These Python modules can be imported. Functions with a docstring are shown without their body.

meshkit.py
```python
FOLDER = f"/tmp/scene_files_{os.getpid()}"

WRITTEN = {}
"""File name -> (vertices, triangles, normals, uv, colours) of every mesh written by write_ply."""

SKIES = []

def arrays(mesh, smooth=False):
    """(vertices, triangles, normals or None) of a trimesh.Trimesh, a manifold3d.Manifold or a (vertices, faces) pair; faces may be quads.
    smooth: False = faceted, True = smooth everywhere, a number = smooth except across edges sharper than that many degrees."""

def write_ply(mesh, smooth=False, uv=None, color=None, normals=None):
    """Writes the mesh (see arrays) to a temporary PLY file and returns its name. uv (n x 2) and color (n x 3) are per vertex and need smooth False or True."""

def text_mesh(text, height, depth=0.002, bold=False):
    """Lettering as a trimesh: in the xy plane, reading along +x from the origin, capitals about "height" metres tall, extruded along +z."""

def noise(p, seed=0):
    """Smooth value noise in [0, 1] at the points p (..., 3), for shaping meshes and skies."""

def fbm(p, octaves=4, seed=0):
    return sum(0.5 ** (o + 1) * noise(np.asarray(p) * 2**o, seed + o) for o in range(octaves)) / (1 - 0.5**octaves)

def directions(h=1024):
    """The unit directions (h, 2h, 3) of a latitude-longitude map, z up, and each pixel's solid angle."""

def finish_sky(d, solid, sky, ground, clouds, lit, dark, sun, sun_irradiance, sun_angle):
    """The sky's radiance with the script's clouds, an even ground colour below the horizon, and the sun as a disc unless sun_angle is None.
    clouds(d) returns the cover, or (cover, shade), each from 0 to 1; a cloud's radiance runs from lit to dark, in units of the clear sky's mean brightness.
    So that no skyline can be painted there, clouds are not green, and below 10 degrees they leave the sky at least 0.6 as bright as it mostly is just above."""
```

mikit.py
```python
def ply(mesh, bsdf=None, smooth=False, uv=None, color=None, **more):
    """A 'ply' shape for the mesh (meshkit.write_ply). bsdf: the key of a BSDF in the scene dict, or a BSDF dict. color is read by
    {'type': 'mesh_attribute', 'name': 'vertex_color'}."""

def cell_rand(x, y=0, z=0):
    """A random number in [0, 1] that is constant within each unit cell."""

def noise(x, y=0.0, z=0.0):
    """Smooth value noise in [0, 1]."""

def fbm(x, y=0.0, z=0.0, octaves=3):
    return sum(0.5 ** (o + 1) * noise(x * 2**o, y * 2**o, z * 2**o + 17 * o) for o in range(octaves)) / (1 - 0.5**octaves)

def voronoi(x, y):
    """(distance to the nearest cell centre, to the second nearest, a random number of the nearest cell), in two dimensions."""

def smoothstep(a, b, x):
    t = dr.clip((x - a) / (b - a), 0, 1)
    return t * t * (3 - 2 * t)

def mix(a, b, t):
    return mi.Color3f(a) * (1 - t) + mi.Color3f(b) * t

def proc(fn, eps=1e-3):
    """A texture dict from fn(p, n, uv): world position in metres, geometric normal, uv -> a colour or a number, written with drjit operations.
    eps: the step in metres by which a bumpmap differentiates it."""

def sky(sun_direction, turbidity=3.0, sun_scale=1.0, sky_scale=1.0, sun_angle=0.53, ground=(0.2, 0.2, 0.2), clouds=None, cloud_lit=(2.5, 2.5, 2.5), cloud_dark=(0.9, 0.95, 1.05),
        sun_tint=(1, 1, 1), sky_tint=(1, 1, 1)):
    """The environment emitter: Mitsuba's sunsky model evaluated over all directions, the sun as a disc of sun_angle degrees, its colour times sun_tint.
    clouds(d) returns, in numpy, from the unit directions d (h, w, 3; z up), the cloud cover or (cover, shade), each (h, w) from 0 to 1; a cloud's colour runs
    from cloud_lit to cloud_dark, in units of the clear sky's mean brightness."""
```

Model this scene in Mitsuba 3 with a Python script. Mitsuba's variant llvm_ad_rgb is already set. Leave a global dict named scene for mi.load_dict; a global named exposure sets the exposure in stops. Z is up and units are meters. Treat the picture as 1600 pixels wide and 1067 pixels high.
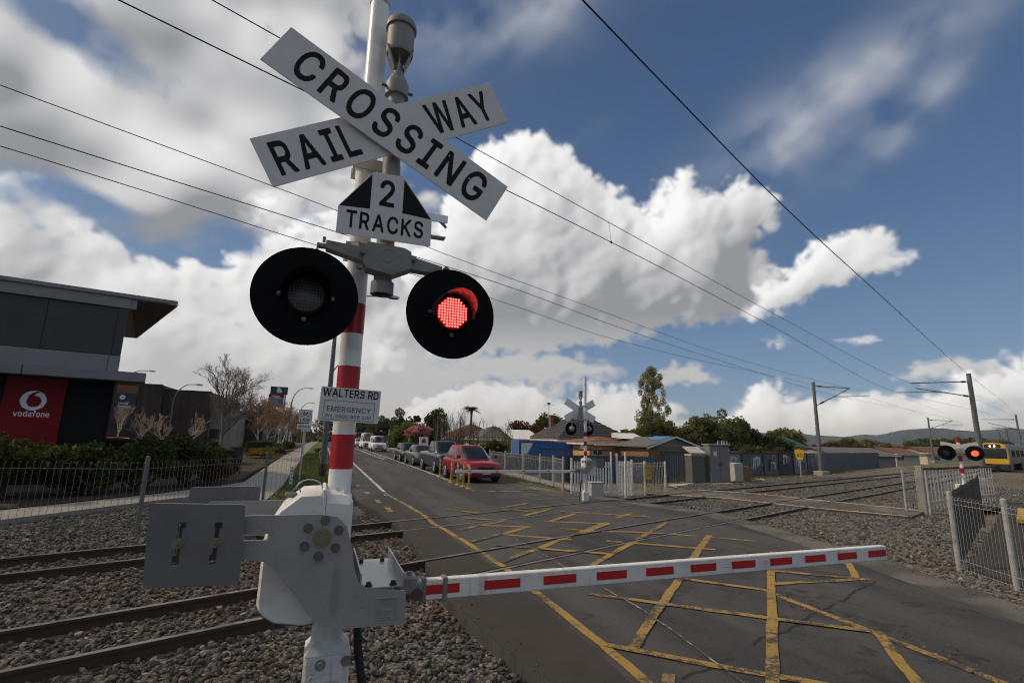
import math, random
import numpy as np, trimesh, manifold3d as mf, shapely, shapely.geometry as sg, shapely.ops
import drjit as dr, mitsuba as mi
import mikit, meshkit
from mikit import proc, noise, fbm, voronoi, smoothstep, mix, cell_rand

scene, labels = {"type": "scene"}, {}
T = mi.ScalarTransform4f
R = np.random.default_rng(7)
random.seed(7)

# ------------------------------------------------------------------ camera
YAW, PITCH, ROLL, FPX, EYE = math.radians(20.23), math.radians(11.04), math.radians(1.31), 783.0, 2.0
fwd = np.array([math.sin(YAW) * math.cos(PITCH), math.cos(YAW) * math.cos(PITCH), math.sin(PITCH)])
r0 = np.array([math.cos(YAW), -math.sin(YAW), 0.0])
u0 = np.cross(r0, fwd)
upv = -math.sin(ROLL) * r0 + math.cos(ROLL) * u0
scene["camera"] = {
    "type": "perspective", "fov_axis": "x", "fov": 2 * math.degrees(math.atan(800 / FPX)),
    "near_clip": 0.05, "far_clip": 20000.0, "medium": {"type": "ref", "id": "air"},
    "to_world": T().look_at(origin=[0, 0, EYE], target=[float(v) for v in np.array([0, 0, EYE]) + fwd], up=[float(v) for v in upv])}

# ------------------------------------------------------------------ sky, sun, exposure
exposure = 1.0
SUN_AZ, SUN_EL = -68.0, 40.0        # degrees, azimuth from +y (along the road) towards +x


# Heaped clouds are built from round puffs, seen as a relief that the sun lights from its own side; (outline in azimuth and elevation, ...)
CLOUD_MASSES = [
    # outline, puffs, smallest and largest puff, softness of the edge, grey level, relief contrast, grey of the underside
    ("veil", [(-42, 35.2), (-34, 50), (-1.6, 56), (3.0, 43), (-0.9, 38.5), (0.4, 35.0), (4.2, 31.5), (4.7, 25.1), (-3.7, 22.0), (-9.9, 19.5), (-14.6, 17.5), (-24, 16.5), (-42, 15.5)], 130, 1.6, 5.5, 2.4, .27, .55, .34),
    ("veil", [(-9, 25), (-2, 28), (7, 28.5), (13, 24), (13, 13), (-4, 13), (-9, 19)], 30, 1.6, 3.5, 2.4, .40, .4, .3),
    ("heap", [(-40, 17.4), (-27.8, 18.9), (-25.9, 19.4), (-23.4, 17.8), (-20.7, 16.4), (-17.3, 15.7), (-12.1, 15.9), (-7.1, 18.6), (-4.2, 21.8), (1.7, 24.5), (7.5, 25.2), (10.9, 20), (12.2, 8.8), (12, 4), (3.8, -2), (-40, -2)], 230, 0.9, 3.2, 0.9, .20, .62, .46),
    ("heap", [(-40, 9), (-30, 12), (-22, 10.8), (-14, 11.8), (-6, 13.5), (2, 12.5), (9, 10), (12, 5), (9, -2), (-40, -2)], 130, 0.8, 2.6, 1.6, .34, .5, .36),
    ("heap", [(11.3, 24.2), (13.3, 29.6), (16.4, 32.8), (22.0, 33.7), (26.9, 31.6), (31.6, 27.6), (35.6, 25.4), (37.5, 27.2), (40.5, 28.3), (43.1, 26.3), (47.8, 26.4), (49.9, 24.6), (49.6, 22.5), (47.3, 21.0), (48.4, 18.2), (50.3, 16.6), (46.8, 13.8), (41.7, 13.2), (34.9, 12.2), (24.0, 9.2), (11.5, 8.8), (7.0, 18.6)], 330, 0.75, 3.4, 1.0, .08, .66, .85),
    ("heap", [(48.0, 17.0), (50.8, 18.4), (54.3, 19.7), (58.2, 19.6), (58.9, 18.2), (61.0, 16.8), (58.9, 15.7), (55.4, 15.2), (51.5, 14.0), (46.0, 13.6)], 70, 0.5, 1.7, 0.9, .12, .55, .5),
    ("heap", [(38.3, 20.8), (41.0, 21.6), (43, 20.4), (41, 19.2), (38.5, 19.5)], 0, 0.5, 1.0, 0.6, .1, .4, .2),
    ("heap", [(6.3, 1.0), (9, 4.5), (13.2, 5.8), (20.4, 6.3), (27.6, 5.1), (34.7, 5.9), (38.6, 3.9), (41, 0.2), (6.4, -1.6)], 120, 0.6, 1.8, 1.0, .34, .42, .20),
    ("flat", [(3.3, 5.9), (8.7, 8.0), (17.3, 9.6), (27.6, 9.2), (33.9, 7.9), (32.4, 6.4), (26.2, 5.6), (17.5, 5.6), (7.6, 4.4), (3.5, 3.6)], 90, 0.6, 1.8, 1.2, .84, .3, .25),
    ("flat", [(35.0, 7.0), (37.5, 8.6), (40.8, 8.2), (42.2, 6.9), (38.7, 6.1), (35.4, 6.0)], 30, 0.4, 1.1, 1.0, .74, .25, .2),
    ("heap", [(42.9, 2.9), (44.4, 5.4), (46.6, 6.2), (48.3, 5.8), (49.6, 4.4), (52.8, 4.6), (55.4, 5.1), (58.7, 4.5), (61.4, 5.4), (64.0, 6.9), (67.0, 7.4), (72.5, 6.0), (84, 7), (84, -1), (43.2, -1)], 170, 0.5, 1.5, 0.8, .22, .60, .5),
    ("flat", [(57.0, 6.6), (59.0, 7.6), (62.4, 7.3), (65.2, 6.1), (63.0, 5.5), (58.8, 5.9)], 36, 0.35, 0.9, 0.8, .64, .25, .2),
    ("flat", [(47.6, 10.4), (49.4, 11.1), (50.2, 10.5), (49, 9.9)], 12, 0.3, 0.6, 0.9, .40, .3, .2), ("flat", [(53.6, 10.4), (56.2, 10.9), (57.4, 10.3), (55, 9.8)], 14, 0.3, 0.6, 0.9, .36, .3, .2),
]
_rm = np.random.default_rng(19)
for _k in range(80):        # and more of the same all round, outside the view
    _a = _rm.uniform(86, 316)
    _e, _w, _h = _rm.uniform(25, 62), _rm.uniform(9, 18), _rm.uniform(4, 8)
    CLOUD_MASSES.append(("heap", [(_a + _w * math.cos(t) / math.cos(math.radians(_e)), _e + _h * math.sin(t) * (1 if math.sin(t) > 0 else 0.5)) for t in np.linspace(0, 2 * math.pi, 14)[:-1]], 70, 0.9, 3.0, 0.9, .18, .5, .4))


def clouds(d):
    from scipy.ndimage import gaussian_filter, distance_transform_edt, map_coordinates
    rows, cols = d.shape[:2]
    step = 180.0 / (2 * rows)
    az = np.degrees(np.arctan2(d[..., 0], d[..., 1]))
    el = np.degrees(np.arcsin(np.clip(d[..., 2], -1, 1)))
    ce = np.cos(np.radians(el))
    f1 = [meshkit.fbm(d * 7.0, 3, s) - 0.5 for s in (31, 32)]
    f2 = [meshkit.fbm(d * 27.0, 3, s) - 0.5 for s in (41, 42)]
    fine = meshkit.fbm(d * 60.0, 3, 51) - 0.5
    mid = meshkit.fbm(d * 16.0, 3, 52) - 0.5
    f3 = [meshkit.fbm(d * 75.0, 2, s) - 0.5 for s in (61, 62)]
    bil = sum(w * (1 - 2 * np.abs(meshkit.noise(d * sc + 0.4 * np.stack([f1[0], f1[1], f2[0]], -1) * 4, s) - 0.5)) for s, sc, w in ((7, 13, .5), (8, 29, .28), (9, 61, .15), (10, 120, .07))) - 0.5
    waz, wel = az + (3.4 * f1[0] + 2.3 * f2[0] + 1.0 * f3[0]) / np.maximum(ce, 0.3), el + 2.8 * f1[1] + 1.9 * f2[1] + 0.9 * f3[1]
    col0 = az[0, 0]                                     # azimuth runs down along the columns
    C, S = np.zeros((rows, cols)), np.zeros((rows, cols))
    r = np.random.default_rng(4)
    L = np.array([-0.78, 0.50, 0.36])
    for kind, outline, n, r0, r1, soft, grey, contrast, under in CLOUD_MASSES:
        if not n:
            continue
        pg = sg.Polygon(outline).buffer(0)
        x0, y0, x1, y1 = pg.bounds
        pad = 2.5
        i0, i1 = max(0, int((90 - y1 - pad) / step)), min(rows, int((90 - max(y0, -1) + pad) / step) + 1)
        j = (np.arange(int(((col0 - x1 - pad * 1.6) / 360.0) * cols), int(((col0 - x0 + pad * 1.6) / 360.0) * cols) + 1)) % cols
        A = waz[i0:i1][:, j]
        A = A + 360 * np.round(((x0 + x1) / 2 - A) / 360.0)
        E, K = wel[i0:i1][:, j], ce[i0:i1][:, j]
        D = np.full(A.shape, -9.0)
        H = np.zeros(A.shape)
        m = 0
        while m < n:
            if r.random() < 0.45:
                q = pg.exterior.interpolate(r.random(), normalized=True)
                a, e = q.x, q.y
                rr = r.uniform(0.8, 1.7) * r0
                a, e = a + (pg.centroid.x - a) * 0.03, e + (pg.centroid.y - e) * 0.05
            else:
                a, e = r.uniform(x0, x1), r.uniform(y0, y1)
                q = sg.Point(a, e)
                if not pg.contains(q):
                    continue
                rr = float(np.clip(pg.exterior.distance(q) * 0.95, r0, r1)) * r.uniform(0.7, 1.1)
            m += 1
            if kind != "heap":
                rr *= 1.0
            dd = np.hypot((A - a) * K, (E - e) * (1.0 if kind == "heap" else 1.5))
            D = np.maximum(D, rr - dd)
            H = np.maximum(H, np.sqrt(np.maximum(rr * rr - dd * dd, 0)) * 0.9 + 0.30 * rr * r.random() * (dd < rr))
        yy, xx = np.meshgrid(el[i0:i1, 0], np.linspace(0, 1, len(j)), indexing="ij")
        ac = az[i0:i1][:, j]
        ac = ac + 360 * np.round(((x0 + x1) / 2 - ac) / 360.0)
        inside = shapely.contains_xy(pg, ac, el[i0:i1][:, j])
        sdf = (distance_transform_edt(inside) - distance_transform_edt(~inside)) * step
        ri, rj = np.meshgrid(np.arange(A.shape[0], dtype=float), np.arange(A.shape[1], dtype=float), indexing="ij")
        sdf = map_coordinates(sdf, [ri - (E - el[i0:i1][:, j]) / step, rj - (A - ac) / step], order=1, mode="nearest")
        D = np.maximum(D, sdf)
        thick = np.sqrt(np.clip(sdf, 0, 4.5)) * 0.85
        H = np.maximum(H * 0.75, thick * 0.8) + 0.5 * thick
        D = D + (0.9 * fine[i0:i1][:, j] + 0.9 * mid[i0:i1][:, j]) * min(1.0, soft)
        a_ = np.clip((D + 0.10) / soft, 0, 1)
        a_ = a_ * a_ * (3 - 2 * a_)
        G = gaussian_filter(H + 1.5 * bil[i0:i1][:, j] + 0.25 * fine[i0:i1][:, j], 1.7 if kind == "heap" else 5.0)
        G2 = gaussian_filter(H + 1.5 * bil[i0:i1][:, j], 8.0)
        lam = 0
        for g, wgt in ((G, 0.55), (G2, 0.65)):
            gy, gx = np.gradient(g, step)
            nx, ny = gx, gy                              # columns run towards -azimuth, rows towards -elevation
            nn = np.sqrt(1 + nx * nx + ny * ny)
            lam = lam + wgt * (nx * L[0] + ny * L[1] + L[2]) / nn
        T_ = gaussian_filter(a_, 14)
        T_ = np.roll(T_, int(3.0 / step), 0) * 0.55 + T_ * 0.45
        k = np.clip((el[i0:i1][:, j] - y0) / (y1 - y0), 0, 1)
        s_ = grey + contrast * (0.62 - lam) + under * (1 - k) ** 1.3 * T_ + 0.16 * (T_ - 0.5) + f1[0][i0:i1][:, j] * (0.35 if kind == "heap" else 1.1)
        s_ = np.clip(s_, 0, 1)
        c_ = C[i0:i1][:, j]
        n_ = c_ + a_ - c_ * a_
        S[i0:i1, j] = np.where(n_ > 1e-6, (S[i0:i1][:, j] * c_ * (1 - a_) + s_ * a_) / np.maximum(n_, 1e-6), 0)
        C[i0:i1, j] = n_

    def blob(a, e, sa, se, tilt=0.0):
        da, de, t = ((az - a + 180) % 360 - 180) * ce, el - e, math.radians(tilt)
        x, y = da * math.cos(t) + de * math.sin(t), -da * math.sin(t) + de * math.cos(t)
        return np.exp(-(x / sa) ** 2 - (y / se) ** 2)

    # windows of blue in the veil
    for a, e, sa, se, t in ((-25.6, 32.2, 4.6, 2.2, -10), (-23.0, 19.6, 4.6, 1.5, -8), (-10.8, 19.2, 2.9, 1.5, -20)):
        hole = np.clip(blob(a, e, sa, se, t) * 1.7 + 1.5 * mid + 0.5 * fine + 0.8 * f1[0] - 0.4, 0, 1)
        C = C * (1 - hole)
    # high wisps
    wisp = sum(w * blob(a, e, sa, se, t) for a, e, sa, se, t, w in ((54, 31.0, 11, 3.6, 24, 1.0), (62, 29.0, 4.5, 1.3, 38, .85), (59.5, 27, 4, 1.5, 35, .6), (48.5, 27, 5, 2.6, 50, .75), (64, 34.5, 8, 1.8, 10, .5), (16, 43, 9, 3.2, 8, .75), (8, 42.0, 4, 3, 0, .5), (25, 45, 4, 1.5, 20, .6), (28, 33, 4, 1.0, 25, .18)))
    ang = math.radians(32)
    u, v = az * math.cos(ang) + el * math.sin(ang), -az * math.sin(ang) + el * math.cos(ang)
    st = np.stack([u * 0.09, v * 0.34, 0 * u + 3.0], -1)
    streak = 0.34 * meshkit.fbm(st + 0.8 * np.stack([f1[0], f1[1], f1[0]], -1), 5, 5) + 0.33 * (0.5 + 1.5 * mid) + 0.33 * (0.5 + 1.4 * f1[1])
    thin = np.clip(wisp * np.clip((streak - 0.34) / 0.40, 0, 1.0), 0, 1) * 0.50
    n_ = C + thin - C * thin
    S = np.where(n_ > 1e-6, (S * C + 0.30 * thin * (1 - C)) / np.maximum(n_, 1e-6), 0)
    return n_, np.minimum(S, np.interp(el, [9, 14], [0.66, 0.97]))


sx, sy, sz = math.sin(math.radians(SUN_AZ)) * math.cos(math.radians(SUN_EL)), math.cos(math.radians(SUN_AZ)) * math.cos(math.radians(SUN_EL)), math.sin(math.radians(SUN_EL))
scene["sky"] = mikit.sky([sx, sy, sz], turbidity=3.0, sun_scale=0.8, sky_scale=1.1, sun_angle=3.0, ground=(0.12, 0.12, 0.11), clouds=clouds,
                         cloud_lit=(5.2, 5.2, 5.2), cloud_dark=(1.45, 1.48, 1.56), sun_tint=(1.0, 0.96, 0.89), sky_tint=(1.0, 1.0, 1.05))


# ------------------------------------------------------------------ mesh helpers
def cat(*ms):
    ms = [m for x in ms for m in (x if isinstance(x, (list, tuple)) else [x])]
    return trimesh.Trimesh(np.vstack([m.vertices for m in ms]), np.vstack([m.faces + o for m, o in zip(ms, np.cumsum([0] + [len(m.vertices) for m in ms[:-1]]))]), process=False)


def box(x0, x1, y0, y1, z0, z1):
    v = np.array([[x, y, z] for x in (x0, x1) for y in (y0, y1) for z in (z0, z1)], float)
    f = np.array([[0, 1, 3], [0, 3, 2], [4, 6, 7], [4, 7, 5], [0, 4, 5], [0, 5, 1], [2, 3, 7], [2, 7, 6], [0, 2, 6], [0, 6, 4], [1, 5, 7], [1, 7, 3]])
    return trimesh.Trimesh(v, f, process=False)


def hull(pts):
    m = mf.Manifold.hull_points(np.asarray(pts, float)).to_mesh()
    return trimesh.Trimesh(np.array(m.vert_properties[:, :3], float), np.array(m.tri_verts), process=False)


def cham(x0, x1, y0, y1, z0, z1, b=0.01):
    p = []
    for x, sx_ in ((x0, 1), (x1, -1)):
        for y, sy_ in ((y0, 1), (y1, -1)):
            for z, sz_ in ((z0, 1), (z1, -1)):
                p += [(x + b * sx_, y + b * sy_, z), (x + b * sx_, y, z + b * sz_), (x, y + b * sy_, z + b * sz_)]
    return hull(p)


def ortho(d):
    d = np.asarray(d, float)
    d = d / np.linalg.norm(d)
    a = np.cross(d, [0, 0, 1.0] if abs(d[2]) < 0.9 else [1.0, 0, 0])
    a /= np.linalg.norm(a)
    return d, a, np.cross(d, a)


def cyl(p, q, r, r2=None, n=16, caps=True):
    p, q = np.asarray(p, float), np.asarray(q, float)
    d, a, b = ortho(q - p)
    r2 = r if r2 is None else r2
    t = np.arange(n) * 2 * np.pi / n
    ring = np.cos(t)[:, None] * a + np.sin(t)[:, None] * b
    v = np.vstack([p + r * ring, q + r2 * ring, [p], [q]])
    i = np.arange(n)
    j = (i + 1) % n
    f = [np.stack([i, j, j + n], 1), np.stack([i, j + n, i + n], 1)]
    if caps:
        f += [np.stack([j, i, i * 0 + 2 * n], 1), np.stack([i + n, j + n, i * 0 + 2 * n + 1], 1)]
    return trimesh.Trimesh(v, np.vstack(f), process=False)


def tube(pts, r, n=8):
    p = np.asarray(pts, float)
    r = np.broadcast_to(r, (len(p),))
    t = np.gradient(p, axis=0)
    t /= np.linalg.norm(t, axis=1, keepdims=True) + 1e-12
    _, a, _ = ortho(t[0])
    A = []
    for k in range(len(p)):
        a = a - t[k] * (a @ t[k])
        a /= np.linalg.norm(a)
        A.append(a)
    A = np.array(A)
    B = np.cross(t, A)
    ang = np.arange(n) * 2 * np.pi / n
    v = p[:, None] + r[:, None, None] * (np.cos(ang)[None, :, None] * A[:, None] + np.sin(ang)[None, :, None] * B[:, None])
    i, j = np.meshgrid(np.arange(len(p) - 1), np.arange(n), indexing="ij")
    q = np.stack([i * n + j, i * n + (j + 1) % n, (i + 1) * n + (j + 1) % n, (i + 1) * n + j], -1).reshape(-1, 4)
    e = (len(p) - 1) * n
    c0 = [[0, k + 1, k] for k in range(1, n - 1)]
    c1 = [[e, e + k, e + k + 1] for k in range(1, n - 1)]
    return trimesh.Trimesh(v.reshape(-1, 3), np.vstack([q[:, [0, 1, 2]], q[:, [0, 2, 3]], c0, c1]), process=False)


def lathe(profile, centre=(0, 0, 0), n=24):
    pr = np.asarray(profile, float)
    t = np.arange(n) * 2 * np.pi / n
    v = np.stack([pr[:, None, 0] * np.cos(t), pr[:, None, 0] * np.sin(t), np.repeat(pr[:, None, 1], n, 1)], -1).reshape(-1, 3) + np.asarray(centre, float)
    i, j = np.meshgrid(np.arange(len(pr) - 1), np.arange(n), indexing="ij")
    q = np.stack([i * n + j, i * n + (j + 1) % n, (i + 1) * n + (j + 1) % n, (i + 1) * n + j], -1).reshape(-1, 4)
    return trimesh.Trimesh(v, np.vstack([q[:, [0, 1, 2]], q[:, [0, 2, 3]]]), process=False)


def poly(p):
    return p if hasattr(p, "geom_type") else sg.Polygon(p)


def exz(p, y0, y1):
    """A polygon in the xz plane, extruded from y0 to y1."""
    ps = poly(p)
    ms = []
    for g in getattr(ps, "geoms", [ps]):
        m = trimesh.creation.extrude_polygon(g, abs(y1 - y0), engine="earcut")
        v = np.array(m.vertices)
        ms.append(trimesh.Trimesh(np.stack([v[:, 0], max(y0, y1) - v[:, 2], v[:, 1]], 1), m.faces, process=False))
    return cat(ms)


def exy(p, z0, z1):
    ps = poly(p)
    ms = []
    for g in getattr(ps, "geoms", [ps]):
        m = trimesh.creation.extrude_polygon(g, z1 - z0, engine="earcut")
        m.apply_translation([0, 0, z0])
        ms.append(m)
    return cat(ms)


def sheet(p, z):
    """A flat polygon, facing up."""
    ps = poly(p)
    out = []
    for g in getattr(ps, "geoms", [ps]):
        v, f = trimesh.creation.triangulate_polygon(g, engine="earcut")
        v3 = np.column_stack([v, np.full(len(v), z)])
        n = np.cross(v3[f[:, 1]] - v3[f[:, 0]], v3[f[:, 2]] - v3[f[:, 0]])[:, 2]
        f = np.where((n < 0)[:, None], f[:, ::-1], f)
        out.append(trimesh.Trimesh(v3, f, process=False))
    return cat(out)


def quad(a, b, c, d):
    return trimesh.Trimesh(np.array([a, b, c, d], float), [[0, 1, 2], [0, 2, 3]], process=False)


def rect2(cx, cz, w, h, ang=0.0):
    g = sg.box(-w / 2, -h / 2, w / 2, h / 2)
    return shapely.affinity.translate(shapely.affinity.rotate(g, ang, origin=(0, 0)), cx, cz)


def circle2(cx, cz, r, n=24):
    return sg.Polygon([(cx + r * math.cos(k * 2 * math.pi / n), cz + r * math.sin(k * 2 * math.pi / n)) for k in range(n)])


def mv(m, x=0, y=0, z=0):
    m = m.copy()
    m.apply_translation([x, y, z])
    return m


def rotz(m, deg, about=(0, 0, 0)):
    m = m.copy()
    m.apply_transform(trimesh.transformations.rotation_matrix(math.radians(deg), [0, 0, 1], about))
    return m


def words(text, height, width=None, depth=0.0015, bold=True, gap=0.16, sx=1.0):
    """Lettering in the xz plane, facing -y (its back at y = 0), centred on the origin; stretched letter by letter to the width."""
    glyphs, x = [], 0.0
    for ch in text:
        if ch == " ":
            x += height * 0.45 * sx
            continue
        m = meshkit.text_mesh(ch, height, depth, bold)
        v = np.array(m.vertices)
        w = (v[:, 0].max() - v[:, 0].min()) * sx
        v[:, 0] = (v[:, 0] - v[:, 0].min()) * sx + x
        glyphs.append((v, m.faces))
        x += w + gap * height
    x -= gap * height
    k = 1.0 if width is None else width / x
    out = []
    for v, f in glyphs:
        v = v.copy()
        v[:, 0] = (v[:, 0] - x / 2) * k
        v[:, 1] -= height / 2
        out.append(trimesh.Trimesh(np.stack([v[:, 0], -v[:, 2], v[:, 1]], 1), f, process=False))
    return cat(out)


def spin_y(m, deg, cx=0, cz=0):
    """Turn in the xz plane, counter-clockwise as seen from -y."""
    m = m.copy()
    m.apply_transform(trimesh.transformations.rotation_matrix(-math.radians(deg), [0, 1, 0], [cx, 0, cz]))
    return m


# ------------------------------------------------------------------ things, parts, labels
def numbered(base):
    if base not in scene and not any(k.startswith(base + "__") for k in scene) and base not in labels:
        return base
    n = 1
    while True:
        k = f"{base}_{n:03d}"
        if k not in scene and k not in labels and not any(x.startswith(k + "__") for x in scene):
            return k
        n += 1


NEXT = {}


def part_key(base):
    n = NEXT.get(base, 0)
    NEXT[base] = n + 1
    return base if n == 0 else f"{base}_{n:03d}"


def structure(name, mesh, bsdf, smooth=False, kind="structure", label=None, **kw):
    k = numbered(name)
    scene[k] = mikit.ply(mesh, bsdf, smooth=smooth, **kw)
    labels[k] = {"kind": kind}
    if label:
        labels[k]["label"] = label
    return k


class Thing:
    def __init__(self, name, label, category, group=None, at=None, rot=0.0, kind=None):
        self.key = numbered(name)
        labels[self.key] = {"label": label, "category": category}
        if group:
            labels[self.key]["group"] = group
        if kind:
            labels[self.key]["kind"] = kind
        self.M = trimesh.transformations.rotation_matrix(math.radians(rot), [0, 0, 1])
        if at is not None:
            self.M[:3, 3] = at if len(at) == 3 else (*at, 0.0)

    def put(self, name, mesh, bsdf, smooth=False, under=None, label=None, kind=None, **kw):
        m = cat(mesh)
        m.apply_transform(self.M)
        k = part_key(f"{under or self.key}__{name}")
        scene[k] = mikit.ply(m, bsdf, smooth=smooth, **kw)
        if label or kind:
            labels[k] = {a: b for a, b in (("label", label), ("kind", kind)) if b}
        return k

    def whole(self, mesh, bsdf, smooth=False, **kw):
        m = cat(mesh)
        m.apply_transform(self.M)
        scene[self.key] = mikit.ply(m, bsdf, smooth=smooth, **kw)
        return self.key


# ------------------------------------------------------------------ materials
def flat(name, rgb, rough=0.6, metal=0.0, spec=0.5, coat=0.0):
    scene[name] = {"type": "twosided", "b": {"type": "principled", "base_color": {"type": "rgb", "value": list(map(float, rgb))}, "roughness": rough, "metallic": metal, "specular": spec, "clearcoat": coat, "clearcoat_gloss": 0.9}}
    return name


def textured(name, fn, rough=0.8, bump=None, bump_scale=1.0, eps=2e-3, metal=0.0, spec=0.4):
    b = {"type": "principled", "base_color": proc(fn), "roughness": rough if not callable(rough) else proc(rough), "metallic": metal, "specular": spec}
    if bump is not None:
        b = {"type": "bumpmap", "arbitrary": proc(bump, eps), "scale": bump_scale, "b": b}
    scene[name] = {"type": "twosided", "b": b}
    return name


def leafy(name, thin=True, rough=0.7):
    vc = {"type": "mesh_attribute", "name": "vertex_color"}
    if thin:
        scene[name] = {"type": "principledthin", "base_color": vc, "roughness": rough, "diff_trans": 0.95, "spec_trans": 0.0, "eta": 1.4}
    else:
        scene[name] = {"type": "twosided", "b": {"type": "principled", "base_color": vc, "roughness": rough, "specular": 0.3}}
    return name


leafy("leaf_mat")
leafy("stone_mat", False, 0.85)


def worn(rgb, dirt, sc=3.0, amount=0.5, fine=40.0, grain=0.10):
    def fn(p, n, uv):
        a = fbm(p.x * sc, p.y * sc, p.z * sc, 4)
        b = noise(p.x * fine, p.y * fine, p.z * fine)
        return mix(rgb, dirt, dr.clip(smoothstep(0.45, 0.75, a) * amount + (b - 0.5) * grain, 0, 1))
    return fn


def streaked(rgb, dirt, sc=5.0, amount=0.5):
    """Paint with thin rust runs, chips and smudges."""
    base = worn(rgb, dirt, sc, amount)

    def fn(p, n, uv):
        c = base(p, n, uv)
        run = smoothstep(0.70, 0.86, noise(p.x * 60.0 + 5.0 * p.y, 2.0, p.z * 2.2)) * smoothstep(0.45, 0.75, noise(p.x * 9.0, 1.0, p.z * 5.0))
        chip = smoothstep(0.80, 0.84, noise(p.x * 90.0, p.y * 90.0, p.z * 90.0)) * smoothstep(0.55, 0.75, noise(p.x * 12.0, 7.0, p.z * 12.0))
        c = mix(c, (0.13, 0.085, 0.05), run * 0.25)
        return mix(c, (0.09, 0.06, 0.045), chip * 0.5)
    return fn


textured("white_paint", streaked((0.62, 0.62, 0.61), (0.42, 0.405, 0.37), 7.0, 0.5), 0.42)
textured("mast_white", worn((0.72, 0.72, 0.71), (0.50, 0.49, 0.46), 9.0, 0.4), 0.33)
textured("mast_red", worn((0.36, 0.014, 0.018), (0.27, 0.022, 0.024), 6.0, 0.6), 0.35)
textured("sign_face", worn((0.54, 0.54, 0.54), (0.49, 0.485, 0.475), 4.0, 0.6, 40.0, 0.03), 0.5)
flat("sign_black", (0.010, 0.010, 0.012), 0.75, spec=0.2)
flat("disc_black", (0.005, 0.005, 0.006), 0.85, spec=0.12)
textured("cast_grey", worn((0.20, 0.20, 0.19), (0.12, 0.115, 0.105), 14.0, 0.7), 0.55)
textured("galvanised", worn((0.42, 0.43, 0.43), (0.28, 0.28, 0.27), 12.0, 0.7), 0.48, metal=0.3)
textured("plate_grey", streaked((0.26, 0.26, 0.258), (0.215, 0.212, 0.206), 5.0, 0.5), 0.42)
textured("weight_grey", streaked((0.15, 0.153, 0.16), (0.12, 0.12, 0.125), 6.0, 0.6), 0.42, metal=0.3)
flat("channel_metal", (0.30, 0.315, 0.34), 0.35, 0.6)
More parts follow.
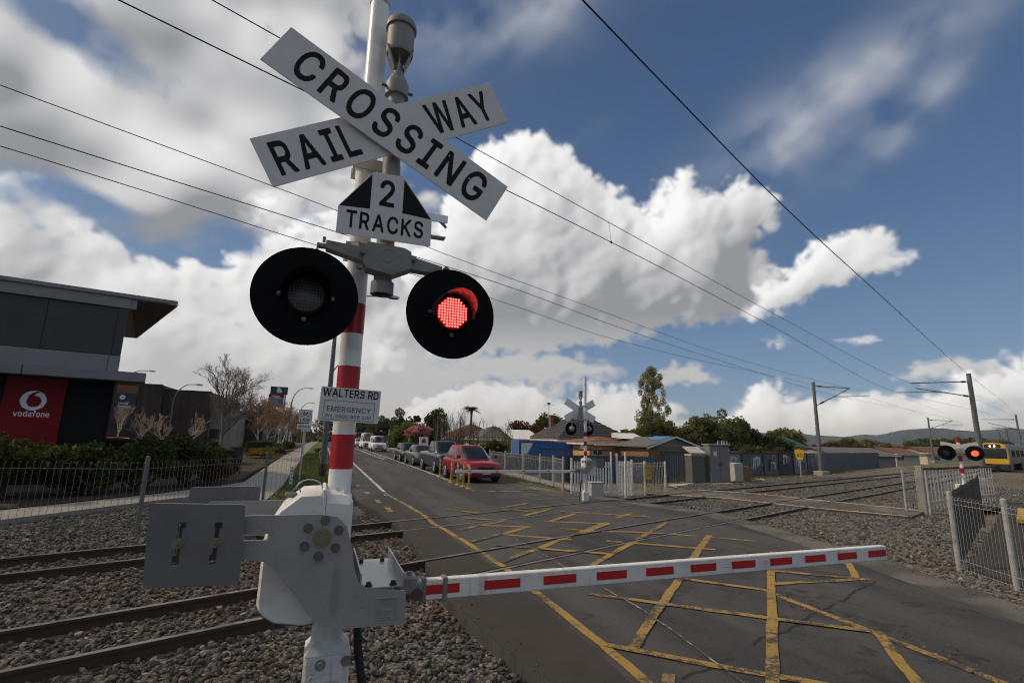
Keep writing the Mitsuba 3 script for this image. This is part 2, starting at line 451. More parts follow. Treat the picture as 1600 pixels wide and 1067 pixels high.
flat("aluminium", (0.55, 0.58, 0.63), 0.32, 0.75)
flat("bolt_metal", (0.15, 0.145, 0.13), 0.35, 0.7)
flat("brass_bolt", (0.27, 0.25, 0.18), 0.3, 0.8)
flat("black_rubber", (0.014, 0.014, 0.015), 0.7)
flat("stripe_red", (0.42, 0.012, 0.014), 0.38)
flat("tape_grey", (0.16, 0.15, 0.14), 0.6)
flat("lens_dark", (0.06, 0.05, 0.04), 0.22, 0.0, 0.5, 0.6)
flat("lens_dot", (0.09, 0.077, 0.063), 0.25)
flat("lens_red", (0.25, 0.008, 0.008), 0.25)
flat("print_grey", (0.10, 0.10, 0.11), 0.6)
# ------------------------------------------------------------------ level crossing signals and barrier gates
def led_disc(cx, cz, r, step, dot, y, n=6):
    ms = []
    k = int(r / step) + 1
    for i in range(-k, k + 1):
        for j in range(-k, k + 1):
            x, z = i * step, j * step
            if x * x + z * z < (r - dot) ** 2:
                c = circle2(cx + x, cz + z, dot, n)
                ms.append(exz(c, y - 0.003, y))
    return cat(ms)


def hood(cx, cz, r, y0, length, a0=-12, a1=192, t=0.0025):
    """A visor: part of a tube over the lens, longest at the top, its edge cut back towards the sides."""
    n = 26
    rows = []
    for k in range(n + 1):
        a = math.radians(a0 + (a1 - a0) * k / n)
        s = max(0.0, math.sin(a))
        ln = length * (0.30 + 0.70 * s ** 0.7)
        rows.append((math.cos(a), math.sin(a), ln))
    v, f = [], []
    for rr in (r, r + t):
        for c, s, ln in rows:
            v += [(cx + rr * c, y0, cz + rr * s), (cx + rr * c * 1.02, y0 - ln, cz + rr * s * 1.02 - 0.10 * ln)]
    m = 2 * (n + 1)
    for k in range(n):
        a, b, c, d = 2 * k, 2 * k + 1, 2 * k + 3, 2 * k + 2
        f += [[a, b, c], [a, c, d], [a + m, c + m, b + m], [a + m, d + m, c + m], [b, b + m, c + m], [b, c + m, c]]
    for k in (0, n):
        a, b = 2 * k, 2 * k + 1
        f += [[a, b, b + m], [a, b + m, a + m]]
    return trimesh.Trimesh(np.array(v), f, process=False)


def signal_head(t, cx, cz, lit, yaw, y=-0.20, r=0.228, under=None):
    """Round black backboard with a hooded lens; local coordinates of the signal, facing -y."""
    ring = lambda m: rotz(m, yaw, (cx, y, 0))  # noqa: E731
    h = t.put("signal_head", ring(cat(cyl((cx, y + 0.004, cz), (cx, y - 0.004, cz), r, n=64), tube([(cx + (r - 0.004) * math.cos(a), y, cz + (r - 0.004) * math.sin(a)) for a in np.linspace(0, 2 * math.pi, 49)], 0.0055, 6))), "disc_black", smooth=35,
              label="black round backboard with a lit red lamp" if lit else "black round backboard with its lamp unlit")
    t.put("lamp_housing", ring(lathe_y([(0.0, 0.16), (0.05, 0.155), (0.085, 0.11), (0.096, 0.05), (0.1, 0.004)], cx, y, cz)), "cast_grey", smooth=40, under=h)
    t.put("bezel", ring(lathe_y([(0.083, -0.004), (0.1, -0.004), (0.1, -0.012), (0.094, -0.02), (0.083, -0.02), (0.083, -0.004)], cx, y, cz)), "disc_black", smooth=30, under=h)
    t.put("lens", ring(lathe_y([(0.0, -0.022), (0.04, -0.019), (0.07, -0.012), (0.084, -0.004)], cx, y, cz)), "lens_red" if lit else "lens_dark", smooth=True, under=h)
    dots = ring(led_disc(cx, cz, 0.081, 0.0138, 0.0052 if lit else 0.0045, y - 0.0215))
    if lit:
        t.put("lamp_glow", dots, "lens_red", under=h, emitter={"type": "area", "radiance": {"type": "rgb", "value": [3.3, 0.22, 0.19]}})
    else:
        t.put("lens_grid", dots, "lens_dot", under=h)
    t.put("hood", ring(hood(cx, cz, 0.101, y - 0.006, 0.17)), "disc_black" if not lit else "hood_black", smooth=30, under=h)
    for a in (95, 183, -2, 270):
        ax, az = cx + 0.112 * math.cos(math.radians(a)), cz + 0.112 * math.sin(math.radians(a))
        t.put("bolt", ring(cat(cyl((ax, y - 0.004, az), (ax, y - 0.014, az), 0.011, n=6), cyl((ax, y - 0.014, az), (ax, y - 0.026, az), 0.005, n=8))), "bolt_metal", under=h)
    return h


def lathe_y(profile, cx, y, cz, n=28):
    """(radius, offset along y) turned about an axis parallel to y."""
    m = lathe([(r, o) for r, o in profile], n=n)
    v = np.array(m.vertices)
    return trimesh.Trimesh(np.stack([v[:, 0] + cx, v[:, 2] + y, v[:, 1] + cz], 1), np.array(m.faces)[:, ::-1], process=False)


def bolt_y(cx, y, cz, r=0.012, h=0.01, stud=0.0):
    ms = [cyl((cx, y, cz), (cx, y - h * 0.25, cz), r * 1.35, n=16), cyl((cx, y - h * 0.25, cz), (cx, y - h, cz), r, n=6)]
    if stud:
        ms.append(cyl((cx, y - h, cz), (cx, y - h - stud, cz), r * 0.55, n=10))
    return cat(ms)


flat("bare_sheet", (0.66, 0.66, 0.66), 0.6)
flat("hood_black", (0.03, 0.03, 0.032), 0.32, spec=0.6)


def crossing_signal(label, at, rot, group, lit=(False, True), sink=0.0, detail=True, dz=0.0, sign=True, low=0.0, drop=0.0):
    t = Thing("crossing_signal", label, "railway crossing signal", group, at, rot)
    # the mast
    t.put("mast", cat(cyl((0, 0, 1.0 - sink - low), (0, 0, 4.45), 0.053, n=32), tube([(0.0535 * math.cos(a), 0.0535 * math.sin(a), 4.44) for a in np.linspace(0, 2 * math.pi, 25)], 0.004, 5)), "mast_white", smooth=40)
    t.put("mast_cap", lathe([(0.0, 4.452), (0.051, 4.452), (0.055, 4.444), (0.055, 4.432)], n=28), "cast_grey", smooth=30)
    for z0, z1 in ((2.50, 2.655), (2.175, 2.335), (1.845, 2.005)):
        t.put("red_band", cyl((0, 0, z0 + dz), (0, 0, z1 + dz), 0.0542, n=32), "mast_red", smooth=40)
    # cast base with its bolted flange
    t.put("base", cat(cham(-0.088, 0.102, -0.10, 0.09, -0.12 - sink, 1.075 + dz - low, 0.012), hull([(x, y, z) for x, y, z in ((-0.088, -0.1, 1.07 + dz - low), (0.102, -0.1, 1.07 + dz - low), (-0.088, 0.09, 1.07 + dz - low), (0.102, 0.09, 1.07 + dz - low), (-0.05, -0.06, 1.115 + dz - low), (0.06, -0.06, 1.115 + dz - low), (-0.05, 0.06, 1.115 + dz - low), (0.06, 0.06, 1.115 + dz - low))]), lathe([(0.066, 1.09 + dz - low), (0.064, 1.19 + dz), (0.0, 1.19 + dz)], n=28)), "white_paint", smooth=30)
    t.put("base_panel", exz(sg.box(-0.05, -0.1 - sink, 0.07, 0.985 + dz - low).buffer(0.012).difference(sg.box(-0.035, -0.09 - sink, 0.055, 0.965 + dz - low).buffer(0.006)), -0.112, -0.1), "white_paint")
    for bx_, bz_ in ((-0.02, 1.035), (0.085, 1.04), (-0.02, 0.4), (0.085, 0.4)):
        t.put("base_bolt", bolt_y(bx_, -0.10, bz_ + dz - low * (bz_ > 0.9), 0.016, 0.02), "cast_grey")
    # second pipe carrying signs and bell
    px_, py_ = 0.118, -0.12
    start = len(scene)
    t.put("sign_pipe", cat(cyl((px_, py_, 2.69), (px_, py_, 3.80 - drop), 0.0445, n=28, caps=False), lathe([(0.0445, 2.69), (0.056, 2.69), (0.056, 2.75), (0.0445, 2.76)], (px_, py_, 0), 28)), "cast_grey", smooth=35)
    t.put("pipe_mouth", cyl((px_, py_, 2.70), (px_, py_, 2.701), 0.043, n=24), "black_rubber")
    for z in (2.93, 3.40):
        t.put("pipe_clamp", cat(box(-0.07, 0.17, -0.075, -0.062, z - 0.03, z + 0.03), cyl((-0.062, -0.06, z), (-0.062, 0.06, z), 0.006, n=6), cyl((0.066, -0.06, z), (0.066, 0.06, z), 0.006, n=6), box(-0.075, 0.075, 0.058, 0.066, z - 0.03, z + 0.03)), "galvanised")
    # the bell: gong cup on two splayed straps above a collar
    bell = t.put("bell", lathe([(0.0, 4.045), (0.068, 4.045), (0.073, 4.06), (0.073, 4.20), (0.083, 4.205), (0.083, 4.225), (0.075, 4.25), (0.05, 4.262), (0.0, 4.265)], (px_, py_, 0), 36), "cast_grey", smooth=30)
    t.put("bell_neck", lathe([(0.0, 3.79), (0.062, 3.79), (0.062, 3.862), (0.055, 3.875), (0.050, 3.89), (0.028, 3.935), (0.022, 3.96), (0.022, 3.99), (0.0, 4.0)], (px_, py_, 0), 30), "cast_grey", smooth=30, under=bell)
    for s in (-1, 1):
        strap = hull([(px_ + s * 0.018, py_ - 0.03, 3.95), (px_ + s * 0.028, py_ + 0.03, 3.95), (px_ + s * 0.018, py_ + 0.03, 3.95), (px_ + s * 0.028, py_ - 0.03, 3.95), (px_ + s * 0.071, py_ - 0.045, 4.07), (px_ + s * 0.061, py_ - 0.045, 4.07), (px_ + s * 0.071, py_ + 0.045, 4.07), (px_ + s * 0.061, py_ + 0.045, 4.07)])
        t.put("bell_strap", strap, "cast_grey", under=bell)
    t.put("bell_rod", cyl((px_, py_ - 0.02, 3.95), (px_, py_ - 0.02, 4.06), 0.004, n=6), "galvanised", under=bell)
    t.put("bell_bolt", cyl((px_ + 0.06, py_, 3.83), (px_ + 0.085, py_, 3.83), 0.008, n=6), "bolt_metal", under=bell)
    t.put("bell_bolt", cyl((px_ - 0.085, py_ - 0.03, 3.83), (px_ - 0.05, py_ - 0.02, 3.83), 0.008, n=6), "bolt_metal", under=bell)
    # crossbuck blades
    cx, cz = 0.102, 3.557
    b2 = t.put("crossbuck_blade", spin_y(cham(cx - 0.66, cx + 0.66, -0.184, -0.178, cz - 0.126, cz + 0.126, 0.0015), 29.0, cx, cz), "sign_face", label="blade reading RAIL WAY")
    b1 = t.put("crossbuck_blade", spin_y(cham(cx - 0.655, cx + 0.655, -0.204, -0.198, cz - 0.124, cz + 0.124, 0.0015), -28.0, cx, cz), "sign_face", label="blade reading CROSSING")
    t.put("sign_back", spin_y(cham(cx - 0.65, cx + 0.65, -0.1775, -0.1765, cz - 0.12, cz + 0.12, 0.0003), 29.0, cx, cz), "bare_sheet", under=b2)
    t.put("sign_back", spin_y(cham(cx - 0.645, cx + 0.645, -0.1975, -0.1965, cz - 0.118, cz + 0.118, 0.0003), -28.0, cx, cz), "bare_sheet", under=b1)
    if detail:
        t.put("lettering", spin_y(mv(words("CROSSING", 0.168, 1.09, gap=0.32), cx + 0.013, -0.2042, cz + 0.004), -28.0, cx, cz), "sign_black", under=b1)
        t.put("lettering", spin_y(mv(words("RAIL", 0.163, 0.405, gap=0.26), cx - 0.3975, -0.1842, cz), 29.0, cx, cz), "sign_black", under=b2)
        t.put("lettering", spin_y(mv(words("WAY", 0.163, 0.375, gap=0.2), cx + 0.402, -0.1842, cz), 29.0, cx, cz), "sign_black", under=b2)
        rv = [bolt_y(cx + s, -0.204, cz + z, 0.0036, 0.003) for s, z in ((-0.43, -0.105), (-0.25, 0.03), (-0.09, 0.1), (-0.12, -0.105), (0.13, -0.11), (0.12, 0.105), (0.30, -0.09), (0.31, 0.06), (0.46, 0.02), (0.5, -0.105))]
        t.put("rivets", spin_y(cat(rv), -28.0, cx, cz), "aluminium", under=b1, kind="stuff")
        rv = [bolt_y(cx + s, -0.184, cz + z, 0.0036, 0.003) for s, z in ((-0.42, 0.1), (-0.22, -0.1), (0.29, 0.1), (0.46, -0.1))]
        t.put("rivets", spin_y(cat(rv), 29.0, cx, cz), "aluminium", under=b2, kind="stuff")
    if drop:        # the far signal carries its crossbuck and bell lower
        for key in list(scene)[start:]:
            if isinstance(scene[key], dict) and key.startswith(t.key) and "pipe" not in key:
                scene[key]["to_world"] = T().translate([0, 0, -drop])
    # aluminium brackets behind the blades, reaching towards the road
    t.put("blade_bracket", cat(box(0.16, 0.40, -0.06, -0.02, 3.172, 3.178), box(0.16, 0.42, -0.176, -0.168, 3.10, 3.14), box(0.20, 0.43, -0.10, -0.05, 3.05, 3.056), hull([(0.40, -0.06, 3.17), (0.44, -0.03, 3.13), (0.40, -0.02, 3.17), (0.44, -0.06, 3.13), (0.41, -0.06, 3.18), (0.45, -0.03, 3.14)])), "aluminium")
    # the "2 TRACKS" plate
    if sign:
        lo = sg.Polygon([(-0.122, 2.945), (0.331, 2.945), (0.331, 3.088), (0.177, 3.297), (0.027, 3.288), (-0.122, 3.082)]).buffer(-0.006).buffer(0.006)
        tp = t.put("track_count_sign", exz(lo, -0.206, -0.200), "sign_face")
        if detail:
            t.put("black_corner", exz([(-0.117, 3.084), (0.024, 3.092), (0.024, 3.276)], -0.2072, -0.206), "sign_black", under=tp)
            t.put("black_corner", exz([(0.181, 3.279), (0.181, 3.098), (0.326, 3.090)], -0.2072, -0.206), "sign_black", under=tp)
            t.put("lettering", mv(words("2", 0.132, 0.072), 0.102, -0.206, 3.188), "sign_black", under=tp)
            t.put("lettering", mv(words("TRACKS", 0.084, 0.372, gap=0.24), 0.104, -0.206, 3.025), "sign_black", under=tp)
            t.put("rivets", cat([bolt_y(x, -0.206, 2.962, 0.0034, 0.003) for x in (-0.10, 0.04, 0.17, 0.31)]), "aluminium", under=tp, kind="stuff")
    # cross arm: cast junction box with a wedge arm and a conduit to each head
    jb = t.put("junction_box", cat(exz(sg.Polygon([(0.028, 2.915), (0.20, 2.908), (0.232, 2.895), (0.238, 2.82), (0.15, 2.775), (0.035, 2.795), (0.018, 2.815)]).buffer(-0.006).buffer(0.012), -0.215, -0.12), lathe_y([(0.034, -0.0), (0.036, -0.003), (0.032, -0.005), (0.03, -0.0)], 0.125, -0.213, 2.862)), "cast_grey", smooth=25)
    for x, z in ((0.012, 2.868), (0.0, 2.79), (0.25, 2.868)):
        t.put("cover_bolt", bolt_y(x, -0.205, z, 0.012, 0.014), "bolt_metal", under=jb)
    t.put("pipe_union", lathe([(0.05, 2.90), (0.055, 2.905), (0.055, 2.93), (0.046, 2.945)], (px_, py_, 0), 24), "cast_grey", smooth=30, under=jb)
    t.put("cable_boss", cyl((-0.03, -0.1, 2.915), (0.06, -0.04, 2.925), 0.042, n=18), "cast_grey", smooth=40)
    t.put("arm", cat(hull([(x, y, z) for x, zs in ((-0.16, (2.868, 2.905)), (0.02, (2.825, 2.895))) for y in (-0.195, -0.13) for z in zs]), cyl((-0.20, -0.16, 2.885), (-0.15, -0.16, 2.885), 0.014, n=10), cyl((-0.17, -0.16, 2.905), (-0.17, -0.16, 2.93), 0.008, n=6)), "cast_grey")
    t.put("arm", cat(hull([(x, y, z) for x, zs in ((0.40, (2.812, 2.852)), (0.238, (2.818, 2.885))) for y in (-0.195, -0.13) for z in zs]), cyl((0.40, -0.16, 2.835), (0.46, -0.16, 2.80), 0.014, n=10)), "cast_grey")
    for (hx, hz), on, yaw in zip(((-0.222, 2.622), (0.457, 2.612)), lit, (4, 4)):
        t.put("conduit", tube([(hx * 0.9 + 0.01, -0.16, 2.86), (hx, -0.14, 2.83), (hx, -0.10, 2.76), (hx, -0.09, 2.64)], 0.016, 8), "cast_grey", smooth=True)
        signal_head(t, hx, hz, on, yaw)
    # road name plate
    if sign:
        npl = t.put("name_plate", spin_y(cham(-0.123, 0.149, -0.106, -0.101, 2.062 + dz, 2.219 + dz, 0.001), -2.0, 0.013, 2.14), "sign_face", label="plate naming the road with an emergency telephone number")
        if detail:
            t.put("lettering", spin_y(mv(words("WALTERS RD", 0.036, 0.252, 0.001, gap=0.12), 0.013, -0.106, 2.194 + dz), -2.0, 0.013, 2.14), "sign_black", under=npl)
            fr = sg.box(-0.103, 2.069, 0.127, 2.158).difference(sg.box(-0.1005, 2.0715, 0.1245, 2.1555))
            t.put("frame_line", spin_y(exz(shapely.affinity.translate(fr, 0, dz), -0.1068, -0.106), -2.0, 0.013, 2.14), "print_grey", under=npl)
            t.put("lettering", spin_y(mv(words("EMERGENCY", 0.024, 0.20, 0.001, gap=0.2), 0.012, -0.106, 2.119 + dz), -2.0, 0.013, 2.14), "print_grey", under=npl)
            t.put("lettering", spin_y(mv(words("PH. 0800 808 400", 0.0155, 0.205, 0.001, gap=0.2), 0.012, -0.106, 2.086 + dz), -2.0, 0.013, 2.14), "print_grey", under=npl)
    t.put("cable_pipe", tube([(0.13, 0.0, 1.15 + dz), (0.14, 0.0, 1.05 + dz), (0.20, 0.02, 0.75), (0.27, 0.05, 0.1), (0.29, 0.06, -0.15 - sink)], 0.019, 10), "black_rubber", smooth=True)
    return t


def slotted(p, slots):
    for x, z0, z1, w in slots:
        p = p.difference(sg.box(x - w / 2, z0, x + w / 2, z1).buffer(0.004))
    return p


def barrier_gate(label, at, rot, group, arm_to, far=False, dz=0.0):
    t = Thing("barrier_gate", label, "level crossing barrier", group, at, rot)
    D = lambda m: mv(m, 0, 0, dz)  # noqa: E731
    # drive housing with a bolted lid
    prof = [(-0.285, 1.335), (-0.285, 1.58), (-0.27, 1.64), (-0.235, 1.70), (-0.155, 1.762), (-0.075, 1.765), (-0.06, 1.75), (-0.06, 1.245), (-0.10, 1.238), (-0.215, 1.258), (-0.258, 1.285), (-0.278, 1.31)]
    hs = hull([(x, y, z) for x, z in prof for y in (-0.24, 0.05)] + [(-0.165 + (x + 0.165) * 0.90, y, 1.5 + (z - 1.5) * 0.94) for x, z in prof for y in (-0.264, 0.075)])
    bd = hull([(x, y, z) for x, z in [(-0.056, 1.755), (0.03, 1.745), (0.055, 1.72), (0.055, 1.28), (0.03, 1.26), (-0.056, 1.26)] for y in (-0.235, 0.045)] + [(x, y, z) for x, z in [(-0.056, 1.72), (0.04, 1.71), (0.04, 1.30), (-0.056, 1.29)] for y in (-0.262, 0.07)])
    h = t.put("drive_housing", D(bd), "white_paint", smooth=30)
    t.put("lid", D(cat(hs, cham(-0.074, -0.058, -0.268, 0.08, 1.27, 1.775, 0.004))), "white_paint", smooth=32, under=h)
    t.put("lid_rib", D(cham(-0.118, -0.108, -0.272, -0.25, 1.33, 1.70, 0.003)), "white_paint", under=h)
    t.put("handle", D(tube([(-0.13 + 0.055 * math.cos(a) + 0.0, -0.15, 1.765 + 0.042 * math.sin(a)) for a in np.linspace(0.05, math.pi - 0.05, 14)], 0.0035, 6)), "galvanised", smooth=True, under=h)
    t.put("padlock", D(cat(cham(-0.225, -0.175, -0.20, -0.175, 1.735, 1.757, 0.006), tube([(-0.18 + 0.016 * math.cos(a), -0.188, 1.757 + 0.018 * math.sin(a)) for a in np.linspace(0, math.pi, 9)], 0.003, 6))), "cast_grey", under=h)
    t.put("lid_knob", D(cyl((-0.01, -0.1, 1.745), (-0.01, -0.1, 1.772), 0.011, n=8)), "white_paint", under=h)
    t.put("lid_knob", D(cyl((0.02, -0.18, 1.74), (0.02, -0.18, 1.765), 0.009, n=8)), "white_paint", under=h)
    # clamp holding the housing to the mast
    t.put("mast_clamp", D(cat(cyl((0.0, -0.07, 1.64), (0.088, -0.07, 1.64), 0.036, n=18), cyl((0.088, -0.07, 1.64), (0.097, -0.07, 1.64), 0.028, n=6), box(0.02, 0.062, -0.068, 0.072, 1.605, 1.675))), "plate_grey", smooth=30)
    t.put("lower_clamp", D(cyl((0.02, -0.07, 1.46), (0.075, -0.07, 1.46), 0.026, n=14)), "plate_grey", smooth=30)
    # pair of support plates on the shaft
    sp = sg.Polygon([(-0.56, 1.690), (-0.07, 1.686), (-0.01, 1.675), (0.03, 1.635), (0.049, 1.575), (0.078, 1.455), (0.094, 1.418), (0.125, 1.395), (0.165, 1.388), (0.284, 1.374), (0.289, 1.247), (0.018, 1.252), (-0.035, 1.266), (-0.085, 1.312), (-0.222, 1.486), (-0.262, 1.517), (-0.34, 1.530), (-0.56, 1.536)]).buffer(-0.008).buffer(0.008)
    sp = sp.difference(sg.box(-0.40, 1.600, -0.262, 1.617).buffer(0.003))
    Yn, Yf = -0.35, 0.14
    plate = []
    for Y in (Yn, Yf):
        k = t.put("support_plate", D(exz(sp, Y, Y + 0.012)), "plate_grey")
        plate.append(k)
        front = Y if Y == Yn else Y + 0.012
        s = 1 if Y == Yn else -1
        hub = []
        for a in range(6):
            ax, az = -0.063 + 0.068 * math.sin(math.radians(60 * a + 6)), 1.596 + 0.068 * math.cos(math.radians(60 * a + 6))
            hub.append(bolt_y(ax, 0, az, 0.0135, 0.018))
        hb = cat(hub)
        if s < 0:
            hb.vertices[:, 1] *= -1
            hb.invert()
        for piece in ([mv(q, 0, front, 0) for q in hub] if s > 0 else [mv(hb, 0, front, 0)]):
            t.put("hub_bolt", D(piece), "bolt_metal", under=k, smooth=30, kind=None if s > 0 else "stuff")
        pin = cat(cyl((-0.063, 0, 1.596), (-0.063, -0.005, 1.596), 0.036, n=24), bolt_y(-0.063, -0.005, 1.596, 0.02, 0.022, 0.012))
        if s < 0:
            pin.vertices[:, 1] *= -1
            pin.invert()
        t.put("shaft_nut", D(mv(pin, 0, front, 0)), "brass_bolt", under=k, smooth=30)
    t.put("shaft", D(cyl((-0.063, Yn, 1.596), (-0.063, Yf, 1.596), 0.022, n=18)), "cast_grey", smooth=30)
    fr = sg.box(0.165, 1.272, 0.252, 1.355).difference(sg.box(0.169, 1.276, 0.248, 1.351))
    mk = [sg.box(0.186, 1.318, 0.1885, 1.346), sg.box(0.197, 1.330, 0.2, 1.346), sg.box(0.205, 1.330, 0.208, 1.346), sg.box(0.214, 1.328, 0.217, 1.346), sg.box(0.214, 1.3435, 0.236, 1.346), sg.Polygon([(0.220, 1.321), (0.228, 1.321), (0.226, 1.333)]), sg.box(0.179, 1.29, 0.1815, 1.314), sg.box(0.1885, 1.287, 0.191, 1.308), sg.box(0.198, 1.30, 0.2, 1.308), sg.box(0.205, 1.29, 0.2075, 1.308), sg.box(0.205, 1.3055, 0.23, 1.308), sg.box(0.214, 1.297, 0.228, 1.299), sg.box(0.18, 1.281, 0.235, 1.2825)]
    t.put("embossed_mark", D(exz(shapely.ops.unary_union([fr] + mk), Yn - 0.005, Yn)), "plate_grey", under=plate[0])
    # counterweights, slotted and bolted on
    for Y, s in ((Yn - 0.046, 1), (Yf + 0.014, -1)):
        cw = sg.Polygon([(-0.655, 1.747), (-0.345, 1.735), (-0.337, 1.452), (-0.638, 1.462)] if s > 0 else [(-0.645, 1.752), (-0.352, 1.752), (-0.352, 1.44), (-0.645, 1.44)]).buffer(-0.014).buffer(0.014)
        if s > 0:
            cw = slotted(cw, [(-0.548, 1.545, 1.672, 0.006), (-0.430, 1.545, 1.668, 0.006), (-0.545, 1.660, 1.674, 0.017), (-0.428, 1.656, 1.670, 0.017), (-0.551, 1.533, 1.56, 0.015), (-0.434, 1.533, 1.558, 0.015)])
        w = t.put("counterweight", D(exz(cw, Y, Y + 0.014)), "weight_grey")
        if s > 0:
            inner = sg.Polygon([(-0.645, 1.738), (-0.350, 1.727), (-0.343, 1.46), (-0.630, 1.468)]).difference(shapely.ops.unary_union([sg.box(-0.572, 1.50, -0.524, 1.70), sg.box(-0.455, 1.50, -0.407, 1.695)]))
            t.put("inner_weight", D(exz(inner, Y + 0.0145, Y + 0.044)), "weight_grey", under=w)
        if s > 0:
            for x, z in ((-0.549, 1.607), (-0.432, 1.604)):
                t.put("bolt", D(bolt_y(x, Y, z, 0.014, 0.020, 0.045)), "brass_bolt", under=w, smooth=30)
    # aluminium channel across the plates and the clamp of the arm
    ch = cat(box(0.098, 0.275, Yn + 0.006, Yf + 0.02, 1.388, 1.394), box(0.098, 0.104, Yn + 0.004, Yf + 0.022, 1.3942, 1.45), box(0.269, 0.275, Yn + 0.004, Yf + 0.022, 1.3942, 1.444))
    c = t.put("channel", D(ch), "channel_metal")
    for x in (0.135, 0.235):
        t.put("bolt", D(cat(cyl((x, Yn + 0.03, 1.394), (x, Yn + 0.03, 1.398), 0.016, n=12), cyl((x, Yn + 0.03, 1.398), (x, Yn + 0.03, 1.41), 0.011, n=6))), "black_rubber", under=c)
        t.put("bolt", D(cyl((x, Yf - 0.04, 1.394), (x, Yf - 0.04, 1.408), 0.011, n=6)), "black_rubber", under=c)
    ya = -0.10
    t.put("arm_clamp", D(cat(cham(0.275, 0.37, ya - 0.055, ya + 0.055, 1.30, 1.375, 0.008), cham(0.35, 0.395, ya - 0.04, ya + 0.04, 1.265, 1.345, 0.006), cyl((0.335, ya - 0.02, 1.37), (0.335, ya - 0.02, 1.392), 0.012, n=6), box(0.282, 0.30, ya - 0.1, ya + 0.1, 1.31, 1.36))), "cast_grey", smooth=25)
    t.put("tail_lamp", D(cyl((0.37, ya - 0.05, 1.30), (0.37, ya - 0.066, 1.30), 0.026, n=16)), "lens_dark", smooth=30)
    a = t.put("arm", D(cat(cham(0.385, arm_to, ya - 0.024, ya + 0.024, 1.262, 1.350, 0.004), box(0.387, arm_to - 0.002, ya - 0.012, ya + 0.012, 1.2625, 1.3495))), "white_paint")
    x = 0.388
    for k in range(11 if not far else 5):
        if not far:
            x = (0.388, 0.699, 1.011, 1.316, 1.622, 1.920, 2.216, 2.510, 2.798, 3.082, 3.363)[k]
        x1 = x + (0.188 - 0.0017 * k) if not far else x + 0.11
        if x1 > arm_to + 0.02:
            break
        t.put("red_stripe", D(box(x, min(x1, arm_to), ya - 0.0256, ya - 0.0242, 1.286, 1.327) if not far else box(x, min(x1, arm_to), ya + 0.0242, ya + 0.0256, 1.292, 1.322)), "stripe_red", under=a)
        x += 0.92 if far else 0.0
    if not far:
        t.put("reflective_line", D(cat([box(0.6 + 0.31 * k, 0.69 + 0.31 * k, ya - 0.0248, ya - 0.0241, z, z + 0.004) for k in range(5, 10) for z in (1.298, 1.312)])), "galvanised", under=a, kind="stuff")
        for cx_ in (0.405, 0.505):
            t.put("strap", D(cham(cx_ - 0.012, cx_ + 0.012, ya - 0.028, ya + 0.028, 1.256, 1.357, 0.003)), "tape_grey", under=a)
    return t


NEAR = (0.1, 2.6, 0.0)
crossing_signal("foreground crossing signal on a red banded white mast, one lamp dark, one glowing red", NEAR, 0, "crossing signals facing the road traffic")
barrier_gate("lowered barrier in the foreground, its white arm with red stripes reaching across the near lane", NEAR, 0, "half barriers lowered across the road", 3.545)
FAR = (8.66, 15.85, -0.2)
crossing_signal("crossing signal seen from behind across the road, beside the white pedestrian gates", FAR, 180, "crossing signals facing the road traffic", lit=(False, False), detail=False, dz=-0.14, low=0.45, drop=0.30)
barrier_gate("lowered white barrier beyond the tracks, its arm in front of the red car", FAR, 180, "half barriers lowered across the road", 4.6, far=True, dz=-0.14)
# ------------------------------------------------------------------ the ground
TRACK_NEAR = [(-45, -11.4), (-20, -0.9), (-2.6, 6.35), (2, 8.2), (5, 9.45), (11, 11.85), (18.3, 14.72), (23.8, 16.8), (31.2, 19.6), (45, 24.9), (60, 30.5), (110, 48.5)]
TRACK_FAR = [(-45, -7.1), (-20, 3.4), (-2.5, 10.65), (2.5, 12.42), (8.5, 14.75), (16.5, 17.75), (26.2, 21.2), (43, 27.3), (60, 33.6), (110, 51.7)]
GAUGE = 1.2


def smooth_line(pts, step=0.8):
    p = np.asarray(pts, float)
    s = np.concatenate([[0], np.cumsum(np.linalg.norm(np.diff(p, axis=0), axis=1))])
    from scipy.interpolate import PchipInterpolator
    t = np.linspace(0, s[-1], int(s[-1] / step) + 1)
    return np.column_stack([PchipInterpolator(s, p[:, k])(t) for k in (0, 1)])


def offset(line, d):
    t = np.gradient(line, axis=0)
    t /= np.linalg.norm(t, axis=1, keepdims=True)
    return line + d * np.column_stack([-t[:, 1], t[:, 0]])


TN, TF = smooth_line(TRACK_NEAR), smooth_line(TRACK_FAR)
RAILS = [[offset(TN, GAUGE / 2), offset(TN, -GAUGE / 2)], [offset(TF, GAUGE / 2), offset(TF, -GAUGE / 2)]]
slots = shapely.ops.unary_union([sg.LineString(r).buffer(0.042, cap_style=2) for tr in RAILS for r in tr] + [sg.LineString(offset(c, s * (GAUGE / 2 - 0.066))).buffer(0.033, cap_style=2) for c in (TN, TF) for s in (1, -1)])

ROAD_L = [(2.6, -9), (2.1, 1.0), (1.96, 4.3), (1.82, 5.1), (1.66, 6.6), (1.78, 9.0), (1.82, 11.5), (1.6, 14.5), (1.15, 17.2), (1.1, 22), (1.1, 60), (1.2, 110), (2.5, 260)]
ROAD_R = [(7.2, -9), (8.0, 1.5), (8.85, 4.3), (9.6, 6.2), (10.2, 8.0), (10.8, 10.2), (11.2, 12.3), (10.5, 14.8), (9.6, 18.0), (9.1, 20.3), (8.75, 23), (8.75, 45), (8.9, 60), (9.6, 110), (12.5, 260)]
road_poly = sg.Polygon(ROAD_L + ROAD_R[::-1])


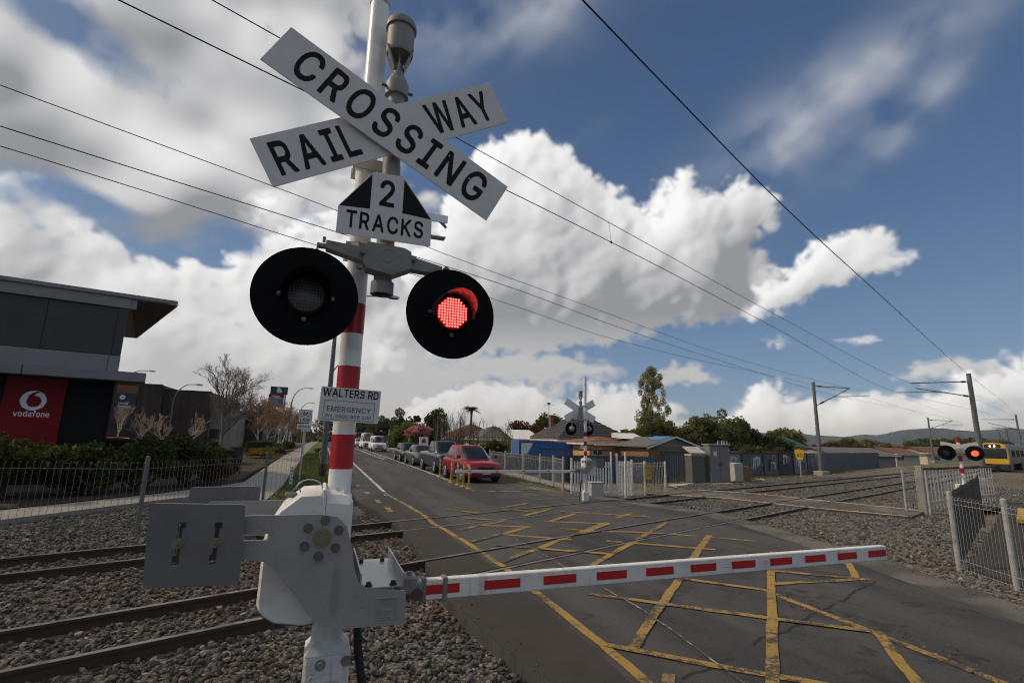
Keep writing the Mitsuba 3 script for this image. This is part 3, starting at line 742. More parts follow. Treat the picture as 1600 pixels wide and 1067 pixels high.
def f_asphalt(p, n, uv):
    a = fbm(p.x * 0.7, p.y * 0.35, 0.0, 4)
    b = fbm(p.x * 4.0, p.y * 4.0, 3.0, 3)
    g = noise(p.x * 95.0, p.y * 95.0, 1.0)
    tr = fbm(p.x * 1.5, p.y * 0.10, 6.0, 4)
    sp = smoothstep(0.70, 0.78, noise(p.x * 2.3, p.y * 2.3, 8.0)) * smoothstep(0.4, 0.7, noise(p.x * 11.0, p.y * 11.0, 3.0))
    g2 = noise(p.x * 210.0, p.y * 210.0, 5.0)
    c = mix((0.036, 0.0358, 0.0358), (0.057, 0.0565, 0.056), smoothstep(0.35, 0.7, a))
    c = mix(c, (0.030, 0.029, 0.028), smoothstep(0.55, 0.75, b) * 0.5)
    c = mix(c, (0.066, 0.064, 0.061), smoothstep(0.50, 0.72, tr) * 0.75)
    c = mix(c, (0.018, 0.0175, 0.017), sp * 0.55)
    c = c * (0.66 + 0.42 * g + 0.28 * g2)
    # sealed cracks and joints
    d1 = dr.abs(p.y - (3.92 + 0.355 * (p.x - 3.06)) + 0.09 * (noise(p.x * 2.2, 7.0) - 0.5) + 0.03 * (noise(p.x * 13.0, 9.0) - 0.5))
    on1 = smoothstep(0.035, 0.012, d1) * smoothstep(0.25, 0.45, noise(p.x * 4.0, p.y * 4.0, 2.0)) * smoothstep(2.6, 3.2, p.x) * smoothstep(9.3, 8.8, p.x)
    return mix(c, (0.012, 0.012, 0.012), on1 * 0.85)


def f_asphalt_bump(p, n, uv):
    return 0.5 * noise(p.x * 120.0, p.y * 120.0, 1.0) + 0.5 * noise(p.x * 60.0, p.y * 60.0, 2.0)


textured("asphalt", f_asphalt, 0.82, f_asphalt_bump, 0.0016, 2e-3)
textured("asphalt_dark", lambda p, n, uv: mix((0.030, 0.026, 0.022), (0.044, 0.039, 0.034), fbm(p.x * 3, p.y * 3, 0.0, 4)) * (0.78 + 0.3 * noise(p.x * 110.0, p.y * 110.0, 1.0) + 0.15 * noise(p.x * 240.0, p.y * 240.0, 1.0)), 0.85, f_asphalt_bump, 0.0018, 2e-3)
textured("asphalt_dusty", lambda p, n, uv: mix((0.062, 0.058, 0.053), (0.11, 0.103, 0.094), smoothstep(0.35, 0.7, fbm(p.x * 1.6, p.y * 1.6, 0.0, 4))) * (0.76 + 0.3 * noise(p.x * 100.0, p.y * 100.0, 1.0) + 0.18 * noise(p.x * 230.0, p.y * 230.0, 1.0)), 0.88, f_asphalt_bump, 0.0018, 2e-3)


def paint(rgb, base, keep):
    """Road paint worn down to the asphalt in specks and scuffs."""
    def fn(p, n, uv):
        w = 0.55 * fbm(p.x * 5.0, p.y * 5.0, 0.0, 3) + 0.25 * noise(p.x * 40.0, p.y * 40.0, 2.0) + 0.2 * noise(p.x * 130.0, p.y * 130.0, 4.0)
        t = smoothstep(keep - 0.07, keep + 0.07, w)
        c = mi.Color3f(rgb) * (0.82 + 0.3 * noise(p.x * 70.0, p.y * 70.0, 9.0))
        return mix(c, base, t * 0.92)
    return fn


YEL = (0.30, 0.19, 0.042)
textured("paint_yellow", paint(YEL, (0.045, 0.043, 0.04), 0.59), 0.7)
textured("paint_yellow_worn", paint((0.28, 0.18, 0.05), (0.047, 0.045, 0.042), 0.52), 0.75)
textured("paint_yellow_ghost", paint((0.25, 0.165, 0.06), (0.048, 0.046, 0.042), 0.45), 0.75)
textured("paint_white", paint((0.50, 0.49, 0.46), (0.05, 0.048, 0.045), 0.56), 0.7)
textured("paint_white_worn", paint((0.34, 0.33, 0.31), (0.05, 0.048, 0.045), 0.43), 0.75)


def f_gravel(p, n, uv):
    d1, d2, c = voronoi(p.x * 17.0, p.y * 17.0)
    e1, e2, c2 = voronoi(p.x * 8.0 + 3.1, p.y * 8.0)
    a = fbm(p.x * 0.5, p.y * 0.5, 0.0, 3)
    k = 0.10 + 0.14 * c * c + 0.05 * c2
    col = mix(mi.Color3f(k * 0.96, k * 0.92, k * 0.86), mi.Color3f(k * 0.98, k * 0.84, k * 0.68), smoothstep(0.42, 0.62, a))
    return col * (0.45 + 0.55 * smoothstep(0.0, 0.22, d2 - d1))


textured("gravel", f_gravel, 0.9, lambda p, n, uv: smoothstep(0.0, 0.5, voronoi(p.x * 17.0, p.y * 17.0)[1] - voronoi(p.x * 17.0, p.y * 17.0)[0]), 0.03, 6e-3)


def f_earth(p, n, uv):
    a = fbm(p.x * 0.35, p.y * 0.35, 0.0, 4)
    b = fbm(p.x * 3.1, p.y * 3.1, 1.0, 3)
    c = mix((0.085, 0.068, 0.046), (0.13, 0.105, 0.072), b)
    return mix(c, (0.055, 0.066, 0.024), smoothstep(0.42, 0.6, a)) * (0.8 + 0.4 * noise(p.x * 22.0, p.y * 22.0, 4.0))


textured("earth", f_earth, 0.95)
textured("concrete", lambda p, n, uv: mix((0.19, 0.178, 0.155), (0.26, 0.245, 0.215), fbm(p.x * 1.7, p.y * 1.7, p.z * 1.7, 4)) * (0.86 + 0.28 * noise(p.x * 60.0, p.y * 60.0, p.z * 60.0)), 0.85)
textured("kerb_concrete", lambda p, n, uv: mix((0.22, 0.21, 0.19), (0.36, 0.345, 0.31), fbm(p.x * 3, p.y * 3, p.z * 3, 4)) * (0.86 + 0.28 * noise(p.x * 60.0, p.y * 60.0, p.z * 60.0)), 0.85)
textured("bark_mulch", lambda p, n, uv: mix((0.018, 0.013, 0.009), (0.05, 0.035, 0.024), noise(p.x * 26.0, p.y * 26.0, 0.0)), 0.95)
textured("turf", lambda p, n, uv: mix((0.045, 0.062, 0.014), (0.085, 0.10, 0.028), fbm(p.x * 2.2, p.y * 2.2, 0.0, 4)) * (0.75 + 0.5 * noise(p.x * 45.0, p.y * 45.0, 0.0)), 0.95)
textured("dry_grass", lambda p, n, uv: mix((0.10, 0.085, 0.05), (0.07, 0.075, 0.03), fbm(p.x * 1.3, p.y * 1.3, 0.0, 4)) * (0.75 + 0.5 * noise(p.x * 40.0, p.y * 40.0, 0.0)), 0.95)


def yard_z(x, y):
    k = np.clip((x - 11.5) / 3.0, 0, 1) * np.clip((y - (23.5 + 0.38 * np.maximum(x - 18, 0))) / 6.0, 0, 1)
    return -0.22 - 0.62 * k * k * (3 - 2 * k)


gx = np.unique(np.concatenate([np.linspace(-60, 160, 111), [-4200, -2500, -800, -300, -120, 220, 350, 800, 2500, 4200]]))
gy = np.unique(np.concatenate([np.linspace(-30, 150, 91), [-4200, -800, -120, 200, 300, 800, 2500, 4200]]))
GX, GY = np.meshgrid(gx, gy, indexing="ij")
gv = np.column_stack([GX.ravel(), GY.ravel(), yard_z(GX, GY).ravel()])
ii, jj = np.meshgrid(np.arange(len(gx) - 1), np.arange(len(gy) - 1), indexing="ij")
qq = np.stack([ii * len(gy) + jj, (ii + 1) * len(gy) + jj, (ii + 1) * len(gy) + jj + 1, ii * len(gy) + jj + 1], -1).reshape(-1, 4)
structure("ground", trimesh.Trimesh(gv, np.vstack([qq[:, [0, 1, 2]], qq[:, [0, 2, 3]]]), process=False), "earth", smooth=True)

LEFT_BALLAST = sg.Polygon([(-45, -20), (2.9, -20), *ROAD_L[:8], (1.15, 17.2), (0.93, 17.28), (-1.40, 17.28), (-2.87, 17.28), (-2.92, 20.15), (-4.47, 18.0), (-6.52, 14.84), (-12.5, 5.5), (-45, -4)])
RIGHT_BALLAST = sg.Polygon([*ROAD_R[0:9], (10.4, 17.4), (13.6, 17.9), (15.5, 20.0), (18.0, 22.0), (24.6, 24.3), (34, 27.4), (45, 31.6), (60, 37.2), (112, 56), (112, 34), (60, 19), (31, 12.9), (19, 10.9), (16.0, 8.2), (10.6, 5.7), (9.6, 3.5), (8.6, 1), (8.0, -9)])
structure("ballast_bed", sheet(LEFT_BALLAST, -0.13), "gravel")
structure("ballast_bed", sheet(RIGHT_BALLAST, -0.07), "gravel")

structure("road", exy(road_poly.difference(slots), -0.24, 0.0), "asphalt")
shoulder = sg.Polygon([*ROAD_L[1:9], (2.25, 17.2), (2.45, 15.2), (2.55, 13.0), (2.62, 11.2), (2.72, 9.3), (2.78, 8.0), (2.74, 6.7), (2.70, 4.8), (2.6, 3.6), (2.5, 1.0)]).intersection(road_poly.buffer(-0.01))
structure("road_shoulder", sheet(shoulder.difference(slots), 0.004), "asphalt_dark")
edge = sg.LineString(ROAD_R[1:10]).buffer(0.75).intersection(road_poly.buffer(-0.02)).difference(slots)
ev = np.array(edge.exterior.coords) if edge.geom_type == "Polygon" else None
structure("road_edge", sheet(edge, 0.004), "asphalt_dusty")


def stripe(pts, w, taper=None):
    return sg.LineString(pts).buffer(w / 2, cap_style=2, join_style=1).difference(slots)


def ragged(g, seed, amp=0.012):
    """A painted edge is never ruler-straight."""
    def wob(g1):
        c = np.array(g1.segmentize(0.25).exterior.coords)[:-1]
        c = c + (np.column_stack([meshkit.noise(np.column_stack([c * 4.1, np.full(len(c), seed)]), 1), meshkit.noise(np.column_stack([c * 4.1, np.full(len(c), seed)]), 2)]) - 0.5) * amp * 2
        p = sg.Polygon(c)
        return p if p.is_valid else p.buffer(0)
    return shapely.ops.unary_union([wob(x) for x in getattr(g, "geoms", [g])])


BORDER = [(2.30, 19.4), (2.45, 17.2), (2.6, 15.2), (2.68, 13.6), (2.66, 12.3), (2.76, 11.2), (2.86, 9.5), (2.90, 8.1), (2.87, 6.7), (2.82, 4.83), (2.76, 4.0), (2.7, 2.6)]
structure("road_marking", sheet(ragged(stripe(BORDER[3:], 0.115), 1), 0.008), "paint_yellow")
structure("road_marking", sheet(ragged(stripe(BORDER[:4], 0.11), 2), 0.008), "paint_yellow_worn")
STRONG = [[(3.35, 4.3), (5.3, 2.5)], [(3.92, 6.02), (5.12, 4.92)], [(5.35, 6.55), (6.04, 5.8)], [(6.98, 6.62), (4.75, 4.55)], [(8.3, 9.5), (7.2, 8.5)], [(5.75, 7.15), (4.5, 6.0)], [(6.35, 6.04), (7.05, 5.98)], [(9.0, 6.82), (7.95, 5.92)],
          [(5.93, 4.24), (4.6, 2.85)], [(3.7, 8.92), (4.58, 9.65)], [(5.4, 8.62), (6.6, 9.62)], [(5.64, 9.46), (7.3, 8.2)], [(6.09, 10.52), (7.6, 9.75)], [(3.95, 9.15), (5.1, 8.35)], [(3.76, 10.68), (5.0, 9.75)], [(3.82, 10.68), (4.75, 11.42)],
          [(5.5, 11.98), (6.83, 13.08)], [(5.2, 12.97), (6.6, 14.14)], [(5.14, 14.53), (6.45, 15.54)], [(5.42, 12.07), (6.82, 11.38)], [(7.6, 12.15), (8.5, 12.86)], [(5.45, 10.26), (6.9, 11.44)], [(3.68, 14.36), (4.2, 13.7)], [(3.58, 13.02), (4.15, 12.5)], [(3.72, 11.86), (4.7, 11.36)], [(5.35, 11.05), (6.3, 10.3)], [(6.6, 13.6), (8.6, 12.1)]]
WORN = [[(2.82, 4.83), (3.35, 4.3)], [(5.12, 4.92), (5.89, 4.25)], [(6.02, 5.8), (5.97, 5.33), (5.89, 4.25), (5.78, 3.06), (5.6, 1.5)], [(8.3, 7.78), (6.98, 6.62)], [(4.75, 4.55), (3.3, 3.2)], [(7.2, 8.5), (5.75, 7.15)], [(4.5, 6.0), (3.0, 4.6)], [(7.05, 5.98), (7.9, 5.9), (8.15, 5.83)],
        [(6.4, 7.3), (7.1, 6.6), (8.0, 5.9)], [(4.58, 9.65), (6.0, 10.8), (6.9, 11.56)], [(4.3, 7.7), (5.4, 8.62)], [(6.6, 9.62), (8.44, 11.2)], [(7.6, 9.75), (8.8, 8.7)], [(3.6, 11.75), (4.5, 12.4)], [(5.1, 14.3), (5.9, 13.6)]]
GHOST = [[(2.95, 8.3), (3.7, 8.92)], [(2.9, 10.0), (3.8, 10.68)], [(3.05, 4.1), (2.6, 3.5)], [(3.5, 6.4), (3.92, 6.02)], [(3.0, 11.3), (3.7, 11.86)], [(4.9, 7.05), (5.35, 6.55)], [(3.3, 9.6), (3.95, 9.15)], [(3.1, 15.5), (4.2, 15.3)], [(3.4, 14.6), (4.0, 14.5)], [(6.4, 16.8), (7.9, 16.0)], [(7.0, 17.9), (8.4, 17.2)]]
k = 0
for segs, m, w in ((STRONG, "paint_yellow", 0.112), (WORN, "paint_yellow_worn", 0.112), (GHOST, "paint_yellow_ghost", 0.112)):
    for s in segs:
        k += 1
        structure("road_marking", sheet(ragged(stripe(s, w if s[0][1] < 8 else w + 0.02), 10 + k), 0.007 + 0.002 * (k % 5)), m)
for y in (14.9, 16.8, 19.3, 22.0, 25.0, 28.4):
    structure("road_marking", sheet(ragged(sg.box(1.93 - (y - 14.9) * 0.05 - 0.075, y - 0.42, 1.93 - (y - 14.9) * 0.05 + 0.075, y + 0.42), y), 0.008), "paint_yellow")
structure("road_marking", sheet(ragged(stripe([(2.33, 19.6), (2.37, 37), (2.4, 70), (2.6, 120)], 0.13), 61, 0.008), 0.008), "paint_white")
structure("road_marking", sheet(ragged(stripe([(2.28, 18.2), (2.32, 19.5)], 0.16), 62), 0.008), "paint_white_worn")
structure("road_marking", sheet(ragged(stripe([(5.92, 24.5), (6.05, 34), (6.15, 50), (6.2, 110)], 0.13), 63, 0.008), 0.008), "paint_white")
structure("road_marking", sheet(ragged(stripe([(5.70, 19.2), (5.80, 24.5), (5.9, 31)], 0.10), 64, 0.01), 0.012), "paint_yellow_worn")
structure("road_marking", sheet(ragged(stripe([(5.3, 46), (5.2, 60), (5.2, 110)], 0.13), 65, 0.008), 0.008), "paint_white")
for y in range(48, 80, 4):
    structure("road_marking", sheet(stripe([(5.32, y), (6.05, y + 2.4)], 0.16), 0.016), "paint_white")
structure("road_marking", sheet(ragged(stripe([(3.9, 10.3), (3.84, 8.0), (3.84, 6.69), (3.82, 5.59), (3.72, 4.8), (3.55, 3.76), (3.3, 2.5)], 0.022), 66, 0.012), 0.018), "paint_white_worn")
for a in ([(6.2, 19.2), (7.9, 18.9)], [(7.4, 19.8), (8.6, 19.5)], [(7.2, 17.6), (8.6, 17.3)]):
    structure("road_marking", sheet(ragged(stripe(a, 0.2), 70 + a[0][0], 0.03), 0.012), "paint_white_worn")

# ------------------------------------------------------------------ rails
textured("rail_rust", lambda p, n, uv: mix((0.045, 0.026, 0.016), (0.085, 0.050, 0.030), fbm(p.x * 6, p.y * 6, p.z * 20, 3)), 0.85)
textured("rail_steel", lambda p, n, uv: mix((0.26, 0.245, 0.23), (0.12, 0.085, 0.06), smoothstep(0.45, 0.75, fbm(p.x * 5, p.y * 5, 0.0, 3))), 0.38, metal=0.75)


def rail_mesh(line, section):
    t = np.gradient(line, axis=0)
    t /= np.linalg.norm(t, axis=1, keepdims=True)
    nrm = np.column_stack([-t[:, 1], t[:, 0]])
    s = np.asarray(section, float)
    m = len(s)
    v = np.concatenate([line[:, None, :] + nrm[:, None, :] * s[None, :, :1], np.broadcast_to(s[None, :, 1:], (len(line), m, 1))], -1).reshape(-1, 3)
    i, j = np.meshgrid(np.arange(len(line) - 1), np.arange(m), indexing="ij")
    q = np.stack([i * m + j, (i + 1) * m + j, (i + 1) * m + (j + 1) % m, i * m + (j + 1) % m], -1).reshape(-1, 4)
    return trimesh.Trimesh(v, np.vstack([q[:, [0, 1, 2]], q[:, [0, 2, 3]]]), process=False)


FOOT = [(-0.07, -0.165), (0.07, -0.165), (0.07, -0.15), (0.012, -0.135), (0.012, -0.03), (0.034, -0.022), (0.034, 0.004), (-0.034, 0.004), (-0.034, -0.022), (-0.012, -0.03), (-0.012, -0.135), (-0.07, -0.15)]
HEAD = [(-0.031, 0.0045), (0.031, 0.0045), (0.033, 0.009), (0.026, 0.012), (-0.026, 0.012), (-0.033, 0.009)]
for tr, lab in ((RAILS[0], "railway track nearer to the camera, passing under the foreground barrier"), (RAILS[1], "railway track farther from the camera, passing the white pedestrian gates")):
    t = Thing("railway_track", lab, "railway track")
    for r in tr:
        k_ = t.put("rail", rail_mesh(r, FOOT), "rail_rust")
        t.put("running_surface", rail_mesh(r, HEAD), "rail_steel", smooth=30, under=k_)

# pedestrian crossing of asphalt between the gates and the maze of fences
PED = sg.Polygon([(14.45, 15.7), (15.4, 12.8), (16.7, 10.5), (18.9, 11.4), (18.1, 14.1), (17.4, 16.9), (15.9, 18.8), (12.6, 18.2), (12.4, 17.5)])
structure("path", exy(PED.difference(slots), -0.2, 0.0), "asphalt_dusty")
textured("paint_ochre", paint((0.62, 0.42, 0.22), (0.13, 0.11, 0.09), 0.62), 0.7)
for a in ([(12.4, 17.62), (14.5, 15.76), (15.45, 12.84), (16.72, 10.62)], [(15.85, 18.7), (17.33, 16.85), (18.02, 14.1), (18.78, 11.5)]):
    structure("road_marking", sheet(stripe(a, 0.14).intersection(PED), 0.004), "paint_ochre")

# footpaths, verge, kerbs
structure("footpath", exy([(-12.5, 5.6), (-6.5, 14.85), (-4.45, 18.03), (-2.9, 20.2), (-2.9, 24.2), (-4.92, 19.82), (-7.28, 16.53), (-13.6, 6.5)], -0.25, 0.0), "concrete")
structure("footpath", exy([(-2.88, 17.3), (-1.42, 17.3), (-1.27, 22), (-1.5, 53), (-1.3, 110), (-0.6, 160), (-2.6, 160), (-3.0, 110), (-3.2, 53), (-2.88, 24)], -0.25, 0.004), "concrete")
structure("grass_verge", exy([(-1.41, 17.3), (0.93, 17.3), (0.93, 110), (1.3, 160), (-0.6, 160), (-1.29, 110), (-1.49, 53), (-1.26, 22)], -0.25, 0.03), "turf")
structure("kerb", exy([(0.94, 17.3), (1.09, 17.3), (1.09, 60), (1.19, 110), (1.04, 110), (0.94, 60)], -0.2, 0.11), "kerb_concrete")
structure("garden_bed", exy([(-26, 8), (-13.7, 6.6), (-7.32, 16.55), (-4.96, 19.9), (-3.22, 23.5), (-3.24, 53), (-3.05, 110), (-10, 110), (-10, 50), (-9, 26), (-26, 26)], -0.25, 0.02), "bark_mulch")
structure("car_park", sheet([(-60, 26.2), (-10.1, 26.2), (-10.1, 110), (-60, 110)], -0.05), "asphalt_dusty")
structure("footpath", exy([(9.85, 18.8), (11.2, 18.2), (11.0, 22), (11.6, 30), (12.2, 60), (13, 110), (11.6, 110), (10.8, 60), (10.3, 30), (9.75, 23)], -0.9, -0.03), "concrete")
structure("grass_verge", exy([(8.76, 23.2), (9.15, 20.4), (9.55, 18.9), (9.8, 18.9), (9.72, 23), (10.25, 30), (10.75, 60), (11.5, 110), (9.75, 110), (9.05, 60), (8.9, 45)], -0.3, 0.02), "dry_grass")
structure("kerb", exy([(8.77, 26), (8.88, 26), (8.89, 45), (9.04, 60), (9.74, 110), (9.62, 110), (8.92, 60), (8.77, 45)], -0.2, 0.1), "kerb_concrete")


# ------------------------------------------------------------------ ballast stones, weeds and grass
def stone_kinds(seed, n=10):
    r = np.random.default_rng(seed)
    out = []
    for _ in range(n):
        m = trimesh.creation.icosahedron()
        v = np.array(m.vertices) * r.uniform(0.72, 1.2, (12, 1)) * np.array([r.uniform(0.8, 1.25), r.uniform(0.7, 1.0), r.uniform(0.5, 0.8)])
        out.append((v, np.array(m.faces)))
    return out


KINDS = stone_kinds(3)


def stones(points, sizes, z, seed, tint):
    r = np.random.default_rng(seed)
    V, F, Cc, o = [], [], [], 0
    kind = r.integers(0, len(KINDS), len(points))
    for k, (v, f) in enumerate(KINDS):
        ix = np.nonzero(kind == k)[0]
        if not len(ix):
            continue
        q = r.normal(size=(len(ix), 4))
        q[:, 1:3] *= 0.45
        q /= np.linalg.norm(q, axis=1, keepdims=True)
        w, x, y, zz = q.T
        M = np.stack([np.stack([1 - 2 * (y * y + zz * zz), 2 * (x * y - w * zz), 2 * (x * zz + w * y)], -1), np.stack([2 * (x * y + w * zz), 1 - 2 * (x * x + zz * zz), 2 * (y * zz - w * x)], -1), np.stack([2 * (x * zz - w * y), 2 * (y * zz + w * x), 1 - 2 * (x * x + y * y)], -1)], 1)
        s = sizes[ix]
        P = np.einsum("nij,kj->nki", M, v) * s[:, None, None]
        P[..., :2] += points[ix][:, None]
        P[..., 2] += (z + s * r.uniform(-0.1, 0.55, len(ix)) + 0.5 * s)[:, None] - 0.3 * s[:, None]
        col = tint(points[ix], r)
        V.append(P.reshape(-1, 3))
        F.append((f[None] + (np.arange(len(ix)) * 12)[:, None, None]).reshape(-1, 3) + o)
        Cc.append(np.repeat(col, 12, 0))
        o += 12 * len(ix)
    return trimesh.Trimesh(np.vstack(V), np.vstack(F), process=False), np.vstack(Cc)


def stone_tint(p, r):
    n = len(p)
    k = 0.05 + 0.125 * r.random(n) ** 1.8 + 0.16 * (r.random(n) < 0.03)
    rust = np.clip((meshkit.fbm(np.column_stack([p * 0.45, np.zeros(n)]), 3, 5) - 0.46) * 6, 0, 1) * r.random(n) ** 0.6
    brown = r.random(n) ** 2
    return np.column_stack([k * (1 + 0.12 * rust), k * (0.925 - 0.17 * rust - 0.05 * brown), k * (0.83 - 0.30 * rust - 0.12 * brown)])


def grey_tint(p, r):
    c = stone_tint(p, r)
    return 0.2 * c + 0.92 * c.mean(1, keepdims=True) * np.array([[1.2, 1.2, 1.17]])


def scatter(region, n, seed, far, weight=None):
    """Points of the region, thinner with the distance from the place where the signal stands."""
    r = np.random.default_rng(seed)
    x0, y0, x1, y1 = region.bounds
    p = np.column_stack([r.uniform(x0, x1, n), r.uniform(y0, y1, n)])
    keep = shapely.contains_xy(region, p[:, 0], p[:, 1])
    d = np.hypot(p[:, 0], p[:, 1])
    keep &= r.random(n) < np.clip((5.0 / np.maximum(d, 1)) ** far, 0, 1)
    return p[keep]


rail_zone = shapely.ops.unary_union([sg.LineString(r).buffer(0.06) for tr in RAILS for r in tr])
lb = LEFT_BALLAST.buffer(-0.03).intersection(sg.box(-13, 1.6, 3, 20.2)).difference(rail_zone)
pts = scatter(lb, 98000, 11, 0.75)
mesh, col = stones(pts, 0.017 + 0.029 * np.random.default_rng(1).random(len(pts)) ** 1.5, -0.128, 12, stone_tint)
structure("ballast", mesh, "stone_mat", kind="stuff", color=col, label="grey and brown crushed stone ballast around the tracks left of the road")
rb = RIGHT_BALLAST.buffer(-0.05).intersection(sg.box(7.5, 2, 36, 26)).difference(rail_zone).difference(PED.buffer(0.05))
pts = scatter(rb, 120000, 13, 0.55)
mesh, col = stones(pts, 0.015 + 0.026 * np.random.default_rng(2).random(len(pts)) ** 1.6, -0.068, 14, grey_tint)
structure("ballast", mesh, "stone_mat", kind="stuff", color=col, label="pale grey crushed stone ballast around the tracks right of the road")
# loose chips kicked onto the asphalt along the worn line and the road edge
r_ = np.random.default_rng(5)
cp = np.vstack([np.column_stack([r_.normal(5.95, 0.16, 420), r_.uniform(1.5, 5.9, 420)]), np.column_stack([np.interp(yy := r_.uniform(3, 14, 500), [q[1] for q in ROAD_R[:8]], [q[0] for q in ROAD_R[:8]]) - np.abs(r_.normal(0, 0.28, 500)), yy]), np.column_stack([np.interp(y2 := r_.uniform(2.5, 15, 260), [q[1] for q in ROAD_L[:9]], [q[0] for q in ROAD_L[:9]]) + np.abs(r_.normal(0, 0.12, 260)), y2])])
cp = cp[shapely.contains_xy(road_poly, cp[:, 0], cp[:, 1])]
mesh, col = stones(cp, 0.004 + 0.013 * r_.random(len(cp)) ** 3, 0.008, 15, stone_tint)
structure("loose_chips", mesh, "stone_mat", kind="stuff", color=col, label="small loose stone chips scattered on the asphalt")


def blades(region, n, h, w, z, seed, cols, lean=0.5):
    r = np.random.default_rng(seed)
    x0, y0, x1, y1 = region.bounds
    p = np.column_stack([r.uniform(x0, x1, n), r.uniform(y0, y1, n)])
    p = p[shapely.contains_xy(region, p[:, 0], p[:, 1])]
    m = len(p)
    a = r.uniform(0, 2 * np.pi, m)
    hh, ww = h * r.uniform(0.5, 1.3, m), w * r.uniform(0.6, 1.3, m)
    base = np.column_stack([p, np.full(m, z)])
    s = np.column_stack([np.cos(a), np.sin(a), np.zeros(m)]) * ww[:, None]
    tip = base + np.column_stack([-np.sin(a) * hh * lean * r.uniform(-1, 1, m), np.cos(a) * hh * lean * r.uniform(-1, 1, m), hh])
    v = np.stack([base - s, base + s, tip], 1).reshape(-1, 3)
    c = np.asarray(cols)[r.integers(0, len(cols), m)] * r.uniform(0.7, 1.3, (m, 1))
    return trimesh.Trimesh(v, np.arange(3 * m).reshape(-1, 3), process=False), np.repeat(c, 3, 0)


GREEN = [(0.06, 0.085, 0.018), (0.085, 0.11, 0.03), (0.10, 0.115, 0.035), (0.12, 0.115, 0.05)]
DRY = [(0.20, 0.165, 0.09), (0.15, 0.12, 0.065), (0.10, 0.10, 0.035), (0.17, 0.13, 0.08)]
m_, c_ = blades(sg.Polygon([(-1.38, 17.4), (0.9, 17.4), (0.9, 60), (-1.4, 60), (-1.24, 22)]), 26000, 0.07, 0.012, 0.03, 21, GREEN)
structure("grass", m_, "leaf_mat", kind="stuff", color=c_, label="mown green grass on the verge left of the road")
m_, c_ = blades(sg.Polygon([(8.9, 23.4), (9.2, 20.5), (9.5, 19), (9.78, 19), (9.7, 23), (10.2, 30), (10.7, 60), (9.1, 60), (9.0, 45)]), 9000, 0.12, 0.012, 0.02, 22, DRY + GREEN[:2])
structure("grass", m_, "leaf_mat", kind="stuff", color=c_, label="rough dry grass on the verge right of the road")
wz = sg.Polygon([(8.4, 1.5), (9.1, 4.2), (10.5, 7.6), (11.2, 9.0), (12.2, 8.6), (11, 6.2), (10.4, 5.7), (9.7, 3.6)])
m_, c_ = blades(wz, 2600, 0.06, 0.006, -0.1, 23, DRY, 1.2)
structure("litter", m_, "leaf_mat", kind="stuff", color=c_, label="dry grass litter along the right edge of the road")
wz = sg.Polygon([(14, 20), (18, 22.3), (24.6, 24.6), (34, 27.8), (45, 32), (45, 34), (34, 30.5), (24, 28.4), (18.5, 26), (13.6, 22)])
m_, c_ = blades(wz, 15000, 0.16, 0.016, -0.24, 24, DRY + DRY + GREEN[:1])
structure("grass", m_, "leaf_mat", kind="stuff", color=c_, label="dry weeds along the foot of the corrugated fence")
wz = sg.Polygon([(9.0, 20.5), (9.55, 18.5), (8.9, 16.3), (9.3, 16.0), (10.2, 17.0), (10.4, 17.4), (9.9, 18.6)])
m_, c_ = blades(wz, 1500, 0.09, 0.01, -0.12, 25, DRY, 1.0)
structure("grass", m_, "leaf_mat", kind="stuff", color=c_, label="dead weeds around the foot of the far crossing signal")
# ------------------------------------------------------------------ vehicles
flat("car_red", (0.22, 0.005, 0.011), 0.3, 0.15, 0.4, 0.5)
flat("car_blue_grey", (0.040, 0.052, 0.064), 0.24, 0.35, 0.5, 1.0)
flat("car_grey", (0.085, 0.09, 0.095), 0.25, 0.4, 0.5, 1.0)
flat("car_black", (0.016, 0.017, 0.019), 0.2, 0.2, 0.5, 1.0)
flat("car_white", (0.74, 0.74, 0.74), 0.28, 0.0, 0.5, 0.8)
flat("car_silver", (0.5, 0.5, 0.52), 0.28, 0.5, 0.5, 0.8)
flat("car_glass", (0.012, 0.016, 0.018), 0.06, 0.0, 0.6, 1.0)
flat("trim_black", (0.014, 0.014, 0.015), 0.5)
flat("tyre", (0.014, 0.014, 0.014), 0.85)
flat("chrome", (0.62, 0.63, 0.65), 0.16, 0.9)
flat("headlamp", (0.62, 0.64, 0.66), 0.12, 0.3, 0.6, 1.0)
flat("amber", (0.45, 0.16, 0.02), 0.3)
flat("plate_white", (0.55, 0.55, 0.54), 0.5)


def loft(stations, section):
    """Closed body: stations (y, half width, low z, side z, crown z), section of (width factor, low-side fraction or 'c' blend)."""
    rings = []
    for y, hw, zl, zs, zc in stations:
        half = [(hw * fx, zl + (zs - zl) * fz if fz <= 1 else zs + (zc - zs) * (fz - 1)) for fx, fz in section]
        full = half + [(-x, z) for x, z in half[::-1] if x > 1e-9]
        rings.append([(x, y, z) for x, z in full])
    v = np.array(rings).reshape(-1, 3)
    m = len(rings[0])
    i, j = np.meshgrid(np.arange(len(rings) - 1), np.arange(m), indexing="ij")
    q = np.stack([i * m + j, i * m + (j + 1) % m, (i + 1) * m + (j + 1) % m, (i + 1) * m + j], -1).reshape(-1, 4)
    e = (len(rings) - 1) * m
    caps = [[0, k + 1, k] for k in range(1, m - 1)] + [[e, e + k, e + k + 1] for k in range(1, m - 1)]
    return trimesh.Trimesh(v, np.vstack([q[:, [0, 2, 1]], q[:, [0, 3, 2]], np.array(caps)[:, ::-1]]), process=False)


SECTION = [(0.0, 0.0), (0.80, 0.0), (0.93, 0.06), (0.985, 0.22), (1.0, 0.45), (0.985, 0.72), (0.95, 0.90), (0.87, 1.0), (0.55, 1.75), (0.0, 2.0)]


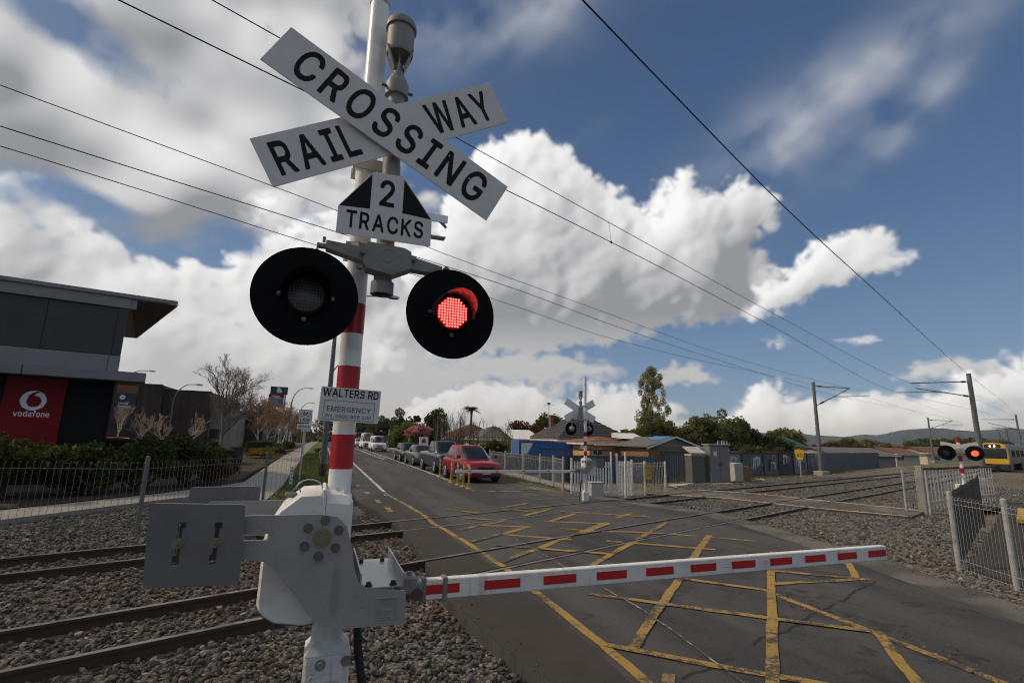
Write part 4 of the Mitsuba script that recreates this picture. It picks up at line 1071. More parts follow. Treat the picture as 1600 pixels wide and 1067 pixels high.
def patch(a, b, c, d, u0, u1, v0, v1, out=0.006):
    """Part of the quad a b c d (a-b low edge, d-c high edge), set proud along its normal."""
    a, b, c, d = (np.asarray(p, float) for p in (a, b, c, d))
    at = lambda u, v: (a * (1 - u) + b * u) * (1 - v) + (d * (1 - u) + c * u) * v  # noqa: E731
    n = np.cross(b - a, d - a)
    n /= np.linalg.norm(n)
    P = [at(u0, v0), at(u1, v0), at(u1, v1), at(u0, v1)]
    return hull([p + n * out for p in P] + [p - n * 0.004 for p in P])


def vehicle(name, label, cat_, at, rot, paint_, L, hw, body, cabin, wheels, group=None, wheel_r=0.33, front=None, kind="car", plate=None):
    t = Thing(name, label, cat_, group, at, rot)
    b = t.put("body", loft(body, SECTION), paint_, smooth=38)
    (y0b, y1b, zb, hb), (y0r, y1r, zr, hr) = cabin
    def ring(z, n=64, e=4.2):
        u = (z - zb) / (zr - zb)
        k = u * u * 0.35 + u * 0.65
        yf_, yr_, hw_ = y0b + (y0r - y0b) * (0.85 * u + 0.15 * u * u), y1b + (y1r - y1b) * (u ** 1.3 if u > 0 else 0), hb + (hr - hb) * k
        a = np.linspace(0, 2 * np.pi, n, endpoint=False)
        c_, s_ = np.cos(a), np.sin(a)
        X = hw_ * np.sign(c_) * np.abs(c_) ** (2 / e)
        Y = (yf_ + yr_) / 2 + (yr_ - yf_) / 2 * np.sign(s_) * np.abs(s_) ** (2 / e)
        Y = np.where(s_ < 0, Y + 0.10 * (np.abs(X) / hw_) ** 2.2, Y)       # the screen bows forward in the middle
        return np.column_stack([X, Y, np.full(n, z)]), (yf_, yr_, hw_)

    zs_ = [zb - 0.04, zb + 0.03] + list(np.linspace(zb + 0.03, zr - 0.07, 6))[1:] + [zr - 0.03, zr - 0.004]
    R_ = [ring(z) for z in zs_]
    groups = {}
    V_ = np.vstack([q for q, _ in R_])
    m_ = 64
    for a in range(len(zs_) - 1):
        for b in range(m_):
            f4 = [a * m_ + b, a * m_ + (b + 1) % m_, (a + 1) * m_ + (b + 1) % m_, (a + 1) * m_ + b]
            cx_, cy_ = V_[f4, 0].mean(), V_[f4, 1].mean()
            yf_, yr_, hw_ = R_[a][1]
            tt = (cy_ - yf_) / (yr_ - yf_)
            g_ = "cabin"
            if 1 <= a <= 5:
                if tt < 0.16 and abs(cx_) < 0.86 * hw_:
                    g_ = "windscreen"
                elif tt > 0.9 and abs(cx_) < 0.80 * hw_:
                    g_ = "rear_window"
                elif abs(cx_) > 0.9 * hw_:
                    cuts = ((0.10, 0.44), (0.49, 0.80)) if kind != "van" else ((0.06, 0.26), (0.30, 0.58), (0.62, 0.93))
                    for n_, (u0, u1) in enumerate(cuts):
                        if u0 < tt < u1 and a <= 4:
                            g_ = ("side_window", n_, cx_ > 0)
            groups.setdefault(g_, []).append(f4)
    top = [len(V_)]
    V_ = np.vstack([V_, [[0, (y0r + y1r) / 2, zr + 0.022]]])
    last = (len(zs_) - 1) * m_
    for g_, fs in groups.items():
        fs = np.array(fs)
        F_ = np.vstack([fs[:, [0, 1, 2]], fs[:, [0, 2, 3]]])
        if g_ == "cabin":
            F_ = np.vstack([F_, [[last + b, last + (b + 1) % m_, top[0]] for b in range(m_)]])
        used, inv = np.unique(F_, return_inverse=True)
        t.put(g_ if isinstance(g_, str) else g_[0], trimesh.Trimesh(V_[used], inv.reshape(F_.shape), process=False), paint_ if g_ == "cabin" else "car_glass", smooth=40)
    for s in (-1, 1):
        t.put("mirror", hull([(s * (hw * 0.97 + dx), y0b + dy, zb + dz) for dx in (0.0, 0.17) for dy in (0.22, 0.34) for dz in (0.04, 0.19)] + [(s * (hw + 0.12), y0b + 0.19, zb + 0.12)]), paint_ if front is None or "mirror" not in front else front["mirror"], smooth=30)
        for wy in wheels:
            w = t.put("wheel", cat(cyl((s * (hw - 0.20), wy, wheel_r), (s * (hw + 0.012), wy, wheel_r), wheel_r, n=28)), "tyre", smooth=35)
            rim = [cyl((s * (hw + 0.010), wy, wheel_r), (s * (hw + 0.016), wy, wheel_r), wheel_r * 0.24, n=14)]
            for k in range(6):
                a = math.radians(60 * k + 15)
                rim.append(cyl((s * (hw + 0.008), wy, wheel_r), (s * (hw + 0.016), wy + wheel_r * 0.62 * math.cos(a), wheel_r + wheel_r * 0.62 * math.sin(a)), 0.032, n=5))
            rim.append(tube([(s * (hw + 0.014), wy + wheel_r * 0.64 * math.cos(a), wheel_r + wheel_r * 0.64 * math.sin(a)) for a in np.linspace(0, 2 * math.pi, 21)], 0.02, 5))
            t.put("rim", cat(rim), "chrome", under=w)
            arch = circle2(wy, wheel_r, wheel_r + 0.065, 28).intersection(sg.box(-9, 0.2, 99, 3)).difference(circle2(wy, wheel_r, wheel_r * 0.5, 20))
            m = exz(arch, -0.01, 0.01)
            v = np.array(m.vertices)
            t.put("wheel_arch", trimesh.Trimesh(np.stack([v[:, 1] + s * (hw - 0.004), v[:, 0], v[:, 2]], 1), m.faces, process=False), "trim_black")
    f = front or {}
    yf = body[1][0]
    for s in (-1, 1):
        hx0, hx1, hz0, hz1, hy = f.get("lamp", (hw * 0.55, hw * 0.93, 0.68, 0.84, 0.04))
        t.put("headlight", hull([(s * hx0, hy - 0.03, hz0), (s * hx1, hy + 0.24, hz0 + 0.05), (s * hx1 * 1.0, hy + 0.34, hz1), (s * hx0, hy + 0.04, hz1 - 0.03), (s * hx0 * 1.05, hy + 0.2, (hz0 + hz1) / 2), (s * (hx0 + hx1) / 2, hy + 0.03, hz0)]), "headlamp", smooth=30)
        if "fog" in f:
            fx, fz, fy = f["fog"]
            t.put("fog_lamp", cat(lathe_y([(0.0, -0.01), (0.05, -0.01), (0.062, 0.03)], s * fx, fy, fz, 14)), "chrome")
    gx, gz0, gz1, gy = f.get("grille", (hw * 0.5, 0.52, 0.70, 0.0))
    g = t.put("grille", cham(-gx, gx, gy - 0.02, gy + 0.08, gz0, gz1, 0.02), "trim_black")
    if f.get("bars"):
        for z in np.linspace(gz0 + 0.04, gz1 - 0.04, f["bars"]):
            t.put("bar", box(-gx * 0.96, gx * 0.96, gy - 0.034, gy - 0.021, z - 0.014, z + 0.014), "chrome", under=g)
    bx0, bz0, bz1, by = f.get("intake", (hw * 0.7, 0.24, 0.40, 0.02))
    t.put("lower_intake", cham(-bx0, bx0, by - 0.025, by + 0.1, bz0, bz1, 0.03), "trim_black")
    if plate:
        pz, py_ = plate
        p = t.put("number_plate", cham(-0.21, 0.21, py_ - 0.012, py_, pz - 0.065, pz + 0.065, 0.003), "plate_white")
        t.put("characters", mv(words("MBL262", 0.075, 0.33, 0.002), 0, py_ - 0.012, pz), "sign_black", under=p)
    return t


def suv_body(L, hw, hood, belt, tail=0.95):
    return [(0.0, hw * 0.55, 0.36, 0.60, 0.64), (0.03, hw * 0.74, 0.29, hood - 0.26, hood - 0.20), (0.10, hw * 0.86, 0.25, hood - 0.17, hood - 0.10), (0.22, hw * 0.94, 0.23, hood - 0.11, hood - 0.04), (0.45, hw * 0.985, 0.22, hood - 0.06, hood + 0.03), (0.95, hw, 0.22, hood + 0.0, hood + 0.06), (1.35, hw, 0.22, belt - 0.01, belt + 0.05), (L * 0.5, hw, 0.22, belt, belt + 0.02), (L * 0.8, hw, 0.24, belt + 0.04, belt + 0.05), (L * 0.95, hw * 0.96, 0.28, belt + 0.02, belt + 0.03), (L, hw * 0.84, 0.36, tail - 0.1, tail)]


vehicle("suv_car", "red sport utility car at the front of the queue behind the far barrier", "car", (7.22, 22.6), 3.5, "car_red", 4.5, 0.90, suv_body(4.5, 0.90, 0.93, 1.04),
        ((0.98, 4.34, 1.03, 0.83), (2.05, 3.75, 1.66, 0.62)), (0.92, 3.6), "cars queueing at the crossing", 0.36,
        {"lamp": (0.44, 0.80, 0.70, 0.85, 0.10), "grille": (0.42, 0.52, 0.74, 0.0), "intake": (0.62, 0.25, 0.38, 0.03), "fog": (0.66, 0.47, 0.06)}, plate=(0.46, -0.022))
hwu = 0.92
ute = vehicle("pickup_truck", "dark blue grey double cab pickup truck, second in the queue behind the red car", "pickup truck", (7.12, 28.3), 2.0, "car_blue_grey", 5.2, hwu,
        [(0.0, hwu * 0.80, 0.42, 0.80, 0.86), (0.03, hwu * 0.93, 0.36, 1.00, 1.05), (0.25, hwu * 0.985, 0.33, 1.06, 1.12), (0.8, hwu, 0.33, 1.09, 1.15), (1.3, hwu, 0.33, 1.13, 1.18), (2.6, hwu, 0.33, 1.15, 1.17), (3.4, hwu, 0.36, 1.16, 1.17), (4.9, hwu, 0.40, 1.16, 1.17), (5.15, hwu * 0.97, 0.42, 1.12, 1.14), (5.2, hwu * 0.9, 0.5, 1.05, 1.07)],
        ((1.25, 3.45, 1.15, 0.82), (1.95, 3.25, 1.79, 0.66)), (0.95, 4.1), "cars queueing at the crossing", 0.39,
        {"lamp": (0.48, 0.88, 0.86, 1.04, 0.02), "grille": (0.46, 0.80, 1.02, -0.01), "bars": 3, "intake": (0.70, 0.42, 0.62, 0.0), "mirror": "chrome", "fog": (0.66, 0.56, 0.0)}, plate=(0.66, -0.03))
vehicle("sedan_car", "dark grey sedan, third in the queue behind the pickup truck", "car", (7.22, 36.2), 2.0, "car_grey", 4.75, 0.90,
        [(0.0, 0.60, 0.32, 0.52, 0.56), (0.05, 0.76, 0.26, 0.62, 0.66), (0.2, 0.85, 0.22, 0.70, 0.75), (0.7, 0.89, 0.2, 0.80, 0.86), (1.25, 0.90, 0.2, 0.90, 0.95), (2.4, 0.90, 0.2, 0.94, 0.96), (3.6, 0.90, 0.2, 0.97, 1.0), (4.4, 0.87, 0.25, 0.97, 1.02), (4.7, 0.80, 0.3, 0.92, 0.95), (4.75, 0.7, 0.4, 0.8, 0.85)],
        ((1.15, 4.1, 0.93, 0.78), (2.05, 3.35, 1.44, 0.58)), (0.9, 3.7), "cars queueing at the crossing", 0.33,
        {"lamp": (0.46, 0.82, 0.58, 0.72, 0.10), "grille": (0.40, 0.52, 0.60, 0.02), "bars": 1, "intake": (0.60, 0.24, 0.38, 0.05)}, plate=(0.42, 0.0))
vehicle("hatchback_car", "black hatchback, fourth in the queue, directly behind the grey sedan", "car", (7.12, 42.5), 2.0, "car_black", 4.1, 0.86, suv_body(4.1, 0.86, 0.84, 0.94, 0.95),
        ((0.95, 3.95, 0.93, 0.76), (1.75, 3.5, 1.50, 0.58)), (0.8, 3.35), "cars queueing at the crossing", 0.32,
        {"lamp": (0.40, 0.78, 0.60, 0.80, 0.10), "grille": (0.40, 0.42, 0.54, 0.02), "intake": (0.55, 0.24, 0.36, 0.04)}, plate=(0.42, 0.0))


def van_body(L, hw, top):
    return [(0.0, hw * 0.72, 0.36, 0.70, 0.76), (0.05, hw * 0.88, 0.30, 0.98, 1.04), (0.3, hw * 0.96, 0.28, 1.12, 1.16), (0.9, hw, 0.28, 1.16, 1.18), (L * 0.97, hw, 0.30, 1.16, 1.18), (L, hw * 0.95, 0.38, 1.12, 1.14)]


vehicle("passenger_van", "white van driving towards the crossing, nearer of the two white vans", "van", (7.3, 69.5), 1.0, "car_white", 4.9, 0.98, van_body(4.9, 0.98, 2.0),
        ((0.30, 4.85, 1.12, 0.93), (0.95, 4.75, 2.02, 0.80)), (0.75, 3.9), None, 0.33,
        {"lamp": (0.55, 0.88, 0.76, 0.95, 0.06), "grille": (0.40, 0.62, 0.80, 0.0), "bars": 2, "intake": (0.6, 0.34, 0.52, 0.0), "fog": (0.72, 0.44, 0.05)}, kind="van", plate=(0.56, -0.02))
vehicle("passenger_van", "white high roofed van behind the nearer white van", "van", (7.05, 83.5), 1.0, "car_white", 5.6, 1.02, van_body(5.6, 1.02, 2.4),
        ((0.30, 5.5, 1.15, 0.97), (1.1, 5.4, 2.45, 0.80)), (0.8, 4.4), None, 0.35,
        {"lamp": (0.52, 0.92, 0.80, 0.98, 0.06), "grille": (0.55, 0.62, 0.84, 0.0), "intake": (0.75, 0.34, 0.55, 0.0)}, kind="van", plate=(0.5, -0.02))
vehicle("distant_car", "silver car farthest along the road, behind both white vans", "car", (6.7, 97.0), 1.0, "car_silver", 4.5, 0.9, suv_body(4.5, 0.9, 0.92, 1.02),
        ((1.1, 4.2, 1.0, 0.78), (1.9, 3.6, 1.52, 0.62)), (0.9, 3.6), None, 0.34)
vehicle("hedge_car", "red car whose roof shows behind the clipped hedges left of the path", "car", (-11.3, 43.5), 80.0, "car_red", 4.3, 0.88, suv_body(4.3, 0.88, 0.9, 1.0),
        ((1.0, 4.0, 0.98, 0.78), (1.8, 3.5, 1.52, 0.6)), (0.9, 3.5), None, 0.34)

# ------------------------------------------------------------------ the train
flat("train_yellow", (0.62, 0.36, 0.02), 0.35, 0.0, 0.5, 0.6)
flat("train_steel", (0.13, 0.115, 0.10), 0.5, 0.3)
flat("train_dark", (0.03, 0.03, 0.032), 0.4)
tr = Thing("train", "yellow fronted passenger train coming along the nearer track on the right", "train", None, (62.5, 30.97, -0.05), -70.0)
L_ = 38.0
shell = [(x * 0.98, z) for x, z in [(-1.12, 0.75), (-1.14, 1.3), (-1.10, 2.2), (-0.95, 2.55), (-0.6, 2.74), (0, 2.80), (0.6, 2.74), (0.95, 2.55), (1.10, 2.2), (1.14, 1.3), (1.12, 0.75)]]
tr.put("car_body", exz(shell, 0.35, L_), "train_steel", smooth=30)
fr_ = [(x, 0.35, z) for x, z in shell] + [(x * 0.94, 0.0, 0.75 + (z - 0.75) * 0.97) for x, z in shell[:4] + shell[-4:]] + [(0.55, 0.02, 2.66), (-0.55, 0.02, 2.66)]
cab = tr.put("cab", hull(fr_), "train_yellow", smooth=20)
tr.put("windscreen", cham(-0.98, 0.98, -0.03, 0.05, 1.26, 2.24, 0.03), "car_glass", under=cab)
tr.put("front_panel", cham(-0.62, 0.62, -0.02, 0.04, 2.27, 2.66, 0.03), "train_dark", under=cab)
tr.put("windscreen_mullion", box(-0.03, 0.03, -0.04, -0.028, 1.34, 2.2), "train_dark", under=cab)
for x in (-0.16, 0.16):
    tr.put("headlight", cyl((x, -0.022, 2.46), (x, -0.04, 2.46), 0.075, n=14), "headlamp", under=cab, emitter={"type": "area", "radiance": {"type": "rgb", "value": [6.0, 5.7, 5.0]}})
for x in (-0.86, 0.86):
    tr.put("marker_light", cyl((x, -0.0, 1.0), (x, -0.02, 1.0), 0.07, n=12), "headlamp", under=cab)
tr.put("coupler", cat(cham(-0.16, 0.16, -0.35, 0.2, 0.42, 0.66, 0.03)), "train_dark")
tr.put("skirt", cham(-0.98, 0.98, 0.06, 0.8, 0.12, 0.76, 0.05), "train_dark")
for k in range(9):
    for s in (-1, 1):
        tr.put("side_window", hull([(s * (1.075 + dz), 2.4 + 3.9 * k + dy, z) for dy in (0, 2.5) for z, dz in ((1.45, 0.045), (2.1, 0.025))] + [(s * 0.98, 2.4 + 3.9 * k + dy, z) for dy in (0, 2.5) for z in (1.45, 2.1)]), "car_glass")
for k in range(4):
    tr.put("bogie", cham(-0.95, 0.95, 1.6 + 9.8 * k, 4.3 + 9.8 * k, 0.06, 0.74, 0.05), "train_dark")
tr.put("pantograph", cat(tube([(-0.4, 9, 2.8), (-0.3, 10.2, 3.7), (-0.35, 9.2, 4.5)], 0.03, 5), tube([(0.4, 9, 2.8), (0.3, 10.2, 3.7), (0.35, 9.2, 4.5)], 0.03, 5), tube([(-0.8, 9.2, 4.5), (0.8, 9.2, 4.5)], 0.035, 5)), "train_dark")
# ------------------------------------------------------------------ buildings
textured("panel_grey", worn((0.20, 0.20, 0.205), (0.16, 0.16, 0.16), 1.5, 0.5, 9.0), 0.55)
textured("clad_dark", worn((0.045, 0.043, 0.043), (0.035, 0.034, 0.033), 1.2, 0.6, 14.0), 0.6)
flat("trim_grey", (0.17, 0.17, 0.18), 0.5)
flat("soffit_brown", (0.085, 0.060, 0.042), 0.7)
flat("shop_black", (0.009, 0.009, 0.010), 0.85, spec=0.15)
flat("banner_red", (0.17, 0.006, 0.008), 0.65, spec=0.2)
flat("print_white", (0.62, 0.62, 0.63), 0.55)
flat("glass_dark", (0.02, 0.024, 0.027), 0.06, 0.0, 0.6, 0.8)
flat("glass_teal", (0.05, 0.13, 0.15), 0.1, 0.0, 0.6, 0.5)
textured("clad_brown", worn((0.036, 0.025, 0.017), (0.028, 0.02, 0.014), 0.6, 0.6, 6.0), 0.7)
textured("concrete_wall", worn((0.21, 0.19, 0.16), (0.15, 0.135, 0.115), 0.5, 0.7, 5.0), 0.85)
flat("panel_orange", (0.16, 0.055, 0.02), 0.6)
flat("panel_navy", (0.022, 0.022, 0.034), 0.5)

sh = Thing("shop_building", "dark two storey shop building with a red banner and pointed roof overhang, far left", "building", None, (-7.8, 24.0), 15.0)
sh.put("wall", cat(exy([(-22, 0.02), (-0.02, 0.02), (-6.5, 11.8), (-22, 11.8)], 0, 7.2), box(-22, -1.42, -0.03, 0.02, 0, 3.86), box(-22, -3.12, -0.10, -0.03, 0, 3.86)), "shop_black")
for k in range(9):
    sh.put("cladding_panel", cham(-2.40 * (k + 1) + 0.008, -2.40 * k - 0.008 if k else -0.30, -0.05, 0.02, 4.92, 6.82, 0.006), "clad_dark")
sh.put("corner_post", cham(-0.29, 0.0, -0.09, 0.02, 4.92, 6.82, 0.006), "clad_dark")
for k in range(6):
    sh.put("facade_panel", cham(-3.7 * (k + 1) + 0.008, -3.7 * k - 0.008 if k else -0.36, -0.09, 0.02, 4.26, 4.90, 0.006), "panel_grey")
sh.put("facade_panel", cham(-0.345, 0.01, -0.095, 0.02, 4.26, 4.90, 0.006), "panel_grey")
sh.put("fascia", cat(cham(-22, 0.05, -0.13, 0.02, 6.84, 7.26, 0.008), cham(-22, 1.3, -0.20, 0.02, 7.27, 7.42, 0.008)), "panel_grey")
sh.put("fascia_end", cham(0.06, 0.25, -0.125, 0.05, 6.84, 7.22, 0.008), "trim_grey")
roof = sh.put("roof", exy([(-22, -0.12), (1.56, -0.12), (1.62, 0.05), (0.05, 10.6), (-22, 12.2)], 7.24, 7.44), "trim_grey")
sh.put("soffit", exy([(0.0, -0.05), (1.5, -0.05), (1.53, 0.06), (0.03, 10.2), (0.0, 10.2)], 7.2, 7.238), "soffit_brown", under=roof)
for k, (a, b) in enumerate(((-22, -2.66), (-2.63, 0.93))):
    sh.put("canopy", cham(a, b, -0.75, 0.02, 3.88, 4.24, 0.012), "trim_grey")
sh.put("canopy", exy([(-0.02, 0.03), (0.925, 0.03), (0.6, 1.6), (-0.9, 1.6)], 3.89, 4.23), "trim_grey")
bn = sh.put("banner", cham(-3.10, -1.42, -0.065, -0.032, 0.4, 3.83, 0.006), "banner_red", label="red banner with a white round mark and a name")
ring = circle2(-2.27, 3.0, 0.36, 40).difference(shapely.ops.unary_union([circle2(-2.25, 2.97, 0.205, 36), sg.Polygon([(-2.44, 3.03), (-2.42, 3.16), (-2.32, 3.27), (-2.18, 3.34), (-2.13, 3.32), (-2.24, 3.24), (-2.28, 3.15), (-2.2, 3.1)])]))
sh.put("round_mark", exz(ring, -0.071, -0.066), "print_white", under=bn)
sh.put("lettering", mv(words("vodafone", 0.20, 0.98, 0.004, gap=0.14), -2.25, -0.066, 2.52), "print_white", under=bn)
sh.put("shop_window", cham(-1.30, -0.12, -0.012, 0.018, 0.3, 3.75, 0.006), "shop_black")
sh.put("door_frame", cat(box(-0.72, -0.68, -0.03, -0.013, 0.3, 3.75), box(-1.32, -0.10, -0.031, -0.014, 2.2, 2.25)), "shop_black")

br = Thing("clinic_building", "long dark brown building with a tall clinic sign, beyond the shop", "building")
br.put("wall", cat(box(-34, -16.12, 62.0, 84, -0.05, 6.76), box(-16.12, -11.68, 62.6, 84, -0.05, 6.32)), "clad_brown")
for k in range(7):
    x0 = -19.0 + k * 0.62
    if x0 < -16.4:
        br.put("cladding_board", cham(x0 + 0.01, x0 + 0.60, 61.95, 62.0, -0.02, 6.72, 0.004), "clad_brown")
for k in range(7):
    x0 = -16.10 + k * 0.63
    br.put("cladding_board", cham(x0 + 0.01, x0 + 0.61, 62.55, 62.6, -0.02, 6.29, 0.004), "clad_brown")
br.put("parapet_cap", cat(box(-34, -16.08, 61.93, 62.2, 6.762, 6.82), box(-16.07, -11.64, 62.53, 62.8, 6.322, 6.38)), "shop_black")
sg_ = br.put("sign_panel", cham(-19.9, -18.1, 61.82, 61.95, 2.6, 5.7, 0.01), "panel_navy", label="tall dark sign panel with a white flower mark and lettering")
br.put("sign_panel", cham(-19.9, -18.1, 61.84, 61.95, 5.72, 6.62, 0.01), "panel_orange", label="orange top of the sign")
fl = shapely.ops.unary_union([circle2(-19.32 + 0.16 * math.cos(math.radians(60 * a_ + 30)), 5.32 + 0.16 * math.sin(math.radians(60 * a_ + 30)), 0.10, 10) for a_ in range(6)]).difference(circle2(-19.32, 5.32, 0.055, 10))
br.put("flower_mark", exz(fl, 61.80, 61.818), "print_white", under=sg_)
br.put("lettering", cat(mv(words("Local", 0.26, 0.80, 0.012), -19.2, 61.818, 4.74), mv(words("Doctors", 0.26, 1.12, 0.012), -19.04, 61.818, 4.40)), "print_white", under=sg_)
for x in (-18.3, -14.6, -12.9):
    w_ = br.put("window", cham(x - 0.5, x + 0.5, 61.9 if x < -16.2 else 62.5, 62.2 if x < -16.2 else 62.8, 0.5, 2.1, 0.01), "glass_dark")

gb = Thing("low_building", "low grey concrete building with a teal glass front beyond the bare trees", "building")
gb.put("wall", cat(box(-15.2, -10.25, 64.0, 80, -0.05, 4.6)), "concrete_wall")
gb.put("wall", box(-14.5, -8.4, 85.0, 96, -0.05, 5.25), "clad_brown")
for x in (-12.4, -11.1):
    w_ = gb.put("window", cham(x - 0.46, x + 0.46, 63.96, 64.1, 1.45, 2.4, 0.01), "glass_dark")
    gb.put("frame", box(x - 0.52, x + 0.52, 63.94, 63.99, 1.38, 1.44), "shop_black", under=w_)
for x0 in (-12.9, -11.8):
    gb.put("glass_front", cham(x0 + 0.02, x0 + 1.06, 84.9, 84.99, 0.3, 2.95, 0.006), "glass_teal")
    gb.put("glass_front", cham(x0 + 0.02, x0 + 1.06, 84.9, 84.99, 3.02, 3.7, 0.006), "glass_dark")
gb.put("canopy", box(-13.1, -10.5, 84.0, 84.95, 3.72, 3.9), "shop_black")

bl = Thing("billboard", "tall dark advertising sign with a white bird mark above the birch row", "sign", None, (-11.1, 140.0))
bl.put("panel", cham(-2.0, 2.0, 0, 0.6, 11.9, 13.8, 0.05), "panel_navy")
bl.put("mark", exz([(-0.55, 12.55), (-0.35, 13.7), (-0.2, 13.75), (0.75, 12.75), (0.55, 12.3), (0.25, 12.2), (0.1, 12.6), (-0.05, 12.2), (-0.3, 12.3)], -0.03, 0.0), "print_white")
bl.put("screen", cham(-2.25, 1.3, -0.15, 0.3, 10.9, 11.85, 0.03), "banner_red")
bl.put("screen", cham(-2.25, 1.3, -0.15, 0.3, 8.6, 10.85, 0.03), "sign_blue")
bl.put("post", cat(cyl((1.55, 0.3, 0), (1.55, 0.3, 12), 0.18, n=10)), "trim_grey")
bl.put("post", cat(cyl((-1.6, 0.3, 0), (-1.6, 0.3, 12), 0.18, n=10)), "trim_grey")
bl.put("words", mv(words("mega", 0.5, 1.7, 0.02), -0.6, -0.15, 11.4), "print_white")
flat("sign_blue", (0.06, 0.11, 0.22), 0.5)

# ------------------------------------------------------------------ houses beyond the tracks
flat("tile_grey", (0.040, 0.040, 0.042), 0.7)
flat("tile_mid", (0.10, 0.098, 0.095), 0.75)
flat("tile_brown", (0.13, 0.062, 0.036), 0.8)
flat("tile_rust", (0.17, 0.09, 0.055), 0.8)
flat("iron_green", (0.018, 0.055, 0.040), 0.6)
flat("weatherboard_cream", (0.50, 0.45, 0.36), 0.7)
flat("weatherboard_orange", (0.52, 0.30, 0.12), 0.7)
flat("trim_white", (0.62, 0.61, 0.58), 0.6)
flat("timber_brown", (0.20, 0.115, 0.05), 0.8)
flat("gable_grey", (0.24, 0.24, 0.235), 0.8)
flat("tarp_blue", (0.03, 0.16, 0.42), 0.45)
flat("brick_red", (0.22, 0.10, 0.06), 0.85)


def hip_roof(x0, x1, y0, y1, z0, z1, course=0.2, over=0.45, ridge=None):
    """Tiled hip roof: every course a step with its lower edge proud of the one below."""
    x0, x1, y0, y1 = x0 - over, x1 + over, y0 - over, y1 + over
    w, d = x1 - x0, y1 - y0
    half = min(w, d) / 2
    n = max(4, int((z1 - z0) / course))
    ms = []
    for k in range(n):
        a, b = k / n, (k + 1) / n
        ia, ib = half * a, half * b
        za, zb = z0 + (z1 - z0) * a, z0 + (z1 - z0) * b
        e = 0.06
        if w - 2 * ib < 0.05:
            ib = min(ib, w / 2 - 0.02)
        lo = [(x0 + ia - e, y0 + ia - e), (x1 - ia + e, y0 + ia - e), (x1 - ia + e, y1 - ia + e), (x0 + ia - e, y1 - ia + e)]
        hi = [(x0 + ib, y0 + ib), (x1 - ib, y0 + ib), (x1 - ib, y1 - ib), (x0 + ib, y1 - ib)]
        ms.append(hull([(x, y, za) for x, y in lo] + [(x, y, za + 0.06) for x, y in lo] + [(x, y, zb + 0.012) for x, y in hi]))
    return cat(ms)


def gable_roof(x0, x1, y0, y1, z0, z1, over=0.35, along="x"):
    if along == "x":
        ym = (y0 + y1) / 2
        P = [[(x, y0 - over, z0 - over * (z1 - z0) / (ym - y0)), (x, ym, z1), (x, ym, z1 + 0.1), (x, y0 - over, z0 - over * (z1 - z0) / (ym - y0) + 0.1)] for x in (x0 - over, x1 + over)]
        Q = [[(x, y1 + over, z0 - over * (z1 - z0) / (ym - y0)), (x, ym, z1), (x, ym, z1 + 0.1), (x, y1 + over, z0 - over * (z1 - z0) / (ym - y0) + 0.1)] for x in (x0 - over, x1 + over)]
    else:
        xm = (x0 + x1) / 2
        P = [[(x0 - over, y, z0 - over * (z1 - z0) / (xm - x0)), (xm, y, z1), (xm, y, z1 + 0.1), (x0 - over, y, z0 - over * (z1 - z0) / (xm - x0) + 0.1)] for y in (y0 - over, y1 + over)]
        Q = [[(x1 + over, y, z0 - over * (z1 - z0) / (xm - x0)), (xm, y, z1), (xm, y, z1 + 0.1), (x1 + over, y, z0 - over * (z1 - z0) / (xm - x0) + 0.1)] for y in (y0 - over, y1 + over)]
    return cat(hull(P[0] + P[1]), hull(Q[0] + Q[1]))


def boards(x0, x1, y0, y1, z0, z1, step=0.18):
    n = max(1, int((z1 - z0) / step))
    ms = []
    for k in range(n):
        a, b = z0 + (z1 - z0) * k / n, z0 + (z1 - z0) * (k + 1) / n
        ms.append(hull([(x, y, a) for x in (x0 - 0.02, x1 + 0.02) for y in (y0 - 0.02, y1 + 0.02)] + [(x, y, b) for x in (x0, x1) for y in (y0, y1)]))
    return cat(ms)


